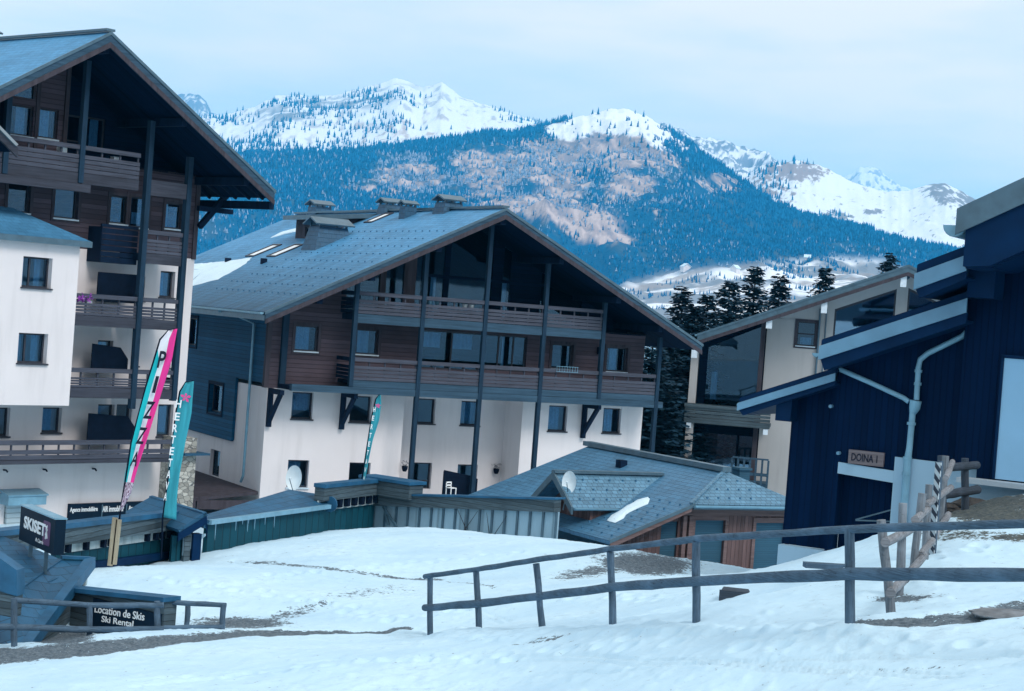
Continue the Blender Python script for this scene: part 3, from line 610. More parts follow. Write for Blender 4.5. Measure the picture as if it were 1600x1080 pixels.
def d_a(qx, qy, x, y):
    n = fbm(x / 120, y / 160, 4, 63)
    c = np.maximum.reduce([blob(qx, qy, 480, 185, 170, 45, 0.6) * 0.9, blob(qx, qy, 380, 215, 80, 40, 0.5), blob(qx, qy, 560, 155, 110, 14, 0.6), blob(qx, qy, 560, 195, 60, 25, 0.7) * 0.6, blob(qx, qy, 800, 185, 60, 25, 0.7) * 0.55, blob(qx, qy, 620, 195, 200, 35, 0.8) * 0.35])
    bottom = sstep(216, 232, qy)
    return np.clip(sstep(0.50, 0.60, c * 0.42 + (n - 0.5) * 0.9 + 0.22) * 0.55 + bottom * 0.8, 0, 1) * (1 - blob(qx, qy, 690, 140, 60, 14, 0.5))
def d_c(qx, qy, x, y):
    return np.maximum.reduce([blob(qx, qy, 1185, 268, 32, 10, 0.6), blob(qx, qy, 1240, 253, 60, 5, 0.7) * 0.8, blob(qx, qy, 1200, 300, 30, 30, 0.7) * 0.3, blob(qx, qy, 1305, 338, 25, 6, 0.7) * 0.3])
def wood(o, label, cat): return tag(o, label, cat, kind='stuff')
wood(forest("forest", "wooded_mountain", 115000, d_b, 8, 19, FW, 5, slim=0.18), "dense blue dark conifer forest covering the middle mountain", "forest")
wood(forest("bare_wood", "wooded_mountain", 52000, d_bare, 6, 13, BW, 6, slim=0.3), "leafless pinkish grey trees scattered over the brown slopes", "bare trees")
wood(forest("scattered_forest", "snow_mountain", 12500, d_a, 12, 24, FW, 7), "small conifers dotted over the high snow slope", "forest")
wood(forest("ridge_forest", "snow_dome", 9000, d_c, 12, 22, FW, 8), "conifers along the brown dome ridge on the right", "forest")

# ---- farmhouses in the far valley
for k, (px, py, w, lab) in enumerate([(1072, 423, 11, "tiny pale farmhouse at the left end of the snowy valley meadow"), (1262, 408, 9, "tiny pale farmhouse high in the valley meadow under the forest"), (1150, 425, 9, "tiny pale farmhouse midway along the snowy valley meadow")]):
    S = SHEETS["wooded_mountain"]; q = (S['qx'] - px) ** 2 + (S['qy'] - py) ** 2; i, j = np.unravel_index(np.argmin(q), q.shape)
    t = thing("farmhouse", lab, "house", (S['X'][i, j], S['Y'][i, j], S['Z'][i, j] - 1), 0.4 + k, "farmhouses in the valley")
    a = MB().box(-w / 2, w / 2, -4, 4, -2, 6).prism([(-w / 2, 6), (w / 2, 6), (0, 9.5)], -4, 4); a.build("wall", M['stucco'], t)
    b = MB().slab([(-w / 2 - 1, -5, 5.6), (-w / 2 - 1, 5, 5.6), (0, 5, 10), (0, -5, 10)], 0.4).slab([(w / 2 + 1, -5, 5.6), (0, -5, 10.02), (0, 5, 10.02), (w / 2 + 1, 5, 5.6)], 0.4); b.build("roof", M['snow'], t)

# ------------------------------------------------------------------ building helpers (all in a building's own axes u, w, z)
def wall_face(mb, a0, a1, z0, z1, holes, at, depth=0.22, axis='front'):
    """a wall face with real openings and their reveals. axis 'front': the face lies at w = at, looking to -w. 'left': at u = at, looking to -u, a runs along w"""
    def pt(a, z, d): return (a, at + d, z) if axis == 'front' else (at + d, a, z)
    hs = [(max(a0, h[0]), min(a1, h[1]), max(z0, h[2]), min(z1, h[3])) for h in holes]; hs = [h for h in hs if h[1] - h[0] > 0.02 and h[3] - h[2] > 0.02]
    A = sorted({a0, a1, *[h[0] for h in hs], *[h[1] for h in hs]}); Zs = sorted({z0, z1, *[h[2] for h in hs], *[h[3] for h in hs]})
    rev = axis != 'front'
    def q(p): mb.add(p if not rev else p[::-1], [(0, 1, 2, 3)])
    for i in range(len(A) - 1):
        for j in range(len(Zs) - 1):
            am, zm = (A[i] + A[i + 1]) / 2, (Zs[j] + Zs[j + 1]) / 2
            if any(h[0] < am < h[1] and h[2] < zm < h[3] for h in hs): continue
            q([pt(A[i], Zs[j], 0), pt(A[i + 1], Zs[j], 0), pt(A[i + 1], Zs[j + 1], 0), pt(A[i], Zs[j + 1], 0)])
    for b0, b1, c0, c1 in hs:
        q([pt(b0, c0, 0), pt(b0, c0, depth), pt(b1, c0, depth), pt(b1, c0, 0)][::-1]); q([pt(b0, c1, 0), pt(b1, c1, 0), pt(b1, c1, depth), pt(b0, c1, depth)][::-1])
        q([pt(b0, c0, 0), pt(b0, c1, 0), pt(b0, c1, depth), pt(b0, c0, depth)][::-1]); q([pt(b1, c0, 0), pt(b1, c0, depth), pt(b1, c1, depth), pt(b1, c1, 0)][::-1])
    return mb
def curtain_mesh(mb, a0, a1, z0, z1, at, axis='front', waves=None):
    n = max(6, int((a1 - a0) / 0.035)); vs = []
    for i in range(n + 1):
        a = a0 + (a1 - a0) * i / n; d = 0.035 * math.sin(i * 1.25) + 0.01 * math.sin(i * 3.1)
        for z in (z0, z1): vs.append((a, at + d, z) if axis == 'front' else (at + d, a, z))
    mb.add(vs, [(2 * i, 2 * i + 2, 2 * i + 3, 2 * i + 1) for i in range(n)], True)
def window(par, r, at, axis='front', curtains=(), mull=(), trans=(), sill=True, depth=0.17, fr=0.06, surround=None, sillmat='lframe', fmat='frame', blind=None, name="window"):
    """frame (the part) with pane, curtain, sill under it. r = (a0, a1, z0, z1)"""
    a0, a1, z0, z1 = r
    def bx(mb, p0, p1, q0, q1, d0, d1):
        if axis == 'front': mb.box(p0, p1, at + d0, at + d1, q0, q1)
        else: mb.box(at + d0, at + d1, p0, p1, q0, q1)
    m = MB(); d0, d1 = depth - 0.03, depth + 0.04; e = 0.003
    bx(m, a0 + e, a0 + fr, z0 + e, z1 - e, d0, d1); bx(m, a1 - fr, a1 - e, z0 + e, z1 - e, d0, d1); bx(m, a0 + fr, a1 - fr, z1 - fr, z1 - e, d0, d1); bx(m, a0 + fr, a1 - fr, z0 + e, z0 + fr, d0, d1)
    for k in mull: x = a0 + (a1 - a0) * k; bx(m, x - fr / 2, x + fr / 2, z0 + fr, z1 - fr, d0 + 0.004, d1 - 0.004)
    for k in trans: z = z0 + (z1 - z0) * k; bx(m, a0 + fr, a1 - fr, z - fr / 2, z + fr / 2, d0 + 0.008, d1 - 0.008)
    f = m.build(name, M[fmat], par)
    g = MB(); bx(g, a0 + fr * 0.5, a1 - fr * 0.5, z0 + fr * 0.5, z1 - fr * 0.5, depth, depth + 0.012); g.build("pane", M['glass'], f)
    for c0, c1, *zz in curtains:
        b0, b1 = (zz + [0.0, 1.0])[:2] if zz else (0.0, 1.0)
        c = MB(); curtain_mesh(c, a0 + (a1 - a0) * c0, a0 + (a1 - a0) * c1, z0 + 0.02 + (z1 - z0 - 0.04) * b0, z0 + 0.02 + (z1 - z0 - 0.04) * b1, at + depth + 0.16, axis); c.build("curtain", M['curtain'], f)
    if sill:
        s_ = MB(); bx(s_, a0 - 0.04, a1 + 0.04, z0 - 0.05, z0 + 0.003, -0.07, depth - 0.035); s_.build("sill", M[sillmat], f)
    if surround:
        s_ = MB(); w = 0.12
        bx(s_, a0 - w, a0, z0 - w, z1 + w, -0.035, 0.02); bx(s_, a1, a1 + w, z0 - w, z1 + w, -0.035, 0.02); bx(s_, a0, a1, z1, z1 + w, -0.032, 0.02); bx(s_, a0, a1, z0 - w, z0 - 0.051, -0.032, 0.02)
        s_.build("surround", M[surround], f)
    return f
def balcony(par, u0, u1, w, zb, zt, gaps=True, slab_to=None, planks=4, mat='plank', bmat='beam', beam=0.36):
    """front of a balcony: beam, planks, gap with short balusters, handrail; floor back to the wall at slab_to"""
    m = MB(); h = zt - zb; z = zb + beam
    avail = zt - 0.14 - 0.17 - z; ph = avail / planks
    for i in range(planks):
        j = random.uniform(-0.006, 0.006); m.box(u0, u1, w - 0.025 + j, w + 0.02 + j, z + i * ph + 0.012, z + (i + 1) * ph - 0.012)
    n = max(3, int((u1 - u0) / 0.6)); 
    for i in range(n + 1):
        x = u0 + 0.04 + (u1 - u0 - 0.08) * i / n; m.box(x - 0.03, x + 0.03, w + 0.022, w + 0.07, z, zt - 0.06)
    b = m.build("balcony", M[mat], par)
    MB().box(u0, u1, w - 0.05, w + 0.08, zt - 0.15, zt).build("handrail", M[mat], b)
    MB().box(u0, u1, w - 0.045, w + 0.13, zb, zb + beam - 0.006).build("edge_beam", M[bmat], b)
    if slab_to is not None: MB().box(u0, u1, w + 0.134, slab_to, zb + 0.10, zb + beam - 0.02).build("floor_slab", M['dark'], b)
    return b
def posts(par, pts, w, size=0.17, mat='post'):
    for u, z0, z1 in pts: MB().box(u - size / 2, u + size / 2, w - size / 2 - 0.01, w + size / 2 - 0.01, z0, z1).build("post", M[mat], par)
def bracket(par, u, w, zt, ln=1.25, h=1.5, s=0.17):
    """a timber bracket under a balcony: wall post, arm, diagonal"""
    m = MB(); m.box(u - s / 2, u + s / 2, w - s - 0.02, w - 0.005, zt - h, zt); m.box(u - s / 2 + 0.004, u + s / 2 - 0.004, w - ln, w - s - 0.021, zt - s * 1.15, zt - 0.004)
    m.bar((u, w - s * 0.6, zt - h + 0.2), (u, w - ln + 0.15, zt - s * 1.0), s * 0.85, s * 0.9); return m.build("bracket", M['dark'], par)
def rake_boards(par, pk, le, re, w0, drop=0.42, th=0.06, mat='beam', cap='sheet', capth=0.10):
    """barge boards of a gable front at w0: from peak down to both eaves; pk/le/re = (u, z) of the roof's top edge"""
    for a, b in ((pk, le), (pk, re)):
        if b is None: continue
        s = 1 if b[0] > a[0] else -1
        m = MB(); pl = [(a[0], a[1] - 0.09), (b[0], b[1] - 0.09), (b[0], b[1] - drop), (a[0], a[1] - drop)]
        m.prism(pl, w0 - th, w0); m.build("barge_board", M[mat], par)
        m = MB(); pl = [(a[0], a[1] + 0.012), (b[0] + s * 0.03, b[1] + 0.012), (b[0] + s * 0.03, b[1] - capth), (a[0], a[1] - capth)]
        m.prism(pl, w0 - th - 0.035, w0 - th - 0.002); m.build("verge_flashing", M[cap], par)
        m = MB(); o = drop - 0.16; pl = [(a[0], a[1] - o), (b[0], b[1] - o), (b[0], b[1] - drop - 0.02), (a[0], a[1] - drop - 0.02)]
        m.prism(pl, w0 - th - 0.028, w0 - th - 0.003); m.build("verge_board", M['trim'], par)
def gutter(par, p0, p1, r=0.075, mat='steel'):
    p0, p1 = Vector(p0), Vector(p1); d = (p1 - p0).normalized(); side = d.cross(Vector((0, 0, 1))).normalized(); n = 8; vs = []
    for p in (p0, p1):
        for rr in (r, r - 0.012):
            for k in range(n + 1):
                t = math.pi * k / n; vs.append(p + side * (rr * math.cos(t)) - Vector((0, 0, 1)) * (rr * math.sin(t)))
    N = n + 1; fs = []
    for k in range(n): fs += [(k, k + 1, 2 * N + k + 1, 2 * N + k), (N + k + 1, N + k, 3 * N + k, 3 * N + k + 1), (k, N + k, N + k + 1, k + 1), (2 * N + k, 2 * N + k + 1, 3 * N + k + 1, 3 * N + k)]
    fs += [(0, 2 * N, 3 * N, N), (n, N + n, 3 * N + n, 2 * N + n)]
    mb = MB(); mb.add(vs, fs, False)
    mb.add([v for v in vs[:N]], [tuple(range(N))]); mb.add([v for v in vs[2 * N:3 * N]], [tuple(range(N - 1, -1, -1))])
    return mb.build("gutter", M[mat], par)
def pipe(par, pts, r=0.05, mat='steel', name="downpipe"):
    o = MB().tube(pts, r, 10).build(name, M[mat], par)
    return o
def bracket_rings(pipe_obj, pts, r, mat='steel'):
    for p in pts:
        MB().tube([Vector(p) - Vector((0, 0, 0.03)), Vector(p) + Vector((0, 0, 0.03))], r, 10).build("pipe_clip", M[mat], pipe_obj)
def roof_stack(par, c, lo, hi, h, cap_over=0.16, mat='darkslate', rot=0.0, gable_along='u', drop=1.2, vents=True):
    """tapered chimney casing with a small gabled cap on feet. lo / hi: half sizes (u, w) at foot and top"""
    u, w, z = c; m = MB()
    p = [(u - lo[0], w - lo[1], z - drop), (u + lo[0], w - lo[1], z - drop), (u + lo[0], w + lo[1], z - drop), (u - lo[0], w + lo[1], z - drop), (u - hi[0], w - hi[1], z + h), (u + hi[0], w - hi[1], z + h), (u + hi[0], w + hi[1], z + h), (u - hi[0], w + hi[1], z + h)]
    m.add(p, [(4, 5, 6, 7), (0, 1, 5, 4), (1, 2, 6, 5), (2, 3, 7, 6), (3, 0, 4, 7)]); o = m.build("chimney", M[mat], par)
    k = MB(); zz = z + h + 0.12; a, b = hi[0] + cap_over, hi[1] + cap_over; rise = 0.38 * min(a, b)
    if gable_along == 'u':                              # ridge runs along u
        k.slab([(u - a, w - b, zz), (u + a, w - b, zz), (u + a, w, zz + rise), (u - a, w, zz + rise)], 0.06); k.slab([(u - a, w, zz + rise + 0.002), (u + a, w, zz + rise + 0.002), (u + a, w + b, zz + 0.002), (u - a, w + b, zz + 0.002)], 0.06)
    else:
        k.slab([(u - a, w - b, zz), (u, w - b, zz + rise), (u, w + b, zz + rise), (u - a, w + b, zz)], 0.06); k.slab([(u, w - b, zz + rise + 0.002), (u + a, w - b, zz + 0.002), (u + a, w + b, zz + 0.002), (u, w + b, zz + rise + 0.002)], 0.06)
    for i in (-1, 1):
        for j in (-1, 1): k.box(u + i * (hi[0] - 0.05) - 0.04, u + i * (hi[0] - 0.05) + 0.04, w + j * (hi[1] - 0.05) - 0.04, w + j * (hi[1] - 0.05) + 0.04, z + h + 0.002, zz + rise * 0.15)
    k.build("chimney_cap", M['sheet'], o); return o

# ------------------------------------------------------------------ the big chalet in the middle
K = Frame(418, 601, 69, 29.5, -8)
T = thing("chalet", "brown and white chalet in mid-picture with a broad slate gable and two balcony rows", "chalet", K.O, K.a)
WB, WR = -1.35, -2.5                                   # balcony front, roof front
PK, LE, RE = (8.5, 12.14), (-1.3, 7.38), (18.45, 7.30)
mr = (PK[1] - LE[1]) / (PK[0] - LE[0]); BACK = 19.0; ZB = -3.5
def zroof(u): return PK[1] - mr * abs(u - PK[0]) if u < PK[0] else PK[1] - (PK[1] - RE[1]) / (RE[0] - PK[0]) * (u - PK[0])
def KR(x0, y0, x1, y1, w=0.0): return K.rect(x0, y0, x1, y1, w)
uA = K.f(627, 700)[0]; uB = K.f(813, 690)[0]; uE = 17.4; WREC = 1.5; ZW = 4.45       # edges of the recess in the white storey
# windows of the white storey: left block, recess, right block
WL = [KR(456, 613, 489, 655), KR(547, 619, 580, 660), KR(449, 719, 482, 762), KR(545, 723, 578, 764)]
WM = [KR(650, 623, 680, 662, WREC), KR(720, 627, 750, 665, WREC), KR(644, 723, 674, 764, WREC), KR(714, 726, 745, 770, WREC)]
WRt = [KR(857, 634, 886, 674), KR(942, 638, 970, 677)]
w = MB(); wall_face(w, 0, uA, ZB, ZW, WL, 0); wall_face(w, uA, uB, ZB, ZW, WM, WREC); wall_face(w, uB, uE, ZB, ZW, WRt, 0)
w.add([(uA, 0, ZB), (uA, WREC, ZB), (uA, WREC, ZW), (uA, 0, ZW)], [(0, 1, 2, 3)]); w.add([(uB, 0, ZB), (uB, 0, ZW), (uB, WREC, ZW), (uB, WREC, ZB)], [(0, 1, 2, 3)])
w.add([(uE, 0, ZB), (uE, BACK - 1, ZB), (uE, BACK - 1, ZW), (uE, 0, ZW)], [(0, 1, 2, 3)]); w.add([(0, BACK - 1, ZB), (uE, BACK - 1, ZB), (uE, BACK - 1, ZW), (0, BACK - 1, ZW)], [(3, 2, 1, 0)])
w.add([(uA, 0, ZW), (uB, 0, ZW), (uB, WREC, ZW), (uA, WREC, ZW)], [(0, 1, 2, 3)])
SW = [(*[K.side(328, 724)[0]], K.side(343, 724)[0], K.side(336, 745)[1], K.side(336, 703)[1])]
SW = [(min(a, b), max(a, b), c, d) for a, b, c, d in SW]
sw1 = [(K.side(352, 620)[0], K.side(331, 620)[0], K.side(341, 645)[1], K.side(341, 601)[1]), (K.side(312, 520)[0], K.side(294, 520)[0], K.side(303, 540)[1], K.side(303, 497)[1])]
wall_face(w, 0, BACK - 1, ZB, ZW, SW + [(a - 0.02, b + 0.02, c - 0.02, d + 0.02) for a, b, c, d in sw1], 0, axis='left'); w.build("wall", M['stucco'], T)
for k, r in enumerate(WL): window(T, r, 0, curtains=[[(0.05, 0.95, 0.3, 1.0)], [(0.0, 0.1)], [(0.05, 0.75)], [(0.02, 0.2)]][k], sillmat='frame' if k < 2 else 'lframe')
for k, r in enumerate(WM): window(T, r, WREC, curtains=[[], [(0.02, 0.98)], [], []][k], sillmat='frame', sill=k < 2, trans=[] if k < 2 else [0.3])
for k, r in enumerate(WRt): window(T, r, 0, curtains=[[(0.05, 0.75)], [(0.3, 0.75)]][k], sillmat='frame')
for r in SW: window(T, r, 0, axis='left', sill=False)
# cladding above, with the gable cut to the roof; the middle of the top storey is set back
ZC = 4.452; Z2 = 7.5; uG = K.f(657, 450)[0]; uR2 = 17.0; WTOP = 1.1
CL = [KR(461, 509, 497, 549), KR(557, 515, 591, 554), KR(656, 518, 757, 578), KR(757, 524, 823, 580), KR(862, 538, 895, 577), KR(948, 543, 980, 581)]
c = MB(); wall_face(c, 0, uE - 0.15, ZC, Z2, CL, 0)
c.add([(uE - 0.15, 0, ZC), (uE - 0.15, BACK - 1, ZC), (uE - 0.15, BACK - 1, 7.9), (uE - 0.15, 0, 7.9)], [(0, 1, 2, 3)])
c.prism([(0, Z2 + 0.002), (uG - 3.2, Z2 + 0.002), (uG - 3.2, zroof(uG - 3.2) - 0.25), (0, zroof(0) - 0.25)], 0.0, 0.2)
c.prism([(0.2, ZC), (uE - 0.3, ZC), (uE - 0.3, zroof(uE) - 0.3), (PK[0], PK[1] - 0.3), (0.2, zroof(0.2) - 0.3)], BACK - 1.2, BACK - 1.0)
c.build("cladding", M['clad'], T)
for k, r in enumerate(CL):
    window(T, r, 0, curtains=[[(0.05, 0.72, 0.42, 1.0), (0.05, 0.72, 0.0, 0.42)], [(0.05, 0.7)], [(0.05, 0.35, 0.55, 0.95), (0.55, 0.85, 0.55, 0.95)], [(0.48, 0.55)], [(0.05, 0.15)], [(0.3, 0.62)]][k], mull=[[], [], [0.5], [0.35, 0.7], [], []][k], surround='trim' if k not in (2, 3) else None, depth=0.14, sill=k not in (2, 3))
# top storey: lit left part with raking windows, then the recessed glazed loggia
g = MB()
def poly_front(mb, pl, at, th=0.1): mb.prism(pl, at, at + th)
uL0 = uG - 3.2
glz = MB(); dark = MB()
frames = MB()
zf = 7.5
cols = [K.f(x, 450)[0] for x in (572, 596, 602, 634, 641, 650, 657)]
def zu(u): return zroof(u) - 0.45
glass_cells = [(uL0 + 0.05, K.f(595, 440)[0]), (K.f(604, 440)[0], K.f(632, 440)[0]), (K.f(651, 430)[0], K.f(660, 430)[0])]
gpan = [MB().prism([(a, zf), (b, zf), (b, zu(b)), (a, zu(a))], 0.10, 0.115) for a, b in glass_cells]
trimb = [uL0] + [glass_cells[0][1], glass_cells[1][0], glass_cells[1][1], K.f(640, 430)[0], K.f(643, 430)[0], glass_cells[2][0], glass_cells[2][1]]
for i in range(0, len(trimb) - 1):
    a, b = trimb[i], trimb[i + 1]
    if any(abs(a - q0) < 0.06 and abs(b - q1) < 0.06 for q0, q1 in glass_cells): continue
    if b - a > 0.03: frames.prism([(a, zf), (b, zf), (b, zu(b)), (a, zu(a))], 0.03, 0.16)
fo = frames.build("gable_frame", M['trim'], T)
for p_ in gpan: p_.build("pane", M['glass'], fo)
uH = glass_cells[2][1] + 0.04
loggia = MB(); cells = []
# recessed glazing behind the loggia: posts and a transom, glass between
ux = [uH, K.f(714, 430)[0], K.f(722, 430)[0], K.f(760, 430)[0] + 0.9, 10.6, 11.0, 12.5, 12.9, 14.6, uR2]
tm = 9.25
gl2 = []
def zc(u): return zroof(u) - 0.34
for i in range(len(ux) - 1):
    a, b = ux[i], ux[i + 1]; mid = (a + b) / 2
    solid = i in (1, 3, 5, 8)
    pk = [(PK[0], zc(PK[0]))] if a < PK[0] < b else []
    if solid: loggia.prism([(a, zf), (b, zf), (b, zc(b))] + pk + [(a, zc(a))], WTOP, WTOP + 0.15)
    else:
        gl2.append(MB()); gl2[-1].prism([(a, zf), (b, zf), (b, min(tm, zc(b))), (a, min(tm, zc(a)))], WTOP + 0.06, WTOP + 0.072)
        if zc(a) > tm + 0.2 and zc(b) > tm + 0.2:
            gl2.append(MB()); gl2[-1].prism([(a, tm + 0.12), (b, tm + 0.12), (b, zc(b))] + pk + [(a, zc(a))], WTOP + 0.06, WTOP + 0.072); loggia.box(a, b, WTOP + 0.02, WTOP + 0.13, tm, tm + 0.12)
loggia.add([(uH, 0.1, zf), (uH, WTOP + 0.1, zf), (uH, WTOP + 0.1, zc(uH)), (uH, 0.1, zc(uH))], [(0, 1, 2, 3)])
loggia.box(uH - 0.01, uR2, 0.0, WTOP, zf - 0.06, zf - 0.003)
loggia.box(uR2, uE - 0.15, 0.0, 0.15, zf, zc(uE) - 0.02)
lo = loggia.build("loggia_wall", M['shaded_inner'], T)
for p_ in gl2: p_.build("pane", M['glass'], lo)
for c0, c1, c2 in ((K.f(696, 445)[0], K.f(705, 445)[0], tm), (K.f(788, 450)[0] + .5, K.f(798, 450)[0] + .55, tm), (K.f(841, 450)[0] + .5, K.f(848, 450)[0] + .55, tm - .4)): cu2 = MB(); curtain_mesh(cu2, c0, c1, zf, c2, WTOP + 0.25); cu2.build("curtain", M['curtain'], lo)
# side wall: teal boards standing proud of the white storey
sd = MB(); zs0, zs1, wS = 2.11, 4.66, 3.2
wall_face(sd, wS, BACK - 1, zs0, zs1, sw1, -0.12, axis='left', depth=0.3); wall_face(sd, 0, BACK - 1, zs1, 7.75, sw1, -0.12, axis='left', depth=0.3)
sd.box(-0.121, 0.0, wS - 0.08, wS, zs0, zs1); sd.box(-0.12, 0.0, wS, BACK - 1, zs0 - 0.05, zs0)
sd.box(-0.12, 0.0, 0, wS - 0.08, zs1 - 0.05, zs1 - 0.002); sd.build("side_cladding", M['clad_blue'], T)
for r in sw1: window(T, r, -0.12, axis='left', sill=False, surround='dark', depth=0.2)
MB().box(-0.16, 0.02, -0.06, 0.16, ZC, 7.5).build("corner_board", M['trim'], T)
MB().box(0.42, 0.66, -0.16, -0.003, ZC + 0.1, 7.62).build("corner_post", M['post'], T)
# roof: two slate planes, soffits, verge boards
RT = 0.26
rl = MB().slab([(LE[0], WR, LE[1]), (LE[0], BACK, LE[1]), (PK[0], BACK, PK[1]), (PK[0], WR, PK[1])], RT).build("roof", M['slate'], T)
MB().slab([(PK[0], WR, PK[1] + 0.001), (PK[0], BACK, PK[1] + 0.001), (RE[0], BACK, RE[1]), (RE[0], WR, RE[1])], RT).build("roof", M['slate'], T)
so = MB(); d = RT + 0.03
so.slab([(LE[0] + 0.1, WR + 0.05, LE[1] - d + 0.05), (LE[0] + 0.1, BACK - 0.1, LE[1] - d + 0.05), (PK[0], BACK - 0.1, PK[1] - d - 0.02), (PK[0], WR + 0.05, PK[1] - d - 0.02)], 0.03)
so.slab([(PK[0], WR + 0.05, PK[1] - d - 0.021), (PK[0], BACK - 0.1, PK[1] - d - 0.021), (RE[0] - 0.1, BACK - 0.1, RE[1] - d + 0.05), (RE[0] - 0.1, WR + 0.05, RE[1] - d + 0.05)], 0.03)
so.build("soffit", M['soffit'], T)
rake_boards(T, PK, LE, RE, WR)
MB().bar((PK[0], WR - 0.05, PK[1] + 0.06), (PK[0], BACK, PK[1] + 0.06), 0.3, 0.08).build("ridge_cap", M['sheet'], T)
for u in (0.9, 3.0, 5.75, 11.33, 14.2, 16.4): MB().box(u - 0.11, u + 0.11, WR + 0.1, WTOP, zroof(u) - 0.62, zroof(u) - 0.36).build("purlin", M['dark'], T)
MB().box(PK[0] - 0.13, PK[0] + 0.13, WR + 0.1, WTOP, PK[1] - 0.66, PK[1] - 0.34).build("purlin", M['dark'], T)
MB().box(LE[0] - 0.02, LE[0] + 0.05, WR, BACK, LE[1] - 0.32, LE[1] - 0.12).build("eave_board", M['sheet'], T)
gutter(T, (LE[0] - 0.09, WR + 0.1, LE[1] - 0.02), (LE[0] - 0.09, BACK, LE[1] - 0.02), 0.09)
gutter(T, (RE[0] + 0.09, WR + 0.1, RE[1] - 0.02), (RE[0] + 0.09, BACK, RE[1] - 0.02), 0.09)
# balconies and their posts
PU = [2.86, 5.75, 8.56, 11.33, 14.2, 17.1]
for a, b in zip(PU[:-2], PU[1:-1]): balcony(T, a + 0.06, b - 0.06, WB, 7.2, 8.43, slab_to=0.0)
for a, b in zip(PU[:-1], PU[1:]): balcony(T, a + 0.06, b - 0.06, WB, 4.72, 5.86, slab_to=0.0, beam=0.26)
balcony_side = MB(); side2 = MB()
for z in (7.56, 7.72, 7.88, 8.04): balcony_side.box(PU[0] - 0.03, PU[0] + 0.02, WB, -0.002, z, z + 0.13)
balcony_side.box(PU[0] - 0.05, PU[0] + 0.04, WB, -0.002, 8.26, 8.42)
for z in (5.0, 5.14, 5.28, 5.42): side2.box(PU[0] - 0.03, PU[0] + 0.02, WB, -0.002, z, z + 0.115)
side2.box(PU[0] - 0.05, PU[0] + 0.04, WB, -0.002, 5.70, 5.85); side2.build("balcony_side_rail", M['dark'], T)
balcony_side.build("balcony_side_rail", M['dark'], T)
MB().box(0.42, uE + 0.05, WB - 0.07, WB + 0.16, 4.45, 4.715).build("floor_beam", M['beam'], T)
MB().box(0.42, uE + 0.05, WB + 0.161, -0.003, 4.47, 4.64).build("floor_deck", M['dark'], T)
posts(T, [(PU[0], 4.72, zroof(PU[0]) - 0.6)] + [(u, -1.5, zroof(u) - 0.6) for u in PU[1:4]] + [(PU[4], 4.72, zroof(PU[4]) - 0.6), (PU[5], -1.5, zroof(PU[5]) - 0.5)], WB)
for x in (428, 534, 912): bracket(T, K.f(x, 640)[0] if x > 430 else 0.12, 0, 4.45)
# chimneys, dormer, skylights
mL = mr
def onroof(px, py): return K.roof(px, py, PK[0], PK[1], mr)
p = onroof(520, 378); roof_stack(T, (p.x, p.y + 0.55, p.z), (1.0, 0.9), (0.66, 0.55), 0.62, 0.24, gable_along='u', drop=0.9)
p = onroof(640, 338); roof_stack(T, (p.x, p.y + 0.2, p.z), (0.30, 0.30), (0.27, 0.27), 0.42, 0.10, gable_along='u', drop=0.4)
p = onroof(613, 329); roof_stack(T, (p.x, p.y + 0.3, p.z), (0.5, 0.5), (0.36, 0.38), 0.25, 0.13, gable_along='u', drop=0.5)
p = onroof(708, 327); roof_stack(T, (p.x, p.y + 0.4, p.z), (0.58, 0.58), (0.40, 0.44), 0.27, 0.15, gable_along='u', drop=0.6)
p = K.roof(516, 330, PK[0], PK[1], mr); roof_stack(T, (PK[0] + 0.3, 16.8, PK[1]), (0.5, 0.6), (0.4, 0.5), 0.36, 0.16, gable_along='u', drop=0.5)
# shed dormer looking left
dq = onroof(493, 374); du0, dw0, dw1 = dq.x + 0.1, dq.y, dq.y + 2.6; dz0 = dq.z; dtop = PK[1] - 0.18
dm = MB(); hole = (dw0 + 0.45, dw0 + 1.5, dz0 + 0.15, dtop - 0.75)
wall_face(dm, dw0, dw1, dz0 - 0.3, dtop - 0.32, [hole], du0, axis='left', depth=0.12)
dm.add([(du0, dw0, dz0 - 0.3), (PK[0], dw0, PK[1] - 0.3), (PK[0], dw0, dtop - 0.2), (du0, dw0, dtop - 0.32)], [(0, 1, 2, 3)])
do = dm.build("dormer", M['trim'], T); window(do, hole, du0, axis='left', sill=False, depth=0.08, curtains=[(0.2, 0.9, 0.0, 0.6)])
MB().slab([(du0 - 0.55, dw0 - 0.3, dtop - 0.28), (du0 - 0.55, dw1 + 0.3, dtop - 0.28), (PK[0] + 0.02, dw1 + 0.3, dtop + 0.1), (PK[0] + 0.02, dw0 - 0.3, dtop + 0.1)], 0.2).build("dormer_roof", M['sheet'], do)
rn = Vector((-mr, 0, 1)).normalized(); rt = Vector((1, 0, mr)).normalized()
def skylight(px, py, l, wd):
    p = onroof(px, py) + rn * 0.05; m = MB(); wv = Vector((0, 1, 0))
    for a, b, c0, c1 in ((-l / 2, l / 2, -wd / 2, -wd / 2 + 0.09), (-l / 2, l / 2, wd / 2 - 0.09, wd / 2), (-l / 2, -l / 2 + 0.1, -wd / 2 + 0.09, wd / 2 - 0.09), (l / 2 - 0.1, l / 2, -wd / 2 + 0.09, wd / 2 - 0.09)):
        m.slab([p + rt * a + wv * c0, p + rt * a + wv * c1, p + rt * b + wv * c1, p + rt * b + wv * c0], 0.12)
    o = m.build("skylight", M['frame'], T)
    MB().slab([p - rn * 0.035 + rt * x + wv * y for x, y in ((-l / 2 + 0.09, -wd / 2 + 0.08), (-l / 2 + 0.09, wd / 2 - 0.08), (l / 2 - 0.09, wd / 2 - 0.08), (l / 2 - 0.09, -wd / 2 + 0.08))], 0.03).build("pane", M['white'], o)
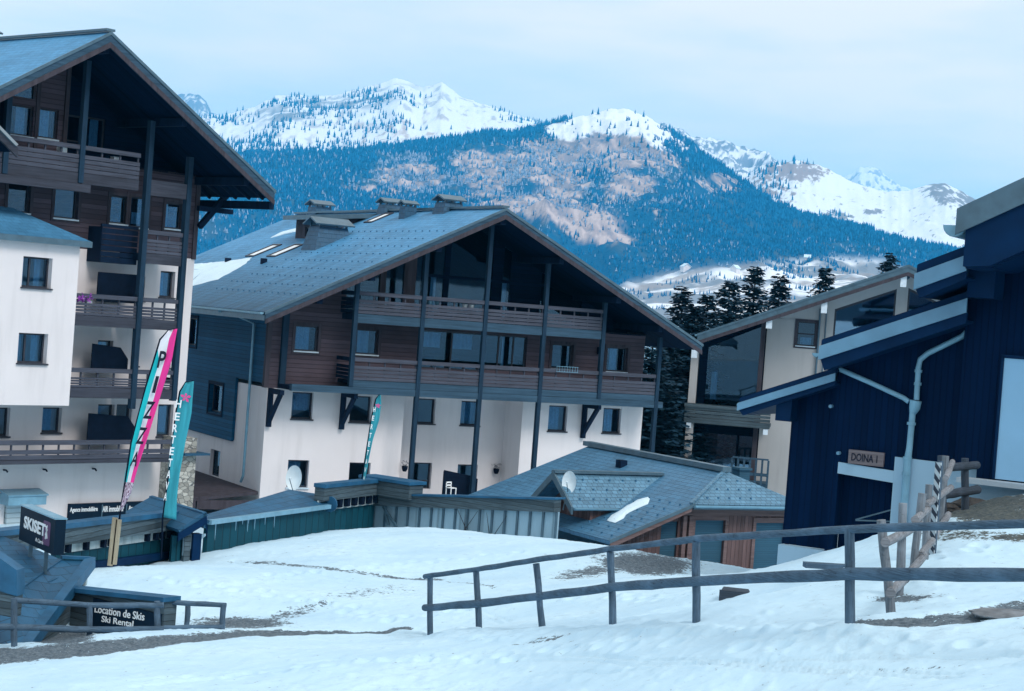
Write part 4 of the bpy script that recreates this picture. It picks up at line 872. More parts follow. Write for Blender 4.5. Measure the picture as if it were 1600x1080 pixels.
skylight(412, 392, 1.5, 1.0); skylight(446, 392, 1.5, 1.0); skylight(592, 341, 1.2, 0.8)
for px, py in ((356, 410), (412, 411)):
    p = onroof(px, py); MB().box(p.x - 0.12, p.x + 0.12, p.y - 0.1, p.y + 0.1, p.z - 0.1, p.z + 0.2).build("roof_vent", M['dark'], T)
guards = MB()                                           # rows of snow hooks
for i in range(9):
    u = 0.2 + i * 0.75
    for j in range(22):
        w_ = -1.8 + j * 0.62 + (0.31 if i % 2 else 0); 
        if w_ < 7.5: z = PK[1] - mr * (PK[0] - u); w_ += random.uniform(-.03, .03); guards.box(u - 0.03, u + 0.02, w_ - 0.015, w_ + 0.015, z - 0.02, z + 0.045)
guards.build("snow_hooks", M['hook'], T)["kind"] = 'stuff'
def snow_patch(label, pts, n, t, owner_loc, rz, seed, name="snow_patch"):
    """a thin sheet of old snow on a roof: outline points in the roof's plane get a ragged edge and a domed thickness"""
    rnd = random.Random(seed); pts = [Vector(p) for p in pts]; ring = []
    for i in range(len(pts)):
        a, b = pts[i], pts[(i + 1) % len(pts)]; k = max(2, int((b - a).length / 0.25))
        for j in range(k): ring.append(a.lerp(b, j / k) + Vector((rnd.uniform(-.07, .07), rnd.uniform(-.07, .07), 0)) * 1.0)
    c = sum(ring, Vector()) / len(ring); N = len(ring); nn = Vector(n)
    def onp(v): return v - nn * ((v - pts[0]).dot(nn))
    ring = [onp(v) for v in ring]; c = onp(c); vs = [v + nn * 0.004 for v in ring] + [v.lerp(c, 0.12) + nn * t for v in ring] + [v.lerp(c, 0.6) + nn * t * 1.25 for v in ring] + [c + nn * t * 1.3]
    fs = []
    for L in (0, 1): fs += [(L * N + i, L * N + (i + 1) % N, (L + 1) * N + (i + 1) % N, (L + 1) * N + i) for i in range(N)]
    fs += [(2 * N + i, 2 * N + (i + 1) % N, 3 * N) for i in range(N)]
    m = MB(); m.add(vs, fs, True); o = m.build(name, M['snow'], None, fix=True); o.location = owner_loc; o.rotation_euler = (0, 0, rz); return tag(o, label, "snow")
snow_patch("broad old snow patch on the lower left of the long slate roof", [onroof(*q) for q in ((285, 455), (300, 447), (340, 437), (385, 412), (392, 403), (350, 409), (310, 412), (285, 415))], rn, 0.05, K.O, K.a, 3)
snow_patch("thin snow streak high on the left end of the long slate roof", [onroof(*q) for q in ((422, 372), (470, 360), (474, 355), (440, 363))], rn, 0.04, K.O, K.a, 4)
# side eave downpipe, canopy, small things on the front
pipe(T, [(LE[0] - 0.09, K.side(345, 483, LE[0])[0], 7.25), (-0.75, 1.7, 7.1), (-0.2, 1.35, 6.85), (-0.2, 1.35, 0.9), (-0.2, 1.55, 0.62)], 0.055)
cz = K.side(350, 765)[1]
cn = MB(); cn.slab([(-0.02, 0.15, 0.42), (-0.02, 12, 0.42), (-2.6, 12, 0.12), (-2.6, 0.15, 0.12)], 0.12); cn.box(-2.62, -2.5, 0.15, 12, -0.25, 0.0); cn.box(-2.45, -0.02, 0.13, 0.25, -0.3, 0.05)
for y in (0.4, 4, 8, 11.5): cn.box(-2.6, -2.45, y, y + 0.15, -3.4, -0.25)
cn.build("canopy", M['trim'], T)
wl = K.f(936, 548); MB().box(wl[0] - 0.1, wl[0] + 0.1, -0.2, -0.003, wl[1] - 0.15, wl[1] + 0.15).build("wall_lamp", M['dark'], T)
for x, y, lab in ((630, 730, "small dark plant pot hanging beside the chalet's left front post"), (773, 734, "small dark plant pot hanging on the chalet's recessed white wall")):
    q = K.f(x, y, WREC if x > 700 else 0); t = thing("hanging_pot", lab, "plant pot", K.O + K.u * q[0] + K.w * ((WREC if x > 700 else 0) - 0.14) + Vector((0, 0, q[1])), K.a, "hanging pots on the white walls")
    MB().tube([(0, 0, -0.16), (0, 0, -0.05), (0, 0, 0.06)], [0.07, 0.12, 0.13], 10).build("pot", M['black'], t)
    fm = MB()
    for _ in range(40):
        v = Vector((random.gauss(0, .1), random.gauss(0, .06), random.uniform(.05, .26))); e = Vector((random.uniform(-.06, .06), random.uniform(-.06, .06), random.uniform(-.03, .06))); fm.add([v, v + e, v + e.yzx * 0.8], [(0, 1, 2)])
    fm.build("leaves", M['leaf'], t)
# dark screen and white chair on the ground-floor terrace
q = K.rect(693, 737, 752, 772, WB + 0.3); t = thing("privacy_screen", "black privacy screen on the terrace by the chalet's second front post", "screen", K.O + K.u * q[0] + K.w * (WB + 0.3) + Vector((0, 0, q[2] - .1)), K.a)
MB().prism([(0, 0), (1.55, 0), (1.55, .72), (1.25, .84), (0, 1.05)], 0, 0.04).build("panel", M['black'], t); MB().box(0.01, 0.07, 0.045, 0.1, 0, 1.0).build("upright", M['dark'], t); MB().box(1.15, 1.21, 0.045, 0.1, 0, 0.8).build("upright", M['dark'], t)
q = K.f(704, 763, WB - 0.1); t = thing("plastic_chair", "small white plastic chair in front of the black terrace screen", "chair", K.O + K.u * q[0] + K.w * (WB - 0.15) + Vector((0, 0, q[1] - 0.25)), K.a + 0.3); t.scale = (.8, .8, .72)
MB().box(-.19, .19, -.19, .19, .36, .40).build("seat", M['white'], t); MB().box(-.19, .19, .17, .20, .62, .70).box(-.19, .19, .17, .20, .47, .54).box(-.19, -.15, .17, .205, .40, .70).box(.15, .19, .17, .205, .40, .70).build("backrest", M['white'], t)
for i in (-1, 1):
    for j in (-1, 1): MB().box(i * .17 - .02, i * .17 + .02, j * .17 - .02, j * .17 + .02, -.1, .359).build("leg", M['white'], t)
MB().box(2, 11, WB - 1.2, -0.01, 0.15, 0.38).build("terrace", M['concrete'], T)

# ------------------------------------------------------------------ the tall apartment building on the left
A = Frame(290, 600, 66, 49, -8)
T = thing("apartment_building", "tall apartment house on the left, white below and brown boards above, with stacked balconies", "apartment house", A.O, A.a)
AW, AR = -1.4, -2.9
pkA = A.f(172, 50, AR); reA = A.f(428, 298, AR); mA = (pkA[1] - reA[1]) / (reA[0] - pkA[0]); UL = -20.0
leA = (2 * pkA[0] - reA[0] - 1.5, reA[1] - 1.5 * mA); BK = 15.0
def zA(u): return pkA[1] - mA * abs(u - pkA[0])
def AP(x0, y0, x1, y1, w=0.0): return A.rect(x0, y0, x1, y1, w)
ZWA = 9.13; UVOL = -5.03; VW = -1.75
# white walls
h0 = [AP(250, 424, 273, 465), AP(160, 428, 186, 470), AP(66, 637, 96, 676), AP(-18, 637, 15, 682), AP(246, 632, 270, 682), AP(152, 632, 178, 680), AP(181, 632, 205, 680),
      AP(152, 532, 176, 570), AP(247, 530, 268, 575), AP(213, 432, 226, 470), AP(208, 530, 217, 572)]
sg = A.rect(6, 788, 46, 830, 0)
w = MB(); wall_face(w, UL, 0, -3.5, ZWA, h0 + [sg], 0, depth=0.25)
w.add([(0, 0, -3.5), (0, BK, -3.5), (0, BK, ZWA), (0, 0, ZWA)], [(0, 1, 2, 3)]); w.add([(UL, BK, -3.5), (0, BK, -3.5), (0, BK, ZWA), (UL, BK, ZWA)], [(3, 2, 1, 0)]); w.add([(UL, 0, -3.5), (UL, 0, ZWA), (UL, BK, ZWA), (UL, BK, -3.5)], [(0, 3, 2, 1)][::-1])
w.build("wall", M['stucco'], T)
cu_sets = [[(0.05, 0.6)], [(0.05, 0.4)], [(0.3, 0.75)], [(0.5, 0.8)], [], [(0.1, 0.5)], [(0.1, 0.7, 0.1, 0.5)], [(0.1, 0.6)], [], [], []]
for r, c_ in zip(h0, cu_sets): window(T, r, 0, curtains=c_, depth=0.2, sillmat='frame', sill=r[3] - r[2] < 1.3)
# brown boards above
top = [AP(12, 286, 47, 332), AP(85, 292, 122, 342), AP(172, 306, 199, 350), AP(201, 308, 231, 356), AP(258, 317, 284, 358), (UL + 1, UL + 1.01, 9.5, 9.51)]
Z2 = 12.2
c = MB(); wall_face(c, UL, 0, ZWA + 0.002, Z2, top, 0, depth=0.2)
c.add([(0, 0, ZWA + .002), (0, BK, ZWA + .002), (0, BK, zA(0) - 0.3), (0, 0, zA(0) - 0.3)], [(0, 1, 2, 3)])
c.prism([(UL, ZWA), (-0.2, ZWA), (-0.2, zA(-0.2) - 0.3), (pkA[0], pkA[1] - 0.3), (leA[0] + 1, zA(leA[0] + 1) - 0.3), (UL, ZWA + 1)], BK - 0.2, BK)
uS = A.f(101, 170)[0]                                   # left, lit part of the top storey ends here; right of it a deep loggia
lw = [AP(10, 164, 52, 212), AP(60, 170, 91, 217), AP(12, 122, 56, 152)]
ch = MB()
def gable_cols(mb, a, b, zb, holes, at, th):
    """boards with openings under a sloping roof line"""
    zt = max(h[3] for h in holes) + 0.02 if holes else zb + 0.5
    wall_face(mb, a, b, zb, min(zt, zA(a) - 0.45), holes, at, depth=0.14)
    mb.prism([(a, zt + 0.001), (b, zt + 0.001), (b, zA(b) - 0.3), (a, zA(a) - 0.3)], at, at + th)
uLw = A.f(8, 170)[0]
# window in the gable at top left is a raking one: give it its own opening column
t0, t1 = lw[2][0], lw[2][1]; zt0 = lw[2][2]
wall_face(c, uLw, uS, Z2 + 0.002, zt0 - 0.001, lw[:2], 0, depth=0.14)
c.prism([(t1, zt0), (uS, zt0), (uS, zA(uS) - 0.3), (t1, zA(t1) - 0.3)], 0.0, 0.14); c.prism([(uLw, zt0), (t0, zt0), (t0, zA(t0) - 0.3), (uLw, zA(uLw) - 0.3)], 0.0, 0.14)
c.prism([(leA[0] + 1.5, Z2), (uLw, Z2), (uLw, zA(uLw) - 0.3), (leA[0] + 1.5, zA(leA[0] + 1.5) - 0.3)], 0.3, 0.44)
c.build("cladding", M['clad'], T)
rk = MB(); zz = 0.42; rk.prism([(t0, zt0 + 0.01), (t1, zt0 + 0.01), (t1, zA(t1) - 0.75), (t0, zA(t0) - 0.75)], 0.05, 0.062); fo = MB()
fo.prism([(t0, zt0), (t0 + .06, zt0), (t0 + .06, zA(t0 + .06) - .75), (t0, zA(t0) - .75)], 0.02, 0.11); fo.prism([(t1 - .06, zt0), (t1, zt0), (t1, zA(t1) - .75), (t1 - .06, zA(t1 - .06) - .75)], 0.02, 0.11); fo.prism([(t0, zA(t0) - .75), (t1, zA(t1) - .75), (t1, zA(t1) - .3), (t0, zA(t0) - .3)], 0.01, 0.12)
fo = fo.build("raking_window", M['frame'], T); rk.build("pane", M['glass'], fo)
for r, c_ in zip(top[:5] + lw[:2], [[], [], [(0.0, 0.15)], [(0.4, 0.85, 0.1, 0.5)], [(0.1, 0.45)], [(0.5, 0.85)], [(0.3, 0.75)]]): window(T, r, 0, curtains=c_, depth=0.12, surround='trim' if r in top[:5] else None)
# vertical board between lit part and loggia, loggia back wall
MB().box(uS - 0.02, uS + 0.14, -0.06, 0.3, Z2 - 1.0, zA(uS) - 0.3).build("corner_board", M['trim'], T)
for x in (57,): u = A.f(x, 190)[0]; MB().box(u - 0.07, u + 0.07, -0.05, -0.003, Z2, zA(u) - 0.4).build("corner_board", M['trim'], T)
WL_ = 0.9; lg = MB(); lh = [AP(103, 180, 128, 222, WL_), AP(131, 184, 164, 236, WL_)]
lgt = max(h[3] for h in lh) + 0.05
wall_face(lg, uS + 0.1, -0.1, Z2, lgt, lh, WL_, depth=0.14); pl = [(uS + 0.1, lgt + .001), (-0.1, lgt + .001), (-0.1, max(lgt + .1, zA(-0.1) - 0.3)), (pkA[0], pkA[1] - 0.3), (uS + 0.1, zA(uS + 0.1) - 0.3)]
if uS + 0.1 > pkA[0]: pl.pop(3)
lg.prism(pl, WL_, WL_ + 0.12); lg.add([(uS + 0.12, 0.3, Z2), (uS + 0.12, WL_, Z2), (uS + 0.12, WL_, zA(uS) - 0.3), (uS + 0.12, 0.3, zA(uS) - 0.3)], [(0, 1, 2, 3)])
lg.box(uS + 0.1, -0.1, 0.0, WL_, Z2 - 0.06, Z2 - 0.004); lg.build("loggia_wall", M['shaded_inner'], T)
for r, c_ in zip(lh, [[], [(0.45, 0.85)]]): window(T, r, WL_, curtains=c_, depth=0.1, sill=False)
MB().box(-0.16, 0.03, -0.05, 0.1, ZWA - 0.02, zA(0) - 0.35).build("corner_board", M['trim'], T)
# roof
RTA = 0.28
MB().slab([(leA[0], AR, leA[1]), (leA[0], BK + 1, leA[1]), (pkA[0], BK + 1, pkA[1]), (pkA[0], AR, pkA[1])], RTA).build("roof", M['slate'], T)
MB().slab([(pkA[0], AR, pkA[1] + .001), (pkA[0], BK + 1, pkA[1] + .001), (reA[0], BK + 1, reA[1]), (reA[0], AR, reA[1])], RTA).build("roof", M['slate'], T)
d = RTA + 0.03; so = MB()
so.slab([(leA[0] + .1, AR + .05, leA[1] - d + .05), (leA[0] + .1, BK, leA[1] - d + .05), (pkA[0], BK, pkA[1] - d - .02), (pkA[0], AR + .05, pkA[1] - d - .02)], .03)
so.slab([(pkA[0], AR + .05, pkA[1] - d - .021), (pkA[0], BK, pkA[1] - d - .021), (reA[0] - .1, BK, reA[1] - d + .05), (reA[0] - .1, AR + .05, reA[1] - d + .05)], .03); so.build("soffit", M['soffit'], T)
rake_boards(T, pkA, leA, reA, AR, drop=0.5)
MB().bar((pkA[0], AR - 0.05, pkA[1] + 0.06), (pkA[0], BK + 1, pkA[1] + 0.06), 0.34, 0.08).build("ridge_cap", M['sheet'], T)
MB().box(pkA[0] - .13, pkA[0] + .13, AR + .1, 0.3, pkA[1] - .7, pkA[1] - .36).build("purlin", M['dark'], T)
for u in (-3.1, -0.15, 1.1): MB().box(u - .11, u + .11, AR + .1, WL_ if u < 0 else 8, zA(u) - .66, zA(u) - .38).build("purlin", M['dark'], T)
for j in range(9): y = AR + 0.4 + j * 0.75; MB().bar((0.05, y, zA(0.05) - 0.42), (reA[0] - 0.12, y, reA[1] - 0.30), 0.09, 0.14).build("rafter", M['dark'], T)
gutter(T, (reA[0] + .09, AR + .1, reA[1] - .03), (reA[0] + .09, BK, reA[1] - .03), 0.09)
bz = A.f(312, 355)[1]; m = MB(); m.bar((0.02, -0.12, bz), (1.25, -0.12, bz + 1.35), 0.17, 0.2); m.box(-0.1, 1.5, -0.21, -0.03, zA(1.1) - 0.86, zA(1.1) - 0.68); m.build("roof_brace", M['dark'], T)
# the white bay with its own small hipped roof
bw = [AP(35, 402, 81, 450, VW), AP(28, 521, 74, 568, VW)]; zb0 = A.f(100, 634, VW)[1]; zb1 = A.f(120, 381, VW)[1]; ub = A.f(117, 500, VW)[0]; UB0 = ub - 7.0
v = MB(); wall_face(v, UB0, ub, zb0, zb1, bw, VW, depth=0.28)
v.add([(ub, VW, zb0), (ub, 0, zb0), (ub, 0, zb1), (ub, VW, zb1)], [(0, 1, 2, 3)]); v.add([(UB0, VW, zb0), (UB0, VW, zb1), (UB0, 0, zb1), (UB0, 0, zb0)], [(0, 1, 2, 3)]); v.add([(UB0, VW, zb0), (UB0, 0, zb0), (ub, 0, zb0), (ub, VW, zb0)], [(0, 1, 2, 3)])
v.build("bay_wall", M['stucco'], T)
for r, c_ in zip(bw, [[(0.08, 0.28), (0.62, 0.85)], [(0.05, 0.3), (0.66, 0.9)]]): window(T, r, VW, curtains=c_, depth=0.24, mull=[0.35], sillmat='frame')
e = 0.28; zr = zb1 + 1.05; hr = MB()
hr.slab([(UB0 - e, VW - e, zb1 + .1), (ub + e, VW - e, zb1 + .1), (ub - 1.6, -0.01, zr), (UB0 + 1.6, -0.01, zr)], .12); hr.slab([(ub + e, VW - e, zb1 + .1), (ub + e, -0.01, zb1 + .1), (ub - 1.6, -0.012, zr)], .12)
hr = hr.build("bay_roof", M['slate'], T); MB().box(UB0 - e, ub + e, VW - e - .02, VW - e + .04, zb1 - .10, zb1 + .10).box(ub + e - .04, ub + e + .02, VW - e + .041, -0.01, zb1 - .10, zb1 + .10).build("eave_board", M['sheet'], hr)
# balconies
uM, uR_, uB0 = A.f(219, 440, AW)[0], A.f(283, 440, AW)[0], ub - 0.05
zt3, zt2, zt1, zt0_ = 12.57, 10.15, 7.58, 5.07
uT0, uT1 = A.f(-120, 200, AW)[0], A.f(222, 241, AW)[0]; uP1 = A.f(131, 180, AW)[0]
balcony(T, uT0, uP1 - .08, AW, 11.28, zt3, slab_to=0.0, bmat='beam2'); balcony(T, uP1 + .08, uT1 - .08, AW, 11.28, zt3, slab_to=0.0, bmat='beam2')
MB().box(A.f(-60, 270, AW)[0], A.f(140, 272, AW)[0], AW - .12, AW + .1, 11.0, 11.27).build("console_beam", M['beam2'], T)
zq = A.f(220, 358, AW)[1]; zq0 = A.f(220, 412, AW)[1]
balcony(T, uM + .08, uR_ - .06, AW, zq0 + .02, zq, slab_to=0.0, bmat='beam2')
for zt_, zb_ in ((7.6, 6.5), (5.07, 4.05)): balcony(T, uB0, uM - .08, AW, zb_, zt_, slab_to=0.0, bmat='beam2'); balcony(T, uM + .08, uR_ - .06, AW, zb_, zt_, slab_to=0.0, bmat='beam2')
ub0 = A.f(-200, 700, AW)[0]; balcony(T, ub0, uR_ + .35, AW, A.f(130, 724, AW)[1], A.f(130, 688, AW)[1], slab_to=0.0, bmat='beam2', beam=0.14, planks=2)
# set-back dark balcony front, level three left, and the privacy screens
lv = MB(); q = AP(157, 352, 212, 412, -0.75)
for i in range(5): z = q[2] + 0.22 + i * 0.2; lv.box(q[0], q[1] + .05, -0.78, -0.74, z, z + .165)
lv.box(q[0] - .02, q[1] + .05, -0.8, -0.71, q[3] - .1, q[3]); lv.box(q[0], q[1] + .05, -0.8, -0.0, q[2], q[2] + .2); lv.box(q[0], q[0] + .06, -0.735, -0.0, q[2] + .2, q[3] - .1); lv.build("side_balcony", M['dark'], T)
for (x0, y0, x1, y1), cutc in (((152, 427, 212, 466), 0), ((143, 538, 200, 576), 1), ((137, 646, 211, 688), 1)):
    q = AP(x0, y0, x1, y1, -0.7); m = MB()
    m.prism([(q[0], q[2] - .15), (q[1], q[2] - .15), (q[1], q[3] - (.5 if cutc else 0)), (q[1] - .35 * cutc, q[3] - .1 * cutc), (q[0], q[3])], -0.72, -0.68); m.build("privacy_screen", M['black'], T)
posts(T, [(uP1, 11.3, zA(uP1) - .7)], AW, 0.19); posts(T, [(uM, -0.2 + 3.9, zA(uM) - .7), (uR_, 4.0, zA(uR_) - .7)], AW, 0.2)
posts(T, [(A.f(12, 170, AW)[0], 11.3, zA(A.f(12, 170, AW)[0]) - .7)], AW, 0.19)
bm = AP(230, 284, 284, 308, AW); MB().box(uM + .1, uR_ - .1, AW - .08, AW + .08, bm[2], bm[3]).build("tie_beam", M['beam2'], T)
MB().box(uR_ - 0.09, uR_ + 0.09, AW + .12, -0.003, 4.6, 4.8).build("tie_beam", M['dark'], T)
# chimney, rubble pillar, shop front
q = A.roof(5, 50, pkA[0], pkA[1], mA); roof_stack(T, (pkA[0] + .1, 5.1, pkA[1]), (.5, .5), (.42, .42), .30, .2, drop=.6)
pz = AP(272, 684, 298, 810, -0.9); MB().box(pz[0] + .05, pz[1] + .1, -1.0, -0.01, -3.5, pz[3]).build("stone_pillar", M['stone'], T); MB().box(pz[0] + .1, pz[1] + .5, -1.3, -0.01, pz[3] - .62, pz[3] - .54).build("slate_shelf", M['slate'], T)
s3 = AP(106, 785, 250, 830, -0.06); m = MB(); m.box(s3[0], s3[1], -0.16, -0.004, s3[2] - .5, s3[3]); sb = m.build("shop_sign", M['signnavy'], T)
for x in (159, 197): u = A.f(x, 800, -0.16)[0]; MB().box(u - .02, u + .02, -0.18, -0.161, s3[2] - .5, s3[3] - .05).build("divider", M['sheet'], sb)
for txt, x, y, wd in (("Agence immobilière", 131, 797, 43), ("AIR immobilier", 177, 795, 33), ("Agence immobilière", 222, 794, 42)):
    o_ = A.f(x, y, -0.17); wx = abs(A.f(x + wd / 2, y, -0.17)[0] - A.f(x - wd / 2, y, -0.17)[0]); lettering(txt, "lettering", M['white'], sb, (o_[0], -0.172, o_[1]), (1, 0, 0), (0, 0, 1), 0.21, wx, 0.008, bold=0.012)
sr = AP(8, 783, 42, 840, 0); MB().box(sr[0] - .02, sr[1] + .02, -0.12, 0.05, sr[2], sr[3] + .1).build("roller_shutter", M['pshutter'], T)
sx = AP(7, 769, 66, 788, -0.3); MB().box(sx[0], sx[1], -0.55, -0.005, sx[2], sx[3] - .05).slab([(sx[0] - .05, -0.6, sx[3] - .06), (sx[1] + .05, -0.6, sx[3] - .06), (sx[1] + .05, -0.005, sx[3] + .08), (sx[0] - .05, -0.005, sx[3] + .08)], .05).build("shutter_box", M['steel'], T)
for x, y in ((8, 735), (70, 734), (147, 733)):
    u, z = A.f(x, y, -0.1); MB().tube([(u, 0.0, z), (u, -0.16, z + .01), (u + .02, -0.22, z - .05)], .03, 8).build("wall_spout", M['dark'], T)
# another roof's corner juts in from the left
jp = [P(-60, 212, 56.5), P(29, 224, 56.0), P(-4, 188, 57.6), P(-60, 158, 58.4)]
jt = thing("porch_roof", "grey flashed roof corner jutting in at the left edge beside the top balcony", "roof", jp[1], A.a)
def toJ(v): d_ = v - jp[1]; return Vector((d_.dot(A.u), d_.dot(A.w), d_.z))
cn0, cn1 = toJ(P(-2, 194, 56.2)), toJ(P(29, 226, 56.2)); far = Vector((0, 3.5, 0)); lft = (cn0 - cn1) * 2.2
MB().slab([cn1, cn1 + far, cn1 + lft + far, cn1 + lft], .1).build("roof_covering", M['sheet'], jt)
m = MB(); m.add([cn1 - Vector((0, 0, .11)), cn1 + lft - Vector((0, 0, .11)), cn1 + lft - Vector((0, 0, .42)), cn1 - Vector((0, 0, .40)), cn1 - Vector((0, -.09, .11)), cn1 + lft - Vector((0, -.09, .11)), cn1 + lft - Vector((0, -.09, .42)), cn1 - Vector((0, -.09, .40))], [(0, 1, 2, 3), (7, 6, 5, 4), (0, 3, 7, 4), (3, 2, 6, 7), (0, 4, 5, 1), (1, 5, 6, 2)]); m.build("verge_board", M['beam2'], jt, fix=True)
m = MB(); m.slab([cn1 + far * .05 - Vector((0, 0, .2)), cn1 + far - Vector((0, 0, .2)), cn1 + lft + far - Vector((0, 0, .2)), cn1 + lft + far * .05 - Vector((0, 0, .2))], .06); m.build("soffit", M['soffit'], jt)
MB().box(-1.7, -1.5, .3, 3.2, -2.7, -.6).build("side_wall", M['clad'], jt)
# flowers and things on the balconies
q = A.f(136, 468, AW - .05); t = thing("flower_box", "purple flowers in a box hung in the balcony gap beside the white bay", "flowers", A.O + A.u * q[0] + A.w * (AW + .12) + Vector((0, 0, q[1] - .06)), A.a)
MB().box(-.35, .35, -.0, .16, -.1, .02).build("box", M['white'], t); fm = MB()
for _ in range(170):
    v = Vector((random.uniform(-.38, .2), random.uniform(-.24, .12), random.uniform(-.02, .22))); e1 = Vector((random.uniform(-.07, .07), random.uniform(-.05, .05), random.uniform(-.05, .07))); e2 = Vector((random.uniform(-.07, .07), random.uniform(-.05, .05), random.uniform(-.05, .07))); fm.add([v, v + e1, v + e1 + e2, v + e2], [(0, 1, 2, 3)])
fm.build("blossoms", M['purple'], t)

# ------------------------------------------------------------------ cream house behind, on the right
Y_ = Frame(1195, 690, 88, -10, -8)
T = thing("house", "cream rendered house behind the dark chalet, with a big sloping gable and glazed loggia", "house", Y_.O, Y_.a)
YR = -2.2
pk = Y_.f(1420, 414, YR); le = Y_.f(1090, 522, YR); re = (2 * pk[0] - le[0], le[1]); my = (pk[1] - le[1]) / (pk[0] - le[0])
def zy(u): return pk[1] - my * abs(u - pk[0])
def YP(x0, y0, x1, y1, w=0.0): return Y_.rect(x0, y0, x1, y1, w)
uw0 = Y_.f(1192, 600)[0]; uw1 = re[0] - 1.4; ul0 = Y_.f(1083, 600)[0]
h = [YP(1243, 502, 1275, 541), YP(1300, 470, 1400, 530), YP(1420, 470, 1465, 530)]
h[0] = YP(1245, 503, 1274, 541)
bz = Y_.f(1350, 500)[1]; w = MB(); zt = h[0][3] + .1
big0, big1 = Y_.f(1304, 490)[0], Y_.f(1400, 470)[0]; r0, r1 = Y_.f(1418, 470)[0], Y_.f(1418, 470)[0] + 2.4
zgb = h[0][2] - .2
wall_face(w, uw0, uw1, -4, zgb, [], 0); wall_face(w, uw0, big0, zgb, zt, [h[0]], 0, depth=.2)
w.prism([(uw0, zt), (big0, zt), (big0, zy(big0) - .3), (uw0, zy(uw0) - .3)], 0, .2); w.prism([(big1, zgb), (r0, zgb), (r0, zy(r0) - .3), (pk[0], zy(pk[0]) - .3), (big1, zy(big1) - .3)], 0, .2); w.prism([(r1, zgb), (uw1, zgb), (uw1, zy(uw1) - .3), (r1, zy(r1) - .3)], 0, .2)
w.prism([(big0, zy(big0) - .95), (big1, zy(big1) - .95), (big1, zy(big1) - .3), (big0, zy(big0) - .3)], 0, .2); w.prism([(r0, zy(r0) - .95), (r1, zy(r1) - .95), (r1, zy(r1) - .3), (r0, zy(r0) - .3)], 0, .2)
w.add([(uw0, 0, -4), (uw0, 0, zy(uw0) - .3), (uw0, 2, zy(uw0) - .3), (uw0, 2, -4)], [(0, 1, 2, 3)]); w.add([(ul0, 2.0, -4), (ul0, 2.0, zy(ul0) - .3), (ul0, 10, zy(ul0) - .3), (ul0, 10, -4)], [(0, 1, 2, 3)]); w.prism([(ul0, -4), (uw1, -4), (uw1, zy(uw1) - .3), (pk[0], zy(pk[0]) - .3), (ul0, zy(ul0) - .3)], 9.8, 10)
w.add([(uw1, 0, -4), (uw1, 10, -4), (uw1, 10, zy(uw1) - .3), (uw1, 0, zy(uw1) - .3)], [(0, 1, 2, 3)])
w.build("wall", M['cream'], T)
window(T, h[0], 0, surround='trim', depth=.12, curtains=[(.2, .8, .05, .35)], sillmat='lframe', trans=[.5])
for a, b in ((big0, big1), (r0, r1)):
    f = MB(); e = .09; za, zb_ = zy(a) - .95, zy(b) - .95
    f.prism([(a, zgb), (a + e, zgb), (a + e, zy(a + e) - .95), (a, za)], .06, .16); f.prism([(b - e, zgb), (b, zgb), (b, zb_), (b - e, zy(b - e) - .95)], .06, .16); f.prism([(a + e, za - .02 + my * 0 - .1 + (zy(a + e) - zy(a))), (b - e, zy(b - e) - 1.07), (b - e, zy(b - e) - .951), (a + e, zy(a + e) - .951)], .06, .16)
    f = f.build("gable_window", M['frame'], T); MB().prism([(a + .04, zgb), (b - .04, zgb), (b - .04, zb_ - .03), (a + .04, za - .03)], .10, .112).build("pane", M['glass2'], f)
# left glazed bay, set back
gl = MB(); gw = 1.8; gz0 = Y_.f(1130, 628, 0)[1]; dk = MB()
dk.box(ul0 + .1, ul0 + .5, gw, gw + .15, -4, zy(ul0 + .5) - .5); dk.box(uw0 - .35, uw0, gw, gw + .15, -4, zy(uw0) - .4); dk.box(ul0 + .5, uw0 - .35, gw, gw + .15, gz0 - 1.7, gz0 - 1.1); dk.prism([(ul0 + .5, zy(ul0 + .5) - .75), (uw0 - .35, zy(uw0) - .75), (uw0 - .35, zy(uw0) - .4), (ul0 + .5, zy(ul0 + .5) - .4)], gw, gw + .15)
for u in (-1.4,): dk.box(u - .06, u + .06, gw - .01, gw + .12, gz0 - 4, gz0 - 1.7)
dk = dk.build("loggia_frame", M['shaded_inner'], T); gl.prism([(ul0 + .45, gz0 - 1.2), (uw0 - .3, gz0 - 1.2), (uw0 - .3, zy(uw0) - .7), (ul0 + .45, zy(ul0 + .5) - .7)], gw + .05, gw + .062); gl.build("pane", M['glass'], dk)
g2 = MB(); g2.box(ul0 + .45, uw0 - .3, gw + .05, gw + .062, -4, gz0 - 1.65); g2.build("pane", M['glass2'], dk)
cm = MB(); curtain_mesh(cm, ul0 + .75, ul0 + 1.05, gz0, gz0 + 1.4, gw + .25); cm.build("curtain", M['curtain'], dk)
MB().box(uw0 - .28, uw0 - .06, -0.25, 0.0, -4, zy(uw0) - .55).build("jamb_board", M['trim'], T)
cl = YP(1078, 545, 1090, 625, -1.5); MB().box(cl[0], cl[1] - .02, -1.6, -1.2, -4, zy(cl[0]) - .6).build("column", M['cream'], T)
bb = (Y_.f(1070, 640, -1.7)[0], Y_.f(1204, 650, -1.7)[0]); zt_ = Y_.f(1135, 637, -1.7)[1]; zb_ = Y_.f(1135, 665, -1.7)[1]
b = MB()
for i in range(4): z = zb_ + .3 + i * .17; b.box(bb[0], bb[1], -1.73, -1.69, z, z + .14)
b.box(bb[0] - .03, bb[1] + .02, -1.78, -1.62, zt_ - .1, zt_ + .04); b.box(bb[0], bb[1], -1.76, -1.6, zb_, zb_ + .26); b.box(bb[0], bb[1], -1.595, 1.8, zb_ + .05, zb_ + .2); b.build("balcony", M['worn'], T)
b = MB(); q = YP(1143, 716, 1200, 748, -1.7)
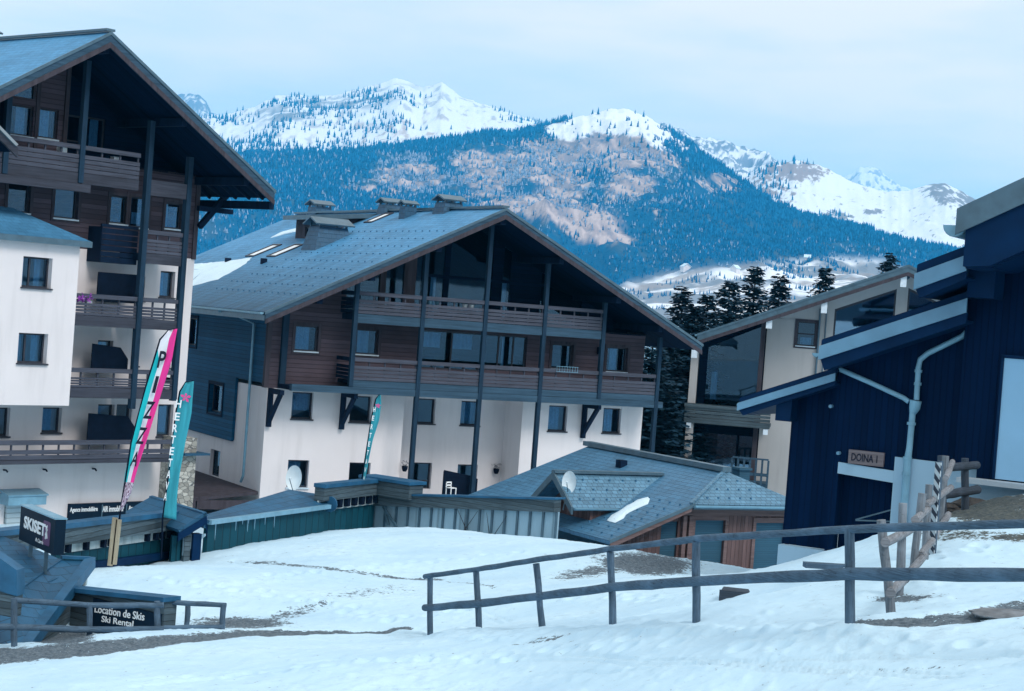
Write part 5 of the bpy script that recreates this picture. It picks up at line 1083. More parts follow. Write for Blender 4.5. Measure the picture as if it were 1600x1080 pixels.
for i in range(7): u = q[0] + (q[1] - q[0]) * i / 6; b.box(u - .05, u + .05, -1.72, -1.69, q[2] - .4, q[3] - .05)
b.box(q[0], q[1], -1.75, -1.67, q[3] - .05, q[3] + .03); b.box(q[0], q[1], -1.68, -1.6, q[2] + .15, q[2] + .3); b.box(q[0], q[1], -1.59, -.01, q[2] - .4, q[2] - .2); b.build("lower_balcony", M['beam'], T)
# roof
MB().slab([(le[0], YR, le[1]), (le[0], 11, le[1]), (pk[0], 11, pk[1]), (pk[0], YR, pk[1])], .22).build("roof", M['slate'], T); MB().slab([(pk[0], YR, pk[1] + .001), (pk[0], 11, pk[1] + .001), (re[0], 11, re[1]), (re[0], YR, re[1])], .22).build("roof", M['slate'], T)
rake_boards(T, pk, le, re, YR, drop=.5, mat='sheet')
for u in (uw0 + .1, Y_.f(1290, 480)[0], pk[0], Y_.f(1088, 548)[0], r1 + .5): MB().box(u - .1, u + .1, YR + .15, 0.05, zy(u) - .62, zy(u) - .3).build("purlin", M['beam'], T)
for x, y in ((1202, 503), (1288, 479), (1412, 438), (1085, 549)): q = Y_.f(x, y, YR); MB().box(q[0] - .14, q[0] + .14, YR + .02, YR + .12, q[1] - .32, q[1] + .32).build("beam_cap", M['cap'], T)
for x, y in ((1076, 664), (1196, 675)): q = Y_.f(x, y, -1.7); MB().box(q[0] - .11, q[0] + .11, -1.74, -1.5, q[1] - .14, q[1] + .12).build("beam_cap", M['cap'], T)
pp = Y_.f(1281, 500, -0.1)[0]; pipe(T, [(pp, -.1, zy(pp) - .7), (pp, -.1, -2)], .05, 'sheet'); pipe(T, [(pp + .3, -.1, zy(pp) - .7), (pp + .3, -.1, -2)], .035, 'sheet')
gutter(T, (le[0] - .08, YR + .1, le[1] - .03), (le[0] - .08, 11, le[1] - .03), .08)

# ------------------------------------------------------------------ the navy boarded chalet at the right
D = Frame(1215, 890, 40, -30)
T = thing("dark_chalet", "navy boarded chalet at the right edge with stepped zinc edged roofs and a name board", "chalet", D.O, D.a)
def DP(x0, y0, x1, y1, w=0.0): return D.rect(x0, y0, x1, y1, w)
uS0 = D.f(1227, 700)[0]; uS1 = D.f(1305, 640)[0]; uS2 = D.f(1515, 500)[0]; uEnd = 11.0; DB = 9.0
zpl = D.f(1270, 858)[1]                                 # plinth top
# recess under the lintel, plinth and light render
lr = DP(1310, 728, 1397, 748); up = D.f(1393, 800)[0]; ur = D.f(1530, 750)[0]; zr = D.f(1470, 722)[1]
r1 = dict(a=D.f(1155, 630, -.3), b=D.f(1306, 583, -.3)); r2 = dict(a=D.f(1283, 541, -.8), b=D.f(1512, 466, -.8)); r3 = dict(a=D.f(1432, 428, -1.6), b=D.f(1512, 398, -1.6)); r4 = dict(a=D.f(1495, 345, -2.4), b=D.f(1640, 278, -2.4))
def ln(r, u): return r['a'][1] + (r['b'][1] - r['a'][1]) * (u - r['a'][0]) / (r['b'][0] - r['a'][0])
w = MB()
w.prism([(uS0, zpl), (uS1, zpl), (uS1, ln(r1, uS1) - .1), (uS0, ln(r1, uS0) - .1)], 0.25, 0.5)
w.prism([(uS1, zpl), (lr[0], zpl), (lr[0], lr[3] + .02), (up, lr[3] - .04), (up, zr), (uS2, zr), (uS2, ln(r2, uS2) - .1), (uS1, ln(r2, uS1) - .1)], 0.0, 0.3)
w.add([(uS0, .25, zpl), (uS0, .25, ln(r1, uS0) - .1), (uS0, DB, ln(r1, uS0) - .1), (uS0, DB, zpl)], [(0, 1, 2, 3)])
w.prism([(uS2 - .02, zr), (ur, zr), (ur, D.f(1540, 756)[1]), (uEnd, D.f(1540, 756)[1]), (uEnd, ln(r4, uEnd) - .2), (uS2 - .02, ln(r3, uS2) + 1.2)], -0.25, 0.05)
w.add([(lr[0], .31, zpl - 1.5), (up, .31, zpl - 1.5), (up, .31, lr[3]), (lr[0], .31, lr[3])], [(0, 1, 2, 3)])
w.build("wall", M['navy'], T)
p_ = MB(); p_.box(uS0 + .004, D.f(1345, 868)[0], .02, .26, -2.2, zpl - .005); p_.build("plinth", M['base'], T)
p_ = MB(); p_.prism([(up - .0, zr + .01), (ur, zr - .02), (ur, -1), (up, -1)], -.06, .2); p_.box(ur + .002, uEnd, -.32, .2, .5, D.f(1560, 757)[1] - .01); p_.build("base_wall", M['base'], T)
p_ = MB(); p_.prism([(lr[0], lr[2] + .05), (up - .002, lr[2] - .02), (up - .002, lr[3] - .04), (lr[0], lr[3] + .02)], -.06, .2); p_.build("lintel", M['base'], T)
def rake_roof(r, w0, fas, blk, back=DB, thick=.16, extend=.0, bottom=.22):
    a, b = r['a'], r['b']; m_ = (b[1] - a[1]) / (b[0] - a[0]); b = (b[0] + extend, b[1] + extend * m_)
    o = MB().slab([(a[0], w0 + .03, a[1] + blk), (b[0], w0 + .03, b[1] + blk), (b[0], back, b[1] + blk), (a[0], back, a[1] + blk)], .09).build("roof", M['navytrim'], T)
    MB().prism([(a[0], a[1] + blk - .02), (b[0], b[1] + blk - .02), (b[0], b[1] + .004), (a[0], a[1] + .004)], w0 + .0, w0 + .06).build("verge_board", M['navytrim'], o)
    MB().prism([(a[0] - .03, a[1]), (b[0], b[1]), (b[0], b[1] - fas), (a[0] - .03, a[1] - fas)], w0 - .04, w0 + .02).build("fascia", M['fascia'], o)
    MB().prism([(a[0], a[1] - fas + .01), (b[0], b[1] - fas + .01), (b[0], b[1] - fas - bottom), (a[0] + .1, a[1] - fas - bottom)], w0 + .025, w0 + .1).build("lower_board", M['navytrim'], o)
    MB().slab([(a[0] + .06, w0 + .11, a[1] - fas - bottom + .06), (b[0], w0 + .11, b[1] - fas - bottom + .06), (b[0], back, b[1] - fas - bottom + .06), (a[0] + .06, back, a[1] - fas - bottom + .06)], .05).build("soffit", M['navytrim'], o)
    return o
rake_roof(r1, -.3, .17, .13, bottom=.10); rake_roof(r2, -.8, .30, .15, bottom=.22); rake_roof(r3, -1.6, .33, .20, bottom=.16)
# top roof with its deep boarded verge
a, b = r4['a'], r4['b']; m4 = (b[1] - a[1]) / (b[0] - a[0]); b = (uEnd, a[1] + m4 * (uEnd - a[0]))
o = MB().slab([(a[0], -2.4, a[1] + .22), (b[0], -2.4, b[1] + .22), (b[0], DB, b[1] + .22), (a[0], DB, a[1] + .22)], .12).build("roof", M['navytrim'], T)
MB().prism([(a[0], a[1] + .24), (b[0], b[1] + .24), (b[0], b[1] - .32), (a[0], a[1] - .28)], -2.46, -2.405).build("verge_flashing", M['sheet'], o)
uq = D.f(1509, 380, -2.3)[0]; q0 = D.f(1511, 417, -2.3)[1]; q1 = D.f(1548, 416, -2.3); q2 = D.f(1640, 372, -2.3)
MB().prism([(uq, q0), (q1[0], q1[1]), (q2[0] + 3, q2[1] + 3 * m4), (q2[0] + 3, ln(r4, q2[0] + 3) - .2), (uq, ln(r4, uq) - .2)], -2.38, -2.2).build("verge_board", M['navytrim'], o)
MB().slab([(uq, -2.19, q0 + .02), (q1[0], -2.19, q1[1] + .02), (q1[0], DB, q1[1] + .02), (uq, DB, q0 + .02)], .05).build("soffit", M['navytrim'], o)
MB().slab([(q1[0], -2.19, q1[1] + .021), (q2[0] + 3, -2.19, q2[1] + 3 * m4), (q2[0] + 3, DB, q2[1] + 3 * m4), (q1[0], DB, q1[1] + .021)], .05).build("soffit", M['navytrim'], o)
kq = DP(1520, 430, 1562, 467, -.6); MB().box(kq[0], kq[1], -1.0, -.26, kq[2], kq[3] + .3).build("corbel", M['navytrim'], T)
kq = DP(1219, 615, 1243, 658, .1); MB().box(kq[0], kq[1], -.15, .24, kq[2], kq[3] + .05).build("corbel", M['navytrim'], T)
gq = D.f(1492, 352, -2.3); gutter(T, (gq[0], -2.3, gq[1]), (gq[0], DB, gq[1]), .24)
gq = D.f(1275, 552, -.75); gutter(T, (gq[0], -.75, gq[1]), (gq[0], DB, gq[1]), .09)
gq = D.f(1156, 632, -.25); gutter(T, (gq[0], -.25, gq[1]), (gq[0], DB, gq[1]), .08)
def dpt(px, py, w=-.12): q = D.f(px, py, w); return (q[0], w, q[1])
pp = pipe(T, [dpt(1284, 556, -.5), dpt(1292, 566), dpt(1305, 574), dpt(1360, 598), dpt(1412, 622), dpt(1420, 628)], .055)
p2 = [dpt(1520, 474), dpt(1519, 500), dpt(1515, 514), dpt(1503, 526), dpt(1450, 552), dpt(1438, 562), dpt(1435, 575), dpt(1432, 625)]; pp2 = pipe(T, p2, .062); MB().tube([dpt(1431, 626), dpt(1429, 638), dpt(1426, 646)], [.13, .12, .075], 12).build("pipe_hopper", M['steel'], pp2)
p3 = [dpt(1426, 645), dpt(1421, 700), dpt(1418, 720), dpt(1412, 800), dpt(1410, 850)]; pp3 = pipe(T, p3, [.07, .07, .085, .09, .09])
bracket_rings(pp2, [dpt(1435, 580), dpt(1434, 600)], .085); bracket_rings(pp3, [dpt(1424, 662), dpt(1418, 716), dpt(1416, 740)], .1)
dr = DP(1563, 562, 1640, 753, -.3); MB().box(dr[0], dr[1] + .4, -.36, -.252, dr[2], dr[3]).build("door_panel", M['panel'], T)
MB().box(dr[0] - .06, dr[0] - .002, -.38, -.252, dr[2], dr[3] + .06).box(dr[0] - .06, dr[1] + .4, -.38, -.252, dr[3] + .002, dr[3] + .07).build("door_frame", M['navytrim'], T)
MB().box(dr[0] - .7, dr[1] + .6, -.75, -.31, dr[2] - .13, dr[2] - .03).build("door_step", M['concrete'], T)
sq = DP(1326, 705, 1381, 727, -.06); sb = MB().box(sq[0], sq[1], -.09, -.004, sq[2], sq[3]).build("name_board", M['brownsign'], T)
lettering("DOINA 1", "lettering", M['ink'], sb, ((sq[0] + sq[1]) / 2 - .03, -.095, (sq[2] + sq[3]) / 2), (1, 0, 0), (0, 0, 1), (sq[3] - sq[2]) * .55, (sq[1] - sq[0]) * .74, .006, bold=.012)
MB().bar(dpt(1337, 812, .0), dpt(1392, 797, .0), .03, .03).bar(dpt(1337, 813, .0), dpt(1392, 815, .0), .03, .03).build("hand_bar", M['sheet'], T)
for x, y in ((1300, 635), (1312, 708)): q = D.f(x, y, 0); MB().tube([(q[0], .0, q[1]), (q[0], -.12, q[1])], .04, 8).build("wall_light", M['fascia'], T)

# ------------------------------------------------------------------ the low garage chalet in front of the houses
S = Frame(1080, 870, 55, 30)
T = thing("garage_chalet", "low wide chalet with grey tiled hip roof, dark roller shutters and red brown boards", "chalet", S.O, S.a)
SF = -.55
a, b = S.f(1080, 788, SF), S.f(953, 845, SF); ms = (a[1] - b[1]) / (a[0] - b[0])
def onS(px, py): return S.roof(px, py, a[0], a[1], ms)
rn_, rf_ = onS(1140, 733), onS(915, 699); ru, rz_ = (rn_.x + rf_.x) / 2, (rn_.z + rf_.z) / 2; rwn, rwf = rn_.y, rf_.y
def zS(u): return a[1] + ms * (u - a[0])
rz_ = zS(ru)
ur = 2 * ru - a[0]; wl_low = onS(891, 828); ulow = b[0]
ufar = onS(715, 780)
wbk = rwf + 2.5
# left slope: long; its low front part reaches down to the snow
lo_w1 = wl_low.y
d0 = onS(805, 786)
left = MB().slab([(a[0], SF, a[1]), (ru, rwn, rz_), (ru, rwf, rz_), (ufar.x, ufar.y, zS(ufar.x)), (ufar.x, lo_w1 + .02, zS(ufar.x)), (ulow, lo_w1 + .02, zS(ulow)), (ulow, SF, zS(ulow))], .14).build("roof", M['slatelow'], T)
MB().slab([(a[0], SF, a[1] + .001), (ur, SF, a[1]), (ru, rwn, rz_ + .001)], .14).build("hip_roof", M['slate2'], T)
MB().slab([(ur, SF, a[1]), (ur, rwf, a[1]), (ru, rwf, rz_ + .001), (ru, rwn, rz_ + .001)], .14).build("roof", M['slate2'], T)
m = MB(); m.bar((ru, rwn - .1, rz_ + .06), (ru, rwf + .2, rz_ + .06), .34, .16); m.build("ridge_cap", M['sheet'], T)
MB().bar((a[0], SF, a[1] + .03), (ru, rwn, rz_ + .03), .12, .05).build("hip_cap", M['slate2'], T)
# front wall with shutters
def SP(x0, y0, x1, y1, w=0.0): return S.rect(x0, y0, x1, y1, w)
ga = SP(1083, 813, 1130, 893); gb = SP(1178, 817, 1226, 893); gc = SP(1032, 815, 1058, 870)
zb = -3.0; w = MB(); u1 = ur - .45
wall_face(w, ga[0] - .28, u1, zb, a[1] - .1, [ga[:2] + (zb, ga[3]), gb[:2] + (zb, gb[3])], 0, depth=.15)
ue = b[0] + .6
w.prism([(ue, zb), (gc[0], zb), (gc[0], zS(gc[0]) - .3), (ue, zS(ue) - .3)], 0, .15); w.prism([(gc[0], gc[3]), (gc[1], gc[3]), (gc[1], zS(gc[1]) - .3), (gc[0], zS(gc[0]) - .3)], 0, .15); w.prism([(gc[1], zb), (ga[0] - .282, zb), (ga[0] - .282, zS(ga[0] - .28) - .3), (gc[1], zS(gc[1]) - .3)], 0, .15)
w.add([(u1, 0, zb), (u1, rwf, zb), (u1, rwf, a[1] - .1), (u1, 0, a[1] - .1)], [(0, 1, 2, 3)]); w.prism([(ue, zb), (u1, zb), (u1, a[1]), (ru, rz_ - .2), (ufar.x + .3, zS(ufar.x)), (ufar.x + .3, zb)], rwf - .3, rwf - .2)
w.build("wall", M['redwood'], T)
MB().box(ga[0], ga[1], .08, .14, zb, ga[3]).build("roller_shutter", M['shutter'], T); MB().box(gb[0], gb[1], .08, .14, zb, gb[3]).build("roller_shutter", M['shutter'], T); MB().box(gc[0], gc[1], .08, .14, zb, gc[3]).build("roller_shutter", M['shutter'], T)
for g_ in (ga, gb):
    m = MB(); m.box(g_[0] - .12, g_[0], -.04, .02, zb, g_[3]); m.box(g_[1], g_[1] + .12, -.04, .02, zb, g_[3]); m.box(g_[0] - .12, g_[1] + .12, -.045, .02, g_[3] + .002, g_[3] + .16); m.build("door_frame", M['redbeam'], T)
m = MB(); m.prism([(ulow, zS(ulow) - .02), (a[0], a[1] - .02), (a[0], a[1] - .22), (ulow, zS(ulow) - .22)], SF - .05, SF - .002); m.build("verge_board", M['redbeam'], T)
MB().prism([(ulow - .04, zS(ulow) + .04), (a[0] + .1, a[1] + .04), (a[0] + .1, a[1] - .07), (ulow - .04, zS(ulow) - .07)], SF - .08, SF - .052).build("verge_flashing", M['sheet'], T)
MB().box(a[0] + .1, ur, SF - .03, SF + .03, a[1] - .16, a[1] - .03).build("eave_board", M['sheet'], T); gutter(T, (a[0] + .05, SF - .1, a[1] - .03), (ur, SF - .1, a[1] - .03), .08)
MB().box(a[0] - .05, u1, -.10, -.003, a[1] - .40, a[1] - .17).build("lintel_beam", M['redbeam'], T)
pb = MB()
for u in (ga[0] - .45, ga[0] - .22): pb.box(u - .07, u + .07, -.12, -.003, zb, zS(u) - .3 if u < a[0] else a[1] - .42)
pb.build("door_post", M['redbeam'], T)
# long side below the slope, with the far pale panels in front of it
m = MB(); m.add([(ulow + .5, lo_w1, zb), (ulow + .5, 0, zb), (ulow + .5, 0, zS(ulow + .5) - .15), (ulow + .5, lo_w1, zS(ulow + .5) - .15)], [(3, 2, 1, 0)])
q = ufar.x + .5
m.add([(q, ufar.y, zb), (q, lo_w1, zb), (q, lo_w1, zS(q) - .15), (q, ufar.y, zS(q) - .15)], [(3, 2, 1, 0)]); m.add([(ulow + .5, lo_w1, zb), (q + 2, lo_w1, zb), (q + 2, lo_w1, zS(q + 2)), (ulow + .5, lo_w1, zS(ulow + .5))], [(3, 2, 1, 0)])
m.build("side_wall", M['shutter'], T)
# dormer looking left: gable at its left end, ridge running in to the roof
pd, pe = onS(1035, 743), None
dpk = S.loc(P(867, 733, 60.0))
# apex: same ridge line as the point where it meets the roof (runs along u)
dd = ray(867, 733); t_ = (S.O.dot(S.w) + pd.y) / dd.dot(S.w); ap = S.loc(dd * t_); zpk = pd.z; uap = ap.x
hw = 1.25; md = .75
def onroof_u(z): return a[0] + (z - a[1]) / ms
ze = zpk - md * hw
dr = MB(); dr.slab([(uap, pd.y, zpk), (pd.x + .05, pd.y, zpk), (onroof_u(ze), pd.y - hw, ze), (uap, pd.y - hw, ze)], .1); dr = dr.build("dormer_roof", M['slate2'], T)
MB().slab([(uap, pd.y, zpk + .001), (uap, pd.y + hw * 1.5, zpk - md * hw * 1.5), (onroof_u(zpk - md * hw * 1.5), pd.y + hw * 1.5, zpk - md * hw * 1.5), (pd.x + .05, pd.y, zpk + .001)], .1).build("dormer_slope", M['slatelow'], dr)
for s, k in ((-1, 1.0), (1, 1.5)):
    MB().add([(uap - .07, pd.y, zpk + .05), (uap - .07, pd.y + s * hw * k, zpk - md * hw * k + .03), (uap - .07, pd.y + s * hw * k, zpk - md * hw * k - .2), (uap - .07, pd.y, zpk - .2), (uap - .004, pd.y, zpk + .05), (uap - .004, pd.y + s * hw * k, zpk - md * hw * k + .03), (uap - .004, pd.y + s * hw * k, zpk - md * hw * k - .2), (uap - .004, pd.y, zpk - .2)],
             [(0, 1, 2, 3), (7, 6, 5, 4), (0, 4, 5, 1), (3, 2, 6, 7), (1, 5, 6, 2), (0, 3, 7, 4)]).build("barge_board", M['sheet'], dr, fix=True)
MB().bar((uap - .05, pd.y, zpk + .05), (pd.x, pd.y, zpk + .05), .22, .09).build("ridge_cap", M['sheet'], dr)
m = MB(); uw_ = uap + .7
m.box(uw_, onroof_u(ze) + .6, pd.y - hw + .12, pd.y - hw + .2, ze - 1.6, ze - .05); m.box(uw_, uw_ + .08, pd.y - hw + .2, pd.y + hw * 1.4, ze - 1.6, ze - .02); m.add([(uw_, pd.y - hw + .2, ze - .02), (uw_, pd.y, zpk - .15), (uw_, pd.y + hw * 1.4, ze - .3)], [(2, 1, 0)])
m.build("dormer_wall", M['redwood'], dr); gutter(T, (uap, pd.y - hw - .06, ze), (onroof_u(ze) - .05, pd.y - hw - .06, ze), .07)
MB().box(uap + 1.4, onroof_u(ze) + .4, pd.y - hw + .04, pd.y - hw + .117, ze - 1.5, ze - .12).build("shutter_panel", M['shutter'], dr)
v = onS(970, 729); MB().box(v.x - .12, v.x + .16, v.y - .14, v.y + .14, v.z - .1, v.z + .22).build("roof_vent", M['dark'], T)
v = S.loc(P(1158, 735, 58.5)); m = MB(); m.box(v.x - .2, v.x + .2, v.y - .2, v.y + .2, v.z - 1.0, v.z + .02).box(v.x - .26, v.x + .26, v.y - .26, v.y + .26, v.z + .022, v.z + .10); m.build("chimney", M['shutter'], T)
sr_ = Vector((-ms, 0, 1)).normalized()
hk = MB()
for i in range(6):
    for j in range(5):
        u = a[0] + .35 + i * .42 + (.21 if j % 2 else 0); w_ = SF + .25 + j * .38
        z = a[1] + (w_ - SF) * (rz_ - a[1]) / (rwn - SF)
        if z < rz_ - .1 and a[0] + (w_ - SF) * (ru - a[0]) / (rwn - SF) < u < ur - (w_ - SF) * (ru - a[0]) / (rwn - SF): hk.box(u - .025, u + .025, w_ - .02, w_ + .02, z - .02, z + .05)
for i in range(7):
    for j in range(7):
        u = ulow + .25 + i * .4; w_ = SF + .3 + j * .55 + (.25 if i % 2 else 0)
        if w_ < lo_w1: hk.box(u - .025, u + .025, w_ - .02, w_ + .02, zS(u) - .02, zS(u) + .05)
for i in range(8):
    for j in range(3): u = uap + .4 + i * .5 + (.2 if j % 2 else 0); w_ = pd.y - .25 - j * .35; z = zpk - md * (pd.y - w_); hk.box(u - .025, u + .025, w_ - .02, w_ + .02, z - .02, z + .05)
hk.build("snow_hooks", M['hook'], T)["kind"] = 'stuff'
snow_patch("long snow streak on the low garage chalet's roof", [onS(*q) for q in ((948, 813), (964, 816), (985, 800), (1010, 788), (1018, 777), (1000, 781), (970, 797))], sr_, .05, S.O, S.a, 9)

# ------------------------------------------------------------------ sheds and walls along the edge of the snow
def wall_between(name, label, cat, A0, A1, hgt, mat, thick=.12, ztop=None, parent=None, drop=1.5):
    """a straight boarded wall from ground point A0 to A1 (world), tops given by ztop"""
    d_ = Vector((A1.x - A0.x, A1.y - A0.y, 0)); L = d_.length; rz = math.atan2(d_.y, d_.x)
    t = thing(name, label, cat, (A0.x, A0.y, A0.z), rz)
    z0, z1 = (ztop[0] - A0.z, ztop[1] - A0.z)
    MB().prism([(0, min(0, A1.z - A0.z) - drop), (L, min(0, A1.z - A0.z) - drop), (L, z1), (0, z0)], 0, thick).build("wall", mat, t)
    return t, L, z0, z1
# G1: green boarded shed with a low tiled roof and a dish
A0, A1 = P(322, 862, 47.3), P(505, 832, 54); zt0, zt1 = P(318, 817, 47.3).z, P(502, 793, 54).z
t, L, z0, z1 = wall_between("green_shed", "long green boarded shed with pale eaves strip, tiled roof and streaked front", "shed", A0, A1, 1, M['green'], ztop=(zt0, zt1))
inv = Matrix.Rotation(-t.rotation_euler.z, 3, 'Z')
def toT(t_, v): return Matrix.Rotation(-t_.rotation_euler.z, 3, 'Z') @ (v - Vector(t_.location))
m = MB(); m.prism([(-.1, z0 - .02), (L + .1, z1 - .02), (L + .1, z1 + .10), (-.1, z0 + .10)], -.16, -.002); m.build("eaves_strip", M['steel'], t)
top = toT(t, P(455, 765, 57.0)); tr_ = toT(t, P(516, 774, 56.0)); lf = toT(t, P(306, 812, 50))
def on_t(px, py, sl):                                   # pixel ray onto the shed roof: rises with slope sl behind the eaves line
    d_ = Matrix.Rotation(-t.rotation_euler.z, 3, 'Z') @ ray(px, py); o_ = Matrix.Rotation(-t.rotation_euler.z, 3, 'Z') @ Vector(t.location); k0 = (z1 - z0) / L
    # s*dz - oz = z0 + .11 + k0*(s*dx-ox) + sl*(s*dy-oy)
    s_ = (o_.z + z0 + .11 - k0 * o_.x - sl * o_.y) / (d_.z - k0 * d_.x - sl * d_.y); return d_ * s_ - o_
SLP = .27
r_ = MB(); r_.slab([Vector((-.1, -.1, z0 + .11 - SLP * .1)), Vector((L + .1, -.1, z1 + .11 - SLP * .1)), on_t(517, 775, SLP), on_t(452, 765, SLP), on_t(308, 808, SLP)], .08)
r_.build("roof", M['bluetile'], t); MB().box(L - .1, L, .12, 1.2, -1.5, z1 + .1).build("end_wall", M['green'], t)
for k in range(8):                                      # pale run-off stains down the boards
    x = L * random.uniform(.05, .7); h = random.uniform(.12, .5); zt_ = z0 + (z1 - z0) * x / L - .03; MB().add([(x - .035, -.004, zt_), (x + .035, -.004, zt_), (x + .012, -.004, zt_ - h), (x - .008, -.004, zt_ - h * .85)], [(3, 2, 1, 0)]).build("stain", M['steel'], t)
sd_ = toT(t, P(515, 788, 54.2)); MB().tube([(sd_.x, sd_.y, sd_.z), (sd_.x + .06, sd_.y, sd_.z)], .24, 14).build("barrel_lid", M['bluecap'], t)
# G2: green wall with dentil band running on
A0, A1 = P(503, 833, 54.4), P(584, 822, 58); zt0, zt1 = P(490, 757, 54.4).z, P(578, 750, 58).z
t2, L, z0, z1 = wall_between("fascia_wall", "dark green boarded passage wall with worn fascia and a row of pale blocks, behind the green shed", "wall", A0, A1, 1, M['green'], ztop=(zt0 - .75, zt1 - .75))
MB().prism([(-.5, z0 + .32), (L + .1, z1 + .32), (L + .1, z1 + .72), (-.5, z0 + .72)], -.22, .1).build("fascia", M['worn'], t2); MB().prism([(-.55, z0 + .722), (L + .12, z1 + .722), (L + .12, z1 + .84), (-.55, z0 + .84)], -.28, .12).build("cap_flashing", M['bluecap'], t2)
m = MB(); m.prism([(-.5, z0 + .0), (L, z1 + .0), (L, z1 + .32), (-.5, z0 + .32)], -.06, -.003); m.build("pale_band", M['dentil'], t2)
for k in range(7): x = L * (k + .5) / 7; z = z0 + (z1 - z0) * x / L; MB().box(x - .1, x + .1, -.2, -.062, z + .05, z + .3).build("block", M['black'], t2)
# worn fascia box and the pale panel wall
A0, A1 = P(583, 824, 58), P(868, 838, 53.5); zt0, zt1 = P(583, 790, 58).z, P(868, 800, 53.5).z
t3, L, z0, z1 = wall_between("panel_wall", "wall of pale grey panels between dark upright strips at the top of the snow field", "wall", A0, A1, 1, M['pale'], ztop=(zt0, zt1))
n = 15
for k in range(n + 1): x = L * k / n; z = z0 + (z1 - z0) * k / n; MB().box(x - .035, x + .035, -.05, -.002, -1.2, z).build("upright", M['sheet'], t3)
m = MB(); m.prism([(-.1, z0), (L, z1), (L, z1 + .38), (-.1, z0 + .34)], -.18, .15); m.build("fascia", M['worn'], t3); MB().prism([(-.12, z0 + .342), (L + .05, z1 + .382), (L + .05, z1 + .44), (-.12, z0 + .40)], -.24, .3).build("cap_flashing", M['bluecap'], t3)
q0, q1 = toT(t3, P(580, 752, 57.9)), toT(t3, P(655, 753, 57.0)); qb = toT(t3, P(620, 786, 57.4)).z
MB().box(q0.x - .3, q1.x, -.35, .3, z0 + .41, q1.z - .1).build("raised_fascia", M['worn'], t3); MB().box(q0.x - .35, q1.x + .05, -.42, .4, q1.z - .098, q1.z).build("raised_cap", M['bluecap'], t3)
for (x0, y0, x1, y1) in ((583, 792, 612, 824), (586, 792, 590, 822)): p0, p1 = toT(t3, P(x0, y0, 57.2)), toT(t3, P(x1, y1, 57.0)); MB().bar((p0.x, -.15, p0.z), (p1.x, -.15, p1.z), .07, .07).build("brace", M['sheet'], t3)
for k in range(5):
    x = L * random.uniform(.45, .75); MB().tube([(x, -.1, -.3), (x + random.uniform(-.2, .3), -.14, .5), (x + random.uniform(-.5, .6), -.2, 1.1)], [.02, .014, .006], 5).build("bare_twig", M['trunk'], t3)
# B1: boarded passage on the left with cap, worn fascia and dentils
A0, A1 = P(85, 893, 40.8), P(268, 868, 47); zt0, zt1 = P(85, 816, 40.8).z, P(262, 796, 47).z
t4, L, z0, z1 = wall_between("passage_wall", "dark green boarded passage wall with blue cap and worn fascia, left of the small porch", "wall", A0, A1, 1, M['green'], ztop=(zt0 - .5, zt1 - .5))
ex = -3.0; k_ = (z1 - z0) / L
MB().prism([(ex, z0 + ex * k_ + .0), (L, z1), (L, z1 + .38), (ex, z0 + ex * k_ + .38)], -.2, .1).build("fascia", M['worn'], t4); MB().prism([(ex - .05, z0 + ex * k_ + .382), (L + .1, z1 + .382), (L + .1, z1 + .5), (ex - .05, z0 + ex * k_ + .5)], -.26, .12).build("cap_flashing", M['bluecap'], t4)
MB().prism([(0, z0 - .22), (L, z1 - .22), (L, z1), (0, z0)], -.05, -.002).build("pale_band", M['dentil'], t4)
for f_ in (.06, .2, .34, .4, .44, .72, .8, .86, .93): x = L * f_; z = z0 + k_ * x; MB().box(x - .07, x + .07, -.16, -.052, z - .2, z - .01).build("block", M['black'], t4)
MB().prism([(0, -.05), (L, A1.z - A0.z - .05), (L, A1.z - A0.z + .13), (0, .13)], -.14, -.003).build("base_board", M['navytrim'], t4)
# porch at the end of the passage
pc = P(252, 868, 46.5); tp = thing("porch", "small porch with dark pitched roof and pale gable triangle at the passage's end", "porch", pc, R(35))
def LP(px, py, Y): return Matrix.Rotation(-R(35), 3, 'Z') @ (P(px, py, Y) - pc)
e0, e1, e2 = LP(252, 815, 46.3), LP(285, 793, 47.3), LP(327, 826, 45.8)
wdp = e2.x - e0.x; zap = e1.z + .1; zl = LP(256, 818, 46.4).z; z2 = e2.z; y0 = -1.2
m = MB(); m.slab([(e0.x, y0, zl), (e1.x - .1, y0, zap), (e1.x - .1, 2.2, zap), (e0.x, 2.2, zl)], .1).slab([(e1.x - .1, y0, zap + .001), (e2.x, y0, z2), (e2.x, 2.2, z2), (e1.x - .1, 2.2, zap + .001)], .1); m.build("roof", M['bluetile'], tp)
MB().prism([(e0.x, zl - .1), (e1.x - .1, zap - .1), (e2.x, z2 - .1), (e2.x, z2 - .3), (e1.x - .1, zap - .3), (e0.x, zl - .3)], y0 - .04, y0 + .02).build("barge_board", M['navytrim'], tp)
zb_ = -.6; MB().box(e2.x - .35, e2.x - .12, y0 + .03, y0 + .26, zb_, z2 - .16).build("post", M['navytrim'], tp); MB().box(e2.x - .55, e2.x - .38, y0 + .1, y0 + .25, zb_, z2 - .16).build("post", M['worn'], tp)
MB().prism([(e0.x + .9, z2 - .18), (e2.x - .56, z2 - .18), (e2.x - .56, .15)], y0 + .14, y0 + .2).build("gable_triangle", M['pale'], tp)
MB().prism([(e0.x, zb_), (e2.x - .56, zb_), (e2.x - .56, .6), (e0.x + .8, z2 - .3), (e0.x, zl - .2)], y0 + .3, y0 + .4).box(e2.x - .3, e2.x - .2, y0 + .4, 2.1, zb_, z2 - .12).build("wall", M['green'], tp)
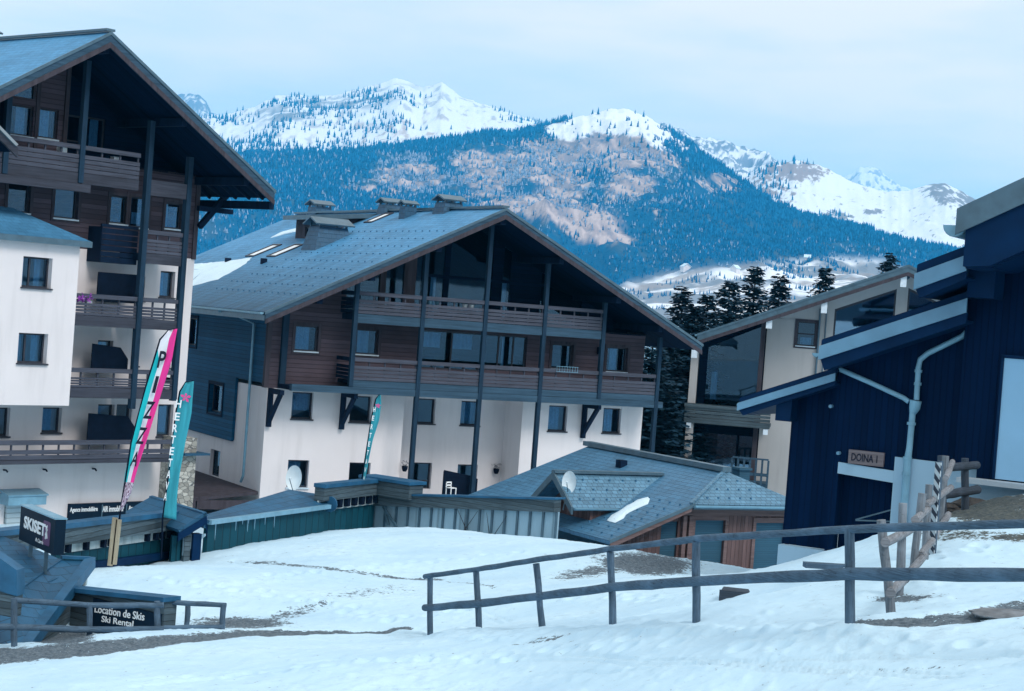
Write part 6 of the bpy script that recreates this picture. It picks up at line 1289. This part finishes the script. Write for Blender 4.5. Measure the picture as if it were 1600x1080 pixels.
# satellite dishes
def dish(name_lab, px, py, Y, ry, rx_, foot, tilt, yaw):
    c = P(px, py, Y); f = P(foot[0], foot[1], Y); t = thing("satellite_dish", name_lab, "satellite dish", f, 0, "satellite dishes on the low roofs")
    m = MB(); n, rings = 28, 6; rot = Matrix.Rotation(yaw, 3, 'Z') @ Matrix.Rotation(tilt, 3, 'X'); o = c - f
    for sgn in (0, 1):
        vs = []; fs = []
        for i in range(rings + 1):
            r = i / rings
            for k in range(n): th = 2 * math.pi * k / n; vs.append(o + rot @ Vector((rx_ * r * math.cos(th), (1 - r * r) * .11 + sgn * .012, ry * r * math.sin(th))))
        for i in range(rings):
            for k in range(n): q = (i * n + k, i * n + (k + 1) % n, (i + 1) * n + (k + 1) % n, (i + 1) * n + k); fs.append(q if sgn == 0 else q[::-1])
        m.add(vs, fs, True)
    m.build("reflector", M['dish'], t); MB().tube([(0, 0, -.3), o + Vector((0, .16, -ry * .6)), o + Vector((0, .16, 0))], .022, 6).build("mast", M['sheet'], t)
    tip = o + rot @ Vector((0, -.5, -ry * .1)); MB().tube([o + rot @ Vector((0, .02, -ry * .95)), tip], .014, 6).build("feed_arm", M['sheet'], t); MB().tube([tip, tip + rot @ Vector((0, .1, .02))], .035, 8).build("receiver", M['dish'], t)
dish("oval white satellite dish on a thin mast over the green shed's roof", 459, 747, 55.0, .39, .25, (443, 792), R(-6), R(-8))
dish("small white satellite dish at the garage chalet's dormer gable", 889, 754, 55.4, .36, .22, (881, 782), R(-8), R(-10))

# ------------------------------------------------------------------ ski shop roof, signs and railing at the lower left
o_ = P(60, 930, 35); TS = thing("ski_shop", "sunken ski shop at lower left with a blue tiled roof and worn gable boards", "shop", o_, 0)
def LS(px, py, Y): return P(px, py, Y) - o_
v0, v1, v2, v3 = LS(-70, 808, 38.6), LS(95, 874, 37.2), LS(22, 926, 34.6), LS(-110, 926, 34.0)
m = MB(); m.slab([v0, v1, v2, v3], .1); m.build("roof", M['bluetile'], TS)
w0, w1, w2, w3 = v1, LS(142, 876, 37.6), LS(40, 1012, 33.2), LS(-60, 1012, 32.8)
MB().slab([w0 - Vector((0, 0, .004)), w1, w2, w3, v2 - Vector((0, 0, .004))], .1).build("roof", M['bluetile'], TS)
MB().bar(v1 + Vector((0, 0, .0)), v2 + Vector((0, 0, .0)), .07, .03).build("valley_flashing", M['bluetile'], TS)
MB().bar(w1 + Vector((0, 0, -.03)), w2 + Vector((0, 0, -.03)), .20, .24).build("verge_flashing", M['bluecap'], TS)
MB().bar(w0 + Vector((0, 0, .05)), w1 + Vector((0, 0, .05)), .12, .06).build("ridge_cap", M['bluecap'], TS)
m = MB(); q = [w1 + Vector((-.06, -.1, -.12)), w2 + Vector((-.06, -.1, -.14)), w2 + Vector((-.06, -.1, -1.0)), w1 + Vector((-.06, -.1, -2.0))]; m.add(q, [(0, 1, 2, 3)]); m.build("wall", M['worn'], TS)
MB().box(w1.x - .12, w1.x - .02, w1.y - .25, w1.y - .1, w1.z - .5, w1.z - .1).build("end_block", M['dentil'], TS)
# near gable piece at the very edge
g0, g1, g2, g3 = LS(-60, 830, 33), LS(26, 891, 32.6), LS(26, 932, 32.6), LS(-60, 905, 33)
dv = Vector((.05, .35, 0)); m = MB(); m.add([g3, g2, g1, g0, g3 + dv, g2 + dv, g1 + dv, g0 + dv], [(0, 1, 2, 3), (7, 6, 5, 4), (2, 1, 5, 6), (3, 2, 6, 7), (0, 4, 5, 1)]); m.build("gable_flashing", M['bluecap'], TS, fix=True)
h2, h3 = LS(20, 966, 32.6), LS(-60, 950, 33); m = MB(); e = Vector((0, .04, 0)); m.add([h3 + e, h2 + e, g2 + e + Vector((-.03, 0, -.01)), g3 + e - Vector((0, 0, .01)), h3 + dv, h2 + dv, g2 + dv + Vector((-.03, 0, -.01)), g3 + dv - Vector((0, 0, .01))], [(0, 1, 2, 3), (7, 6, 5, 4), (1, 5, 6, 2), (0, 4, 5, 1)]); m.build("gable_boards", M['worn'], TS, fix=True)
# sign box standing on the ridge
a0, a1 = P(33, 790, 37.4), P(87, 811, 35.6); dv = Vector((a1.x - a0.x, a1.y - a0.y, 0)); LW = dv.length; rz = math.atan2(dv.y, dv.x)
zt = P(62, 801, 36.5).z; zb = P(58, 855, 36.5).z; hh = zt - zb
t = thing("sign_box", "dark box sign reading SKISET on the ski shop's roof", "sign", (a0.x, a0.y, zb), rz)
bx = MB().box(0, LW, 0, .22, 0, hh).build("box", M['signnavy'], t); MB().box(-.02, LW + .02, -.02, .24, hh + .001, hh + .03).build("top_trim", M['steel'], t)
lettering("SKISET", "lettering", M['white'], t, (LW * .44, -.006, hh * .58), (1, 0, 0), (.0, 0, 1), hh * .36, LW * .62, .004, bold=.035)
m = MB(); 
def rrect(cx, cz, hw_, hh_, r, k=5):
    p = []
    for sx, sz, a_ in ((1, 1, 0), (-1, 1, 90), (-1, -1, 180), (1, -1, 270)):
        for i in range(k + 1): th = R(a_ + 90 * i / k); p.append((cx + sx * (hw_ - r) + r * math.cos(th), cz + sz * (hh_ - r) + r * math.sin(th)))
    return p
pu_ = m_plain("plum_emblem", (.09, .03, .10, 1), .5, .1); m.prism(rrect(LW * .78, hh * .52, LW * .10, hh * .34, .05), -.004, -.001); m.build("emblem", pu_, t)
mk = MB(); c0, c1 = LW * .78, hh * .55
for ang, l in ((70, .30), (110, .26), (60, .16)): mk.bar((c0 - .10 * math.cos(R(ang)) + (.03 if ang == 110 else 0), -.008, c1 - l / 2 * math.sin(R(ang))), (c0 + .10 * math.cos(R(ang)), -.008, c1 + l / 2 * math.sin(R(ang))), .006, .045, up=(1, 0, 0))
mk.build("emblem_mark", M['white'], t)["kind"] = 'stuff'
lettering("A Carré", "small_lettering", M['white'], t, (LW * .60, -.006, hh * .22), (1, 0, 0), (0, 0, 1), hh * .11, LW * .22, .004)
for x in (.25, .7): MB().box(LW * x - .03, LW * x + .03, .05, .12, -.5, -.001).build("stand", M['sheet'], t)
# ski rental wall and sign
a0, a1 = P(112, 925, 36.2), P(258, 940, 34.4); dv = Vector((a1.x - a0.x, a1.y - a0.y, 0)); LW = dv.length; rz = math.atan2(dv.y, dv.x); zt = a0.z
t = thing("rental_wall", "low dark wall with blue cap and a sign reading Location de Skis Ski Rental", "wall", (a0.x, a0.y, zt), rz); dz = a1.z - a0.z
MB().prism([(0, -1.4), (LW, -1.4), (LW, dz), (0, 0)], 0, .3).build("wall", M['worn'], t)
MB().prism([(-.05, .002), (LW + .06, dz + .002), (LW + .06, dz + .09), (-.05, .09)], -.10, .34).build("cap_flashing", M['bluecap'], t)
s0 = LW * .26; sgn = MB().box(s0, LW - .06, -.04, -.002, -.86, dz - .26).build("sign_board", M['signnavy'], t)
cx = (s0 + LW) / 2
lettering("Location de Skis", "lettering", M['white'], sgn, (cx - .22, -.046, dz - .42), (1, 0, dz / LW * .6), (0, 0, 1), .155, (LW - s0) * .72, .004, bold=.012)
lettering("Ski Rental", "lettering", M['white'], sgn, (cx - .26, -.046, dz - .60), (1, 0, dz / LW * .6), (0, 0, 1), .125, (LW - s0) * .46, .004, bold=.012)
# ------------------------------------------------------------------ wooden rails and fences
def log(mb, p0, p1, r, n=10, seg=5, sag=.0, jit=.03, taper=1.0):
    p0, p1 = Vector(p0), Vector(p1); pts = []; rs = []
    for i in range(seg + 1):
        f = i / seg; v = p0.lerp(p1, f); v += Vector((random.uniform(-1, 1), random.uniform(-1, 1), random.uniform(-1, 1))) * r * .12; v.z -= sag * 4 * f * (1 - f); pts.append(v); rs.append(r * (1 + (taper - 1) * f) * random.uniform(.94, 1.06))
    mb.tube(pts, rs, n, jit); return mb
def fence(name, label, cat, posts_, rails, mat, pr, group=None, base=None):
    """posts_: (foot, top) world points; rails: lists of world points"""
    o = posts_[0][0]; t = thing(name, label, cat, o, 0, group)
    for f, tp_ in posts_:
        f = Vector(f); k = (Vector(tp_) - f).normalized(); log(MB(), f - o - k * .35, Vector(tp_) - o, pr, seg=4).build("post", M[mat + 'v'], t)
    for r_, pts in rails:
        m = MB(); P_ = []; rs = []
        for p0, p1 in zip(pts[:-1], pts[1:]):
            for i in range(6): f = i / 6; P_.append(Vector(p0).lerp(Vector(p1), f) - o + Vector((random.uniform(-1, 1), random.uniform(-1, 1), random.uniform(-1, 1))) * r_ * .10); rs.append(r_ * random.uniform(.92, 1.06))
        P_.append(Vector(pts[-1]) - o); rs.append(r_); m.tube(P_, rs, 12, .025); m.build("rail", M[mat], t)
    return t
fp = [((672, 993), (672, 903), 33), ((749, 989), (744, 893), 31), ((847, 979), (838, 881), 28.5), ((958, 977), (953, 863), 25.8), ((1088, 970), (1088, 846), 23), ((1329, 972), (1328, 826), 19.5), ((1660, 985), (1660, 818), 16.8)]
top = [(664, 901, 33.1), (744, 890, 31), (838, 875, 28.5), (953, 858, 25.8), (1088, 842, 23), (1328, 827, 19.5), (1700, 815, 16.6)]
mid = [(664, 950, 33.1), (746, 943, 31), (842, 932, 28.5), (955, 918, 25.8), (1088, 908, 23), (1328, 897, 19.5), (1700, 899, 16.6)]
fence("log_fence", "long two rail log fence crossing the snow in the foreground", "fence", [(P(*f, Y), P(*t_, Y)) for f, t_, Y in fp], [(.045, [P(x, y, Y - .0) for x, y, Y in top]), (.068, [P(x, y, Y - .11) for x, y, Y in mid])], 'log', .054)
# pale stake fence running up the slope to the navy chalet
sf = [((1392, 962), (1377, 812), 20.5), ((1405, 935), (1411, 786), 22.5), ((1425, 905), (1441, 771), 24.5), ((1446, 870), (1452, 757), 26.5), ((1468, 838), (1478, 713), 29.5)]
rails = [(.085, [P(1384, 848, 20.3), P(1438, 820, 24)]), (.085, [P(1430, 812, 23.4), P(1450, 796, 26)]), (.085, [P(1446, 790, 25.8), P(1486, 762, 29.6)]), (.08, [P(1478, 748, 28.2), P(1488, 722, 31)]),
         (.09, [P(1391, 926, 20.3), P(1418, 900, 22.6)]), (.085, [P(1414, 905, 22.3), P(1444, 868, 25)]), (.085, [P(1438, 868, 24.6), P(1462, 838, 27.5)]), (.085, [P(1456, 844, 27), P(1482, 804, 30)])]
rr = [(r_ * .64, [p.copy() for p in pts]) for r_, pts in rails]
fence("stake_fence", "pale bark stripped stake fence climbing toward the navy chalet", "fence", [(P(*f, Y), P(*t_, Y)) for f, t_, Y in sf], rr, 'palelog', .056)
t = fence("post_rail_fence", "short dark post and rail fence before the navy chalet's door", "fence", [(P(1473, 812, 31), P(1471, 712, 31)), (P(1508, 783, 32), P(1508, 716, 32))], [(.075, [P(1476, 731, 31), P(1526, 727, 32.4)]), (.085, [P(1472, 774, 31), P(1527, 765, 32.4)])], 'darklog', .07)
# striped marker board
b0 = P(1455, 868, 26.8); t = thing("marker_board", "upright board with black and white diagonal stripes beside the stake fence", "marker", b0, R(-50))
H = (P(1459, 722, 26.8) - b0).z
def m_stripe():
    n_ = NT("striped_paint", .6, .3); x, y = n_.xy(); f = n_.math('FRACT', n_.math('DIVIDE', n_.math('ADD', y, n_.math('MULTIPLY', x, 1.0)), .17)); n_.color(n_.ramp(f, [(.0, (.40, .47, .51, 1)), (.49, (.40, .47, .51, 1)), (.51, (.02, .03, .05, 1)), (1.0, (.02, .03, .05, 1))])); return n_.m
MB().box(-.05, .05, -.012, .012, 0, H).build("board", m_stripe(), t); MB().box(-.035, .035, .014, .07, -.3, H + .02).build("stake", M['logv'], t)
# rail at the lower left
lp = [((22, 1008), (22, 935), 32.2), ((140, 990), (140, 944), 33.2), ((246, 986), (246, 940), 33.4)]
fence("hand_rail", "weathered wooden rail in front of the ski rental sign", "rail", [(P(*f, Y), P(*t_, Y)) for f, t_, Y in lp], [(.055, [P(22, 938, 32.2), P(140, 946, 33.2), P(256, 946, 33.4)]), (.06, [P(-40, 979, 31.4), P(22, 980, 32.2), P(140, 984, 33.1), P(256, 983, 33.3)])], 'log', .06)
fence("end_rail", "lower end of the wooden rail stepping out past the rental wall onto the snow", "rail", [(P(292, 976, 35.5), P(294, 946, 35.5)), (P(347, 984, 34.4), P(349, 944, 34.4))], [(.05, [P(258, 941, 34.6), P(353, 946, 34.4)]), (.05, [P(256, 981, 34.1), P(349, 980, 34.3)])], 'log', .055)
# odd boards and a slab lying in the snow
q = G(1147, 934, y0=22, y1=34); t = thing("plank_step", "short dark plank edging half buried in the snow behind the log fence", "planks", q, R(-12))
MB().box(-.24, .28, 0, .05, -.2, .10).box(-.22, .36, .055, .5, .04, .09).build("plank", M['darklog'], t)
q = G(1300, 889, y0=24, y1=38); t = thing("loose_plank", "grey plank lying on the snow below the navy chalet", "plank", q, R(6)); MB().box(-.45, .55, -.1, .1, .0, .08).build("board", M['log'], t)
q = G(1575, 957, y0=14, y1=26); me_ = bmesh.new(); bmesh.ops.create_icosphere(me_, subdivisions=4, radius=1)
for v in me_.verts:
    n_ = float(fbm(np.array(v.co.x * 1.7 + 3), np.array(v.co.y * 1.7 + v.co.z), 4, 77)); v.co = Vector((v.co.x * .42, v.co.y * .26, max(-.05, v.co.z * .05))) * (.75 + .5 * n_)
md_ = bpy.data.meshes.new("rock_slab"); me_.to_mesh(md_); me_.free(); metric_uv(md_); md_.materials.append(m_plain("slab_rock", (.16, .18, .20, 1), .85, .4, 5)); ro = bpy.data.objects.new("rock_slab", md_); C.objects.link(ro); ro.location = q + Vector((0, 0, -.025)); tag(ro, "flat grey rock slab poking out of the snow at the right edge", "rock")
q = G(1545, 800, y0=28, y1=38)
for k, (px, py, s, lab) in enumerate(((1490, 795, .22, "dark earth clod on the grassy bank nearest the stake fence"), (1515, 790, .26, "dark lumpy earth clod in the middle of the grassy bank"))):
    g_ = G(px, py, y0=26, y1=37); b_ = bmesh.new(); bmesh.ops.create_icosphere(b_, subdivisions=3, radius=1)
    for v in b_.verts: v.co = Vector((v.co.x * 1.5, v.co.y, v.co.z * .6)) * s * (.6 + .8 * float(fbm(np.array(v.co.x * 2 + k), np.array(v.co.y * 2 + v.co.z * 1.3), 4, 5)))
    d_ = bpy.data.meshes.new("earth_clod"); b_.to_mesh(d_); b_.free(); metric_uv(d_); d_.materials.append(m_plain("earth", (.045, .045, .045, 1), .9, .5, 6)); e_ = bpy.data.objects.new("earth_clod", d_); C.objects.link(e_); e_.location = g_; tag(e_, lab, "earth", "earth clods")

# ------------------------------------------------------------------ feather flags
def flag(label, base, stake, poles, L_, R_, Y, build, py_text=None):
    """poles: pixel points of the mast; L_/R_: left and right edge of the cloth, top to bottom, as pixels"""
    o = P(*base, Y); t = thing("feather_flag", label, "flag", o, 0, "feather flags")
    def q(px, py, dy=0.0): return P(px, py, Y + dy) - o
    MB().tube([q(*p) for p in poles], [.022] * (len(poles) - 2) + [.014, .008], 8).build("mast", M['black'], t)
    for x0, y0, x1, y1 in stake: a_, b_ = q(x0, y0, -.05), q(x1, y1, -.05); MB().bar(a_, b_, .12, .07).build("stake", M['stake'], t)
    Lp, Rp = np.array(L_, float), np.array(R_, float); n = 40; yl = np.linspace(Lp[0, 1], Lp[-1, 1], n); yr = np.linspace(Rp[0, 1], Rp[-1, 1], n)
    xl, xr = np.interp(yl, Lp[:, 1], Lp[:, 0]), np.interp(yr, Rp[:, 1], Rp[:, 0]); m_ = 12
    me = bpy.data.meshes.new("cloth"); vs = []; uv = []
    for i in range(n):
        for j in range(m_ + 1):
            f = j / m_; vs.append(q(xl[i] + (xr[i] - xl[i]) * f, yl[i] + (yr[i] - yl[i]) * f, .10 * math.sin(f * 4 + i * .25) * f)); uv.append((f, 1 - i / (n - 1)))
    fs = [(i * (m_ + 1) + j, i * (m_ + 1) + j + 1, (i + 1) * (m_ + 1) + j + 1, (i + 1) * (m_ + 1) + j) for i in range(n - 1) for j in range(m_)]
    me.from_pydata(vs, [], fs); me.polygons.foreach_set("use_smooth", [True] * len(fs)); ul = me.uv_layers.new(name="UVMap")
    for lp_ in me.loops: ul.data[lp_.index].uv = uv[lp_.vertex_index]
    o_ = bpy.data.objects.new("cloth", me); C.objects.link(o_); o_.parent = t
    sm = o_.modifiers.new("thickness", 'SOLIDIFY'); sm.thickness = .012
    build(t, q, me, xl, xr, yl, yr); return t
def m_tricolour():
    n_ = NT("tricolour_cloth", .8, .1); x, y = n_.xy()
    teal, wh, pk_ = (.02, .50, .55, 1), (.74, .78, .84, 1), (.80, .05, .30, 1)
    # pink band along the right edge, teal along the left below the top, white between, printed scribble at the foot
    edge = n_.math('ADD', .36, n_.math('MULTIPLY', n_.math('SUBTRACT', y, .5), -.06)); tl = n_.math('MULTIPLY', n_.math('LESS_THAN', x, edge), n_.math('LESS_THAN', n_.math('ADD', y, n_.math('MULTIPLY', x, .25)), .90))
    c = n_.mix(tl, wh, teal); c = n_.mix(n_.math('GREATER_THAN', x, n_.math('ADD', .72, n_.math('MULTIPLY', y, -.12))), c, pk_)
    sc_ = n_.noise(60, 3, .7, vec=n_.uv.outputs["UV"], stretch=(.35, 1.2, 1)); scr = n_.mix(n_.ramp(sc_, [(.48, 0.0), (.52, 1.0)]), (.70, .62, .72, 1), (.10, .02, .08, 1))
    c = n_.mix(n_.math('LESS_THAN', y, .155), c, scr); n_.color(c); return n_.m
def cloth_fold(name, c):
    n_ = NT(name, .8, .1); f = n_.noise(3, 3, .5, vec=n_.uv.outputs["UV"], stretch=(1.2, .6, 1)); n_.color(n_.mix(n_.ramp(f, [(.3, 0.0), (.7, 1.0)]), sc(c, .8), sc(c, 1.2))); return n_.m
TRI = m_tricolour(); TEALC = cloth_fold("teal_flag_cloth", (.045, .33, .41, 1))
def letters(t, q, items, mat, dy=-.12):
    for ch, px, py, w_, h_, lean in items:
        c_ = q(px, py, dy); rt_ = (q(px + 5, py + .4, dy) - c_); up_ = (q(px + lean * 5, py - 5, dy) - c_); sx = (q(px + 1, py, dy) - c_).length
        lettering(ch, "letter", mat, t, c_, rt_, up_, h_ * sx, w_ * sx, .004, out=(0, -1, 0), bold=.02)
def b1(t, q, me, xl, xr, yl, yr):
    me.materials.append(TRI)
    letters(t, q, [("P", 253, 562, 11, 27, .22), ("I", 243, 601, 5, 27, .25), ("Z", 233, 641, 13, 28, .27), ("Z", 221, 681, 12, 27, .28), ("A", 211, 717, 10, 24, .3)], M['ink'])
flag("tall teal white and pink feather flag reading PIZZA on a wooden stake", (178, 884), [(172, 884, 180, 809), (178, 882, 186, 812)], [(177, 884), (188, 800), (205, 692), (228, 604), (242, 558), (250, 531), (263, 516), (277, 513)], [(263, 516), (250, 531), (242, 560), (228, 604), (215, 650), (205, 692), (195, 742), (188, 797)], [(277, 514), (274, 531), (269, 560), (255, 604), (241, 651), (228, 692), (210, 748), (204, 772), (189, 798)], 41.5, b1)
def flower(t, q, px, py, s, dy=-.12):
    m = MB(); c_ = q(px, py, dy); u_ = (q(px + 1, py, dy) - c_)
    for k in range(5):
        th = R(72 * k + 15); d_ = Vector((math.cos(th), 0, math.sin(th))); e_ = Vector((-d_.z, 0, d_.x)); l = s * u_.length * (1.0 if k % 2 == 0 else .8)
        m.add([c_, c_ + d_ * l * .6 - e_ * l * .26, c_ + d_ * l, c_ + d_ * l * .6 + e_ * l * .26], [(0, 1, 2, 3)])
    m.build("emblem", M['pinkcloth'], t)
def b2(t, q, me, xl, xr, yl, yr):
    me.materials.append(TEALC); flower(t, q, 290, 621, 9)
    xs = [279, 277, 273.5, 270.5, 268.5, 266, 263.5, 261, 258.5]; ys = [631, 651, 669, 687, 705, 723, 741, 759, 776]
    letters(t, q, [(c_, x, y, 8.5 - i * .5, 12.5, .15) for i, (c_, x, y) in enumerate(zip("HERTETAVA", xs, ys))], M['white'])
flag("teal feather flag with white letters and pink flower emblem beside the porch", (251, 872), [], [(252, 872), (254, 812), (266, 720), (274, 650), (281, 612), (290, 597), (302, 595)], [(289, 598), (280, 612), (274, 645), (265, 715), (258, 775), (255, 808)], [(303, 596), (302, 610), (299, 645), (290, 690), (281, 740), (276, 780), (275, 812)], 45.2, b2)
def b3(t, q, me, xl, xr, yl, yr):
    me.materials.append(TEALC); flower(t, q, 590.5, 634, 4.5)
    letters(t, q, [(c_, 585 - i * 2.05, 640 + i * 13.5, 3.6 - i * .15, 8, .14) for i, c_ in enumerate("HERTETAVA")], M['white'])
flag("small distant teal feather flag standing before the chalet's white wall", (558, 836), [(563, 786, 565, 757)], [(556, 836), (562, 770), (570, 720), (581, 650), (587, 624), (592, 617), (595, 617)], [(592, 617), (586, 626), (580, 655), (572, 710), (566, 755)], [(595, 617), (596, 630), (592, 656), (582, 690), (574, 730), (568, 758)], 57.0, b3)

# ------------------------------------------------------------------ conifers behind the houses
def make_conifer(h, r, seed):
    rd = random.Random(seed); m = MB(); tk = MB(); tk.tube([(0, 0, -.5), (0, 0, h * .5), (rd.uniform(-.05, .05), 0, h * .985)], [r * .085, r * .05, .012], 7)
    z = h * .05; vs = []; fs = []
    while z < h * .99:
        f = z / h; bl = r * (1 - f) ** .72 * (1.0 if f > .1 else .8) + .12; nb = max(6, int(15 - 7 * f))
        for k in range(nb):
            th = rd.uniform(0, 6.283); l = bl * rd.uniform(.55, 1.15); dr = Vector((math.cos(th), math.sin(th), 0)); sd = Vector((-dr.y, dr.x, 0)); droop = rd.uniform(.15, .45) * (1 - f * .8); z0 = z + rd.uniform(-.25, .25)
            nseg = max(3, int(l / .20))
            for i in range(nseg):
                for s in (-1, 1):
                    g = (i + rd.random()) / nseg; p = dr * (l * g) + Vector((0, 0, z0 - droop * l * g + .22 * l * g * g))
                    ln_ = rd.uniform(.34, .62) * (1.05 - .45 * f); out = (dr * .7 + sd * s * rd.uniform(.3, 1.0) + Vector((0, 0, rd.uniform(-.55, .15)))).normalized()
                    wv = out.cross(Vector((rd.uniform(-.6, .6), rd.uniform(-.6, .6), 1))).normalized() * ln_ * .36
                    o = len(vs); vs += [p - wv * .5, p + out * ln_ * .5 - wv, p + out * ln_, p + out * ln_ * .5 + wv]; fs.append((o, o + 1, o + 2, o + 3))
        z += .24 - .10 * f
    m.add(vs, fs); return m, tk
protos = []
for h, r, sd in ((14, 2.7, 1), (13, 2.9, 2), (15, 3.4, 3)):
    m, tk = make_conifer(h, r, sd); t = thing("conifer", "x", "conifer", (0, 0, 0), 0, "conifers behind the houses"); m.build("crown", M['leaf'], t); tk.build("trunk", M['trunk'], t); protos.append((t, h))
used = set()
spots = [(1067, 449, 104, 0, "slim conifer just above the chalet's right eave, first of the row"), (1106, 461, 106, 1, "conifer second in the row above the chalet's right eave"), (1085, 478, 96, 1, "short dense conifer between the first two tall ones of the row"), (1141, 438, 108, 2, "bushy conifer left of the tallest one in the row"),
         (1181, 416, 110, 2, "tallest conifer of the row behind the cream house"), (1220, 430, 114, 0, "narrow conifer right of the tallest one in the row"), (1291, 419, 116, 1, "lone conifer tip above the middle of the cream house's roof"), (1391, 397, 124, 0, "lone conifer tip just left of the cream house's roof peak"),
         (1021, 520, 86, 2, "dark conifer half hidden right behind the chalet's white corner"), (1046, 538, 92, 1, "dark conifer behind the chalet's right corner post"), (1074, 545, 97, 2, "dark conifer in the gap between chalet and cream house"), (1058, 590, 89, 0, "low dark conifer at the foot of the gap beside the chalet")]
for px, py, Y, k, lab in spots:
    t, h = protos[k]; tip = P(px, py, Y); zg = -9.5 if Y < 100 else -10.5; s = (tip.z - zg) / h
    c = t if k not in used else copy_tree(t); used.add(k)
    c.location = (tip.x, tip.y, zg); wd = 1.18 if s > .75 else 1.0
    c.scale = (wd, wd, s); c.rotation_euler.z = random.uniform(0, 6.28); c["label"] = lab

# ------------------------------------------------------------------ small things standing in the balcony gaps
def balcony_item(fr, px, py, w, lab, kind):
    q = fr.f(px, py, w); t = thing("balcony_pot" if kind != 'box' else "balcony_box", lab, "plant pot" if kind != 'box' else "box", fr.O + fr.u * q[0] + fr.w * (w + .16) + Vector((0, 0, q[1] - .12)), fr.a, "things on the balconies")
    if kind == 'box': MB().box(-.14, .14, 0, .2, -.02, .18).build("box", M['white'], t); MB().box(-.15, .15, -.01, .21, .182, .2).build("lid", M['lframe'], t)
    else:
        MB().tube([(0, .08, -.02), (0, .08, .13)], [.08, .11], 12).build("pot", M['white'] if kind == 'pot' else M['steel'], t); m = MB()
        for _ in range(60):
            v = Vector((random.gauss(0, .08), .08 + random.gauss(0, .06), random.uniform(.12, .24))); e = Vector((random.uniform(-.06, .06), random.uniform(-.05, .05), random.uniform(-.02, .07))); m.add([v, v + e, v + e.yzx * .7], [(0, 1, 2)])
        m.build("leaves", M['leaf'], t)
for px, py, lab in ((731, 476, "white plant pot in the chalet's upper balcony gap left of the middle post"), (741, 477, "white plant pot right up against the middle post on the chalet's upper balcony")): balcony_item(K, px, py, WB, lab, 'pot')
for px, py, lab in ((676, 471, "grey plant pot at the left end of the chalet's second upper balcony bay"), (688, 472, "second grey plant pot from the left in the chalet's second upper balcony bay")): balcony_item(K, px, py, WB, lab, 'grey')
for px, py, lab in ((104, 232, "white box in the top balcony gap of the apartment house, left bay"), (188, 249, "white box in the top balcony gap of the apartment house, right bay")): balcony_item(A, px, py, AW, lab, 'box')
q = K.f(884, 579, WB); t = thing("window_basket", "wire flower basket on the chalet's lower balcony rail below a dark window", "flower basket", K.O + K.u * q[0] + K.w * (WB - .12) + Vector((0, 0, q[1] - .05)), K.a)
m = MB()
for i in range(9): x = -.5 + i * .125; m.tube([(x, 0, 0), (x, 0, .2)], .008, 5)
m.box(-.52, .52, -.01, .01, .2, .215).box(-.52, .52, -.01, .01, -.015, .0); m.build("basket", M['steel'], t)

# ------------------------------------------------------------------ the air between here and the mountains
def m_haze():
    m = bpy.data.materials.new("air"); m.use_nodes = True; n = m.node_tree.nodes; n.clear()
    o = n.new("ShaderNodeOutputMaterial"); v = n.new("ShaderNodeVolumePrincipled"); v.inputs["Color"].default_value = (0.06, 0.56, 1.0, 1); v.inputs["Density"].default_value = 0.00008
    v.inputs["Anisotropy"].default_value = 0.0
    m.node_tree.links.new(v.outputs[0], o.inputs["Volume"]); return m
hz = MB().box(-7600, 7600, -640, 11800, -420, 990).build("haze", m_haze()); hz["kind"] = "stuff"; tag(hz, "thin blue haze in the air before the mountains", "haze")
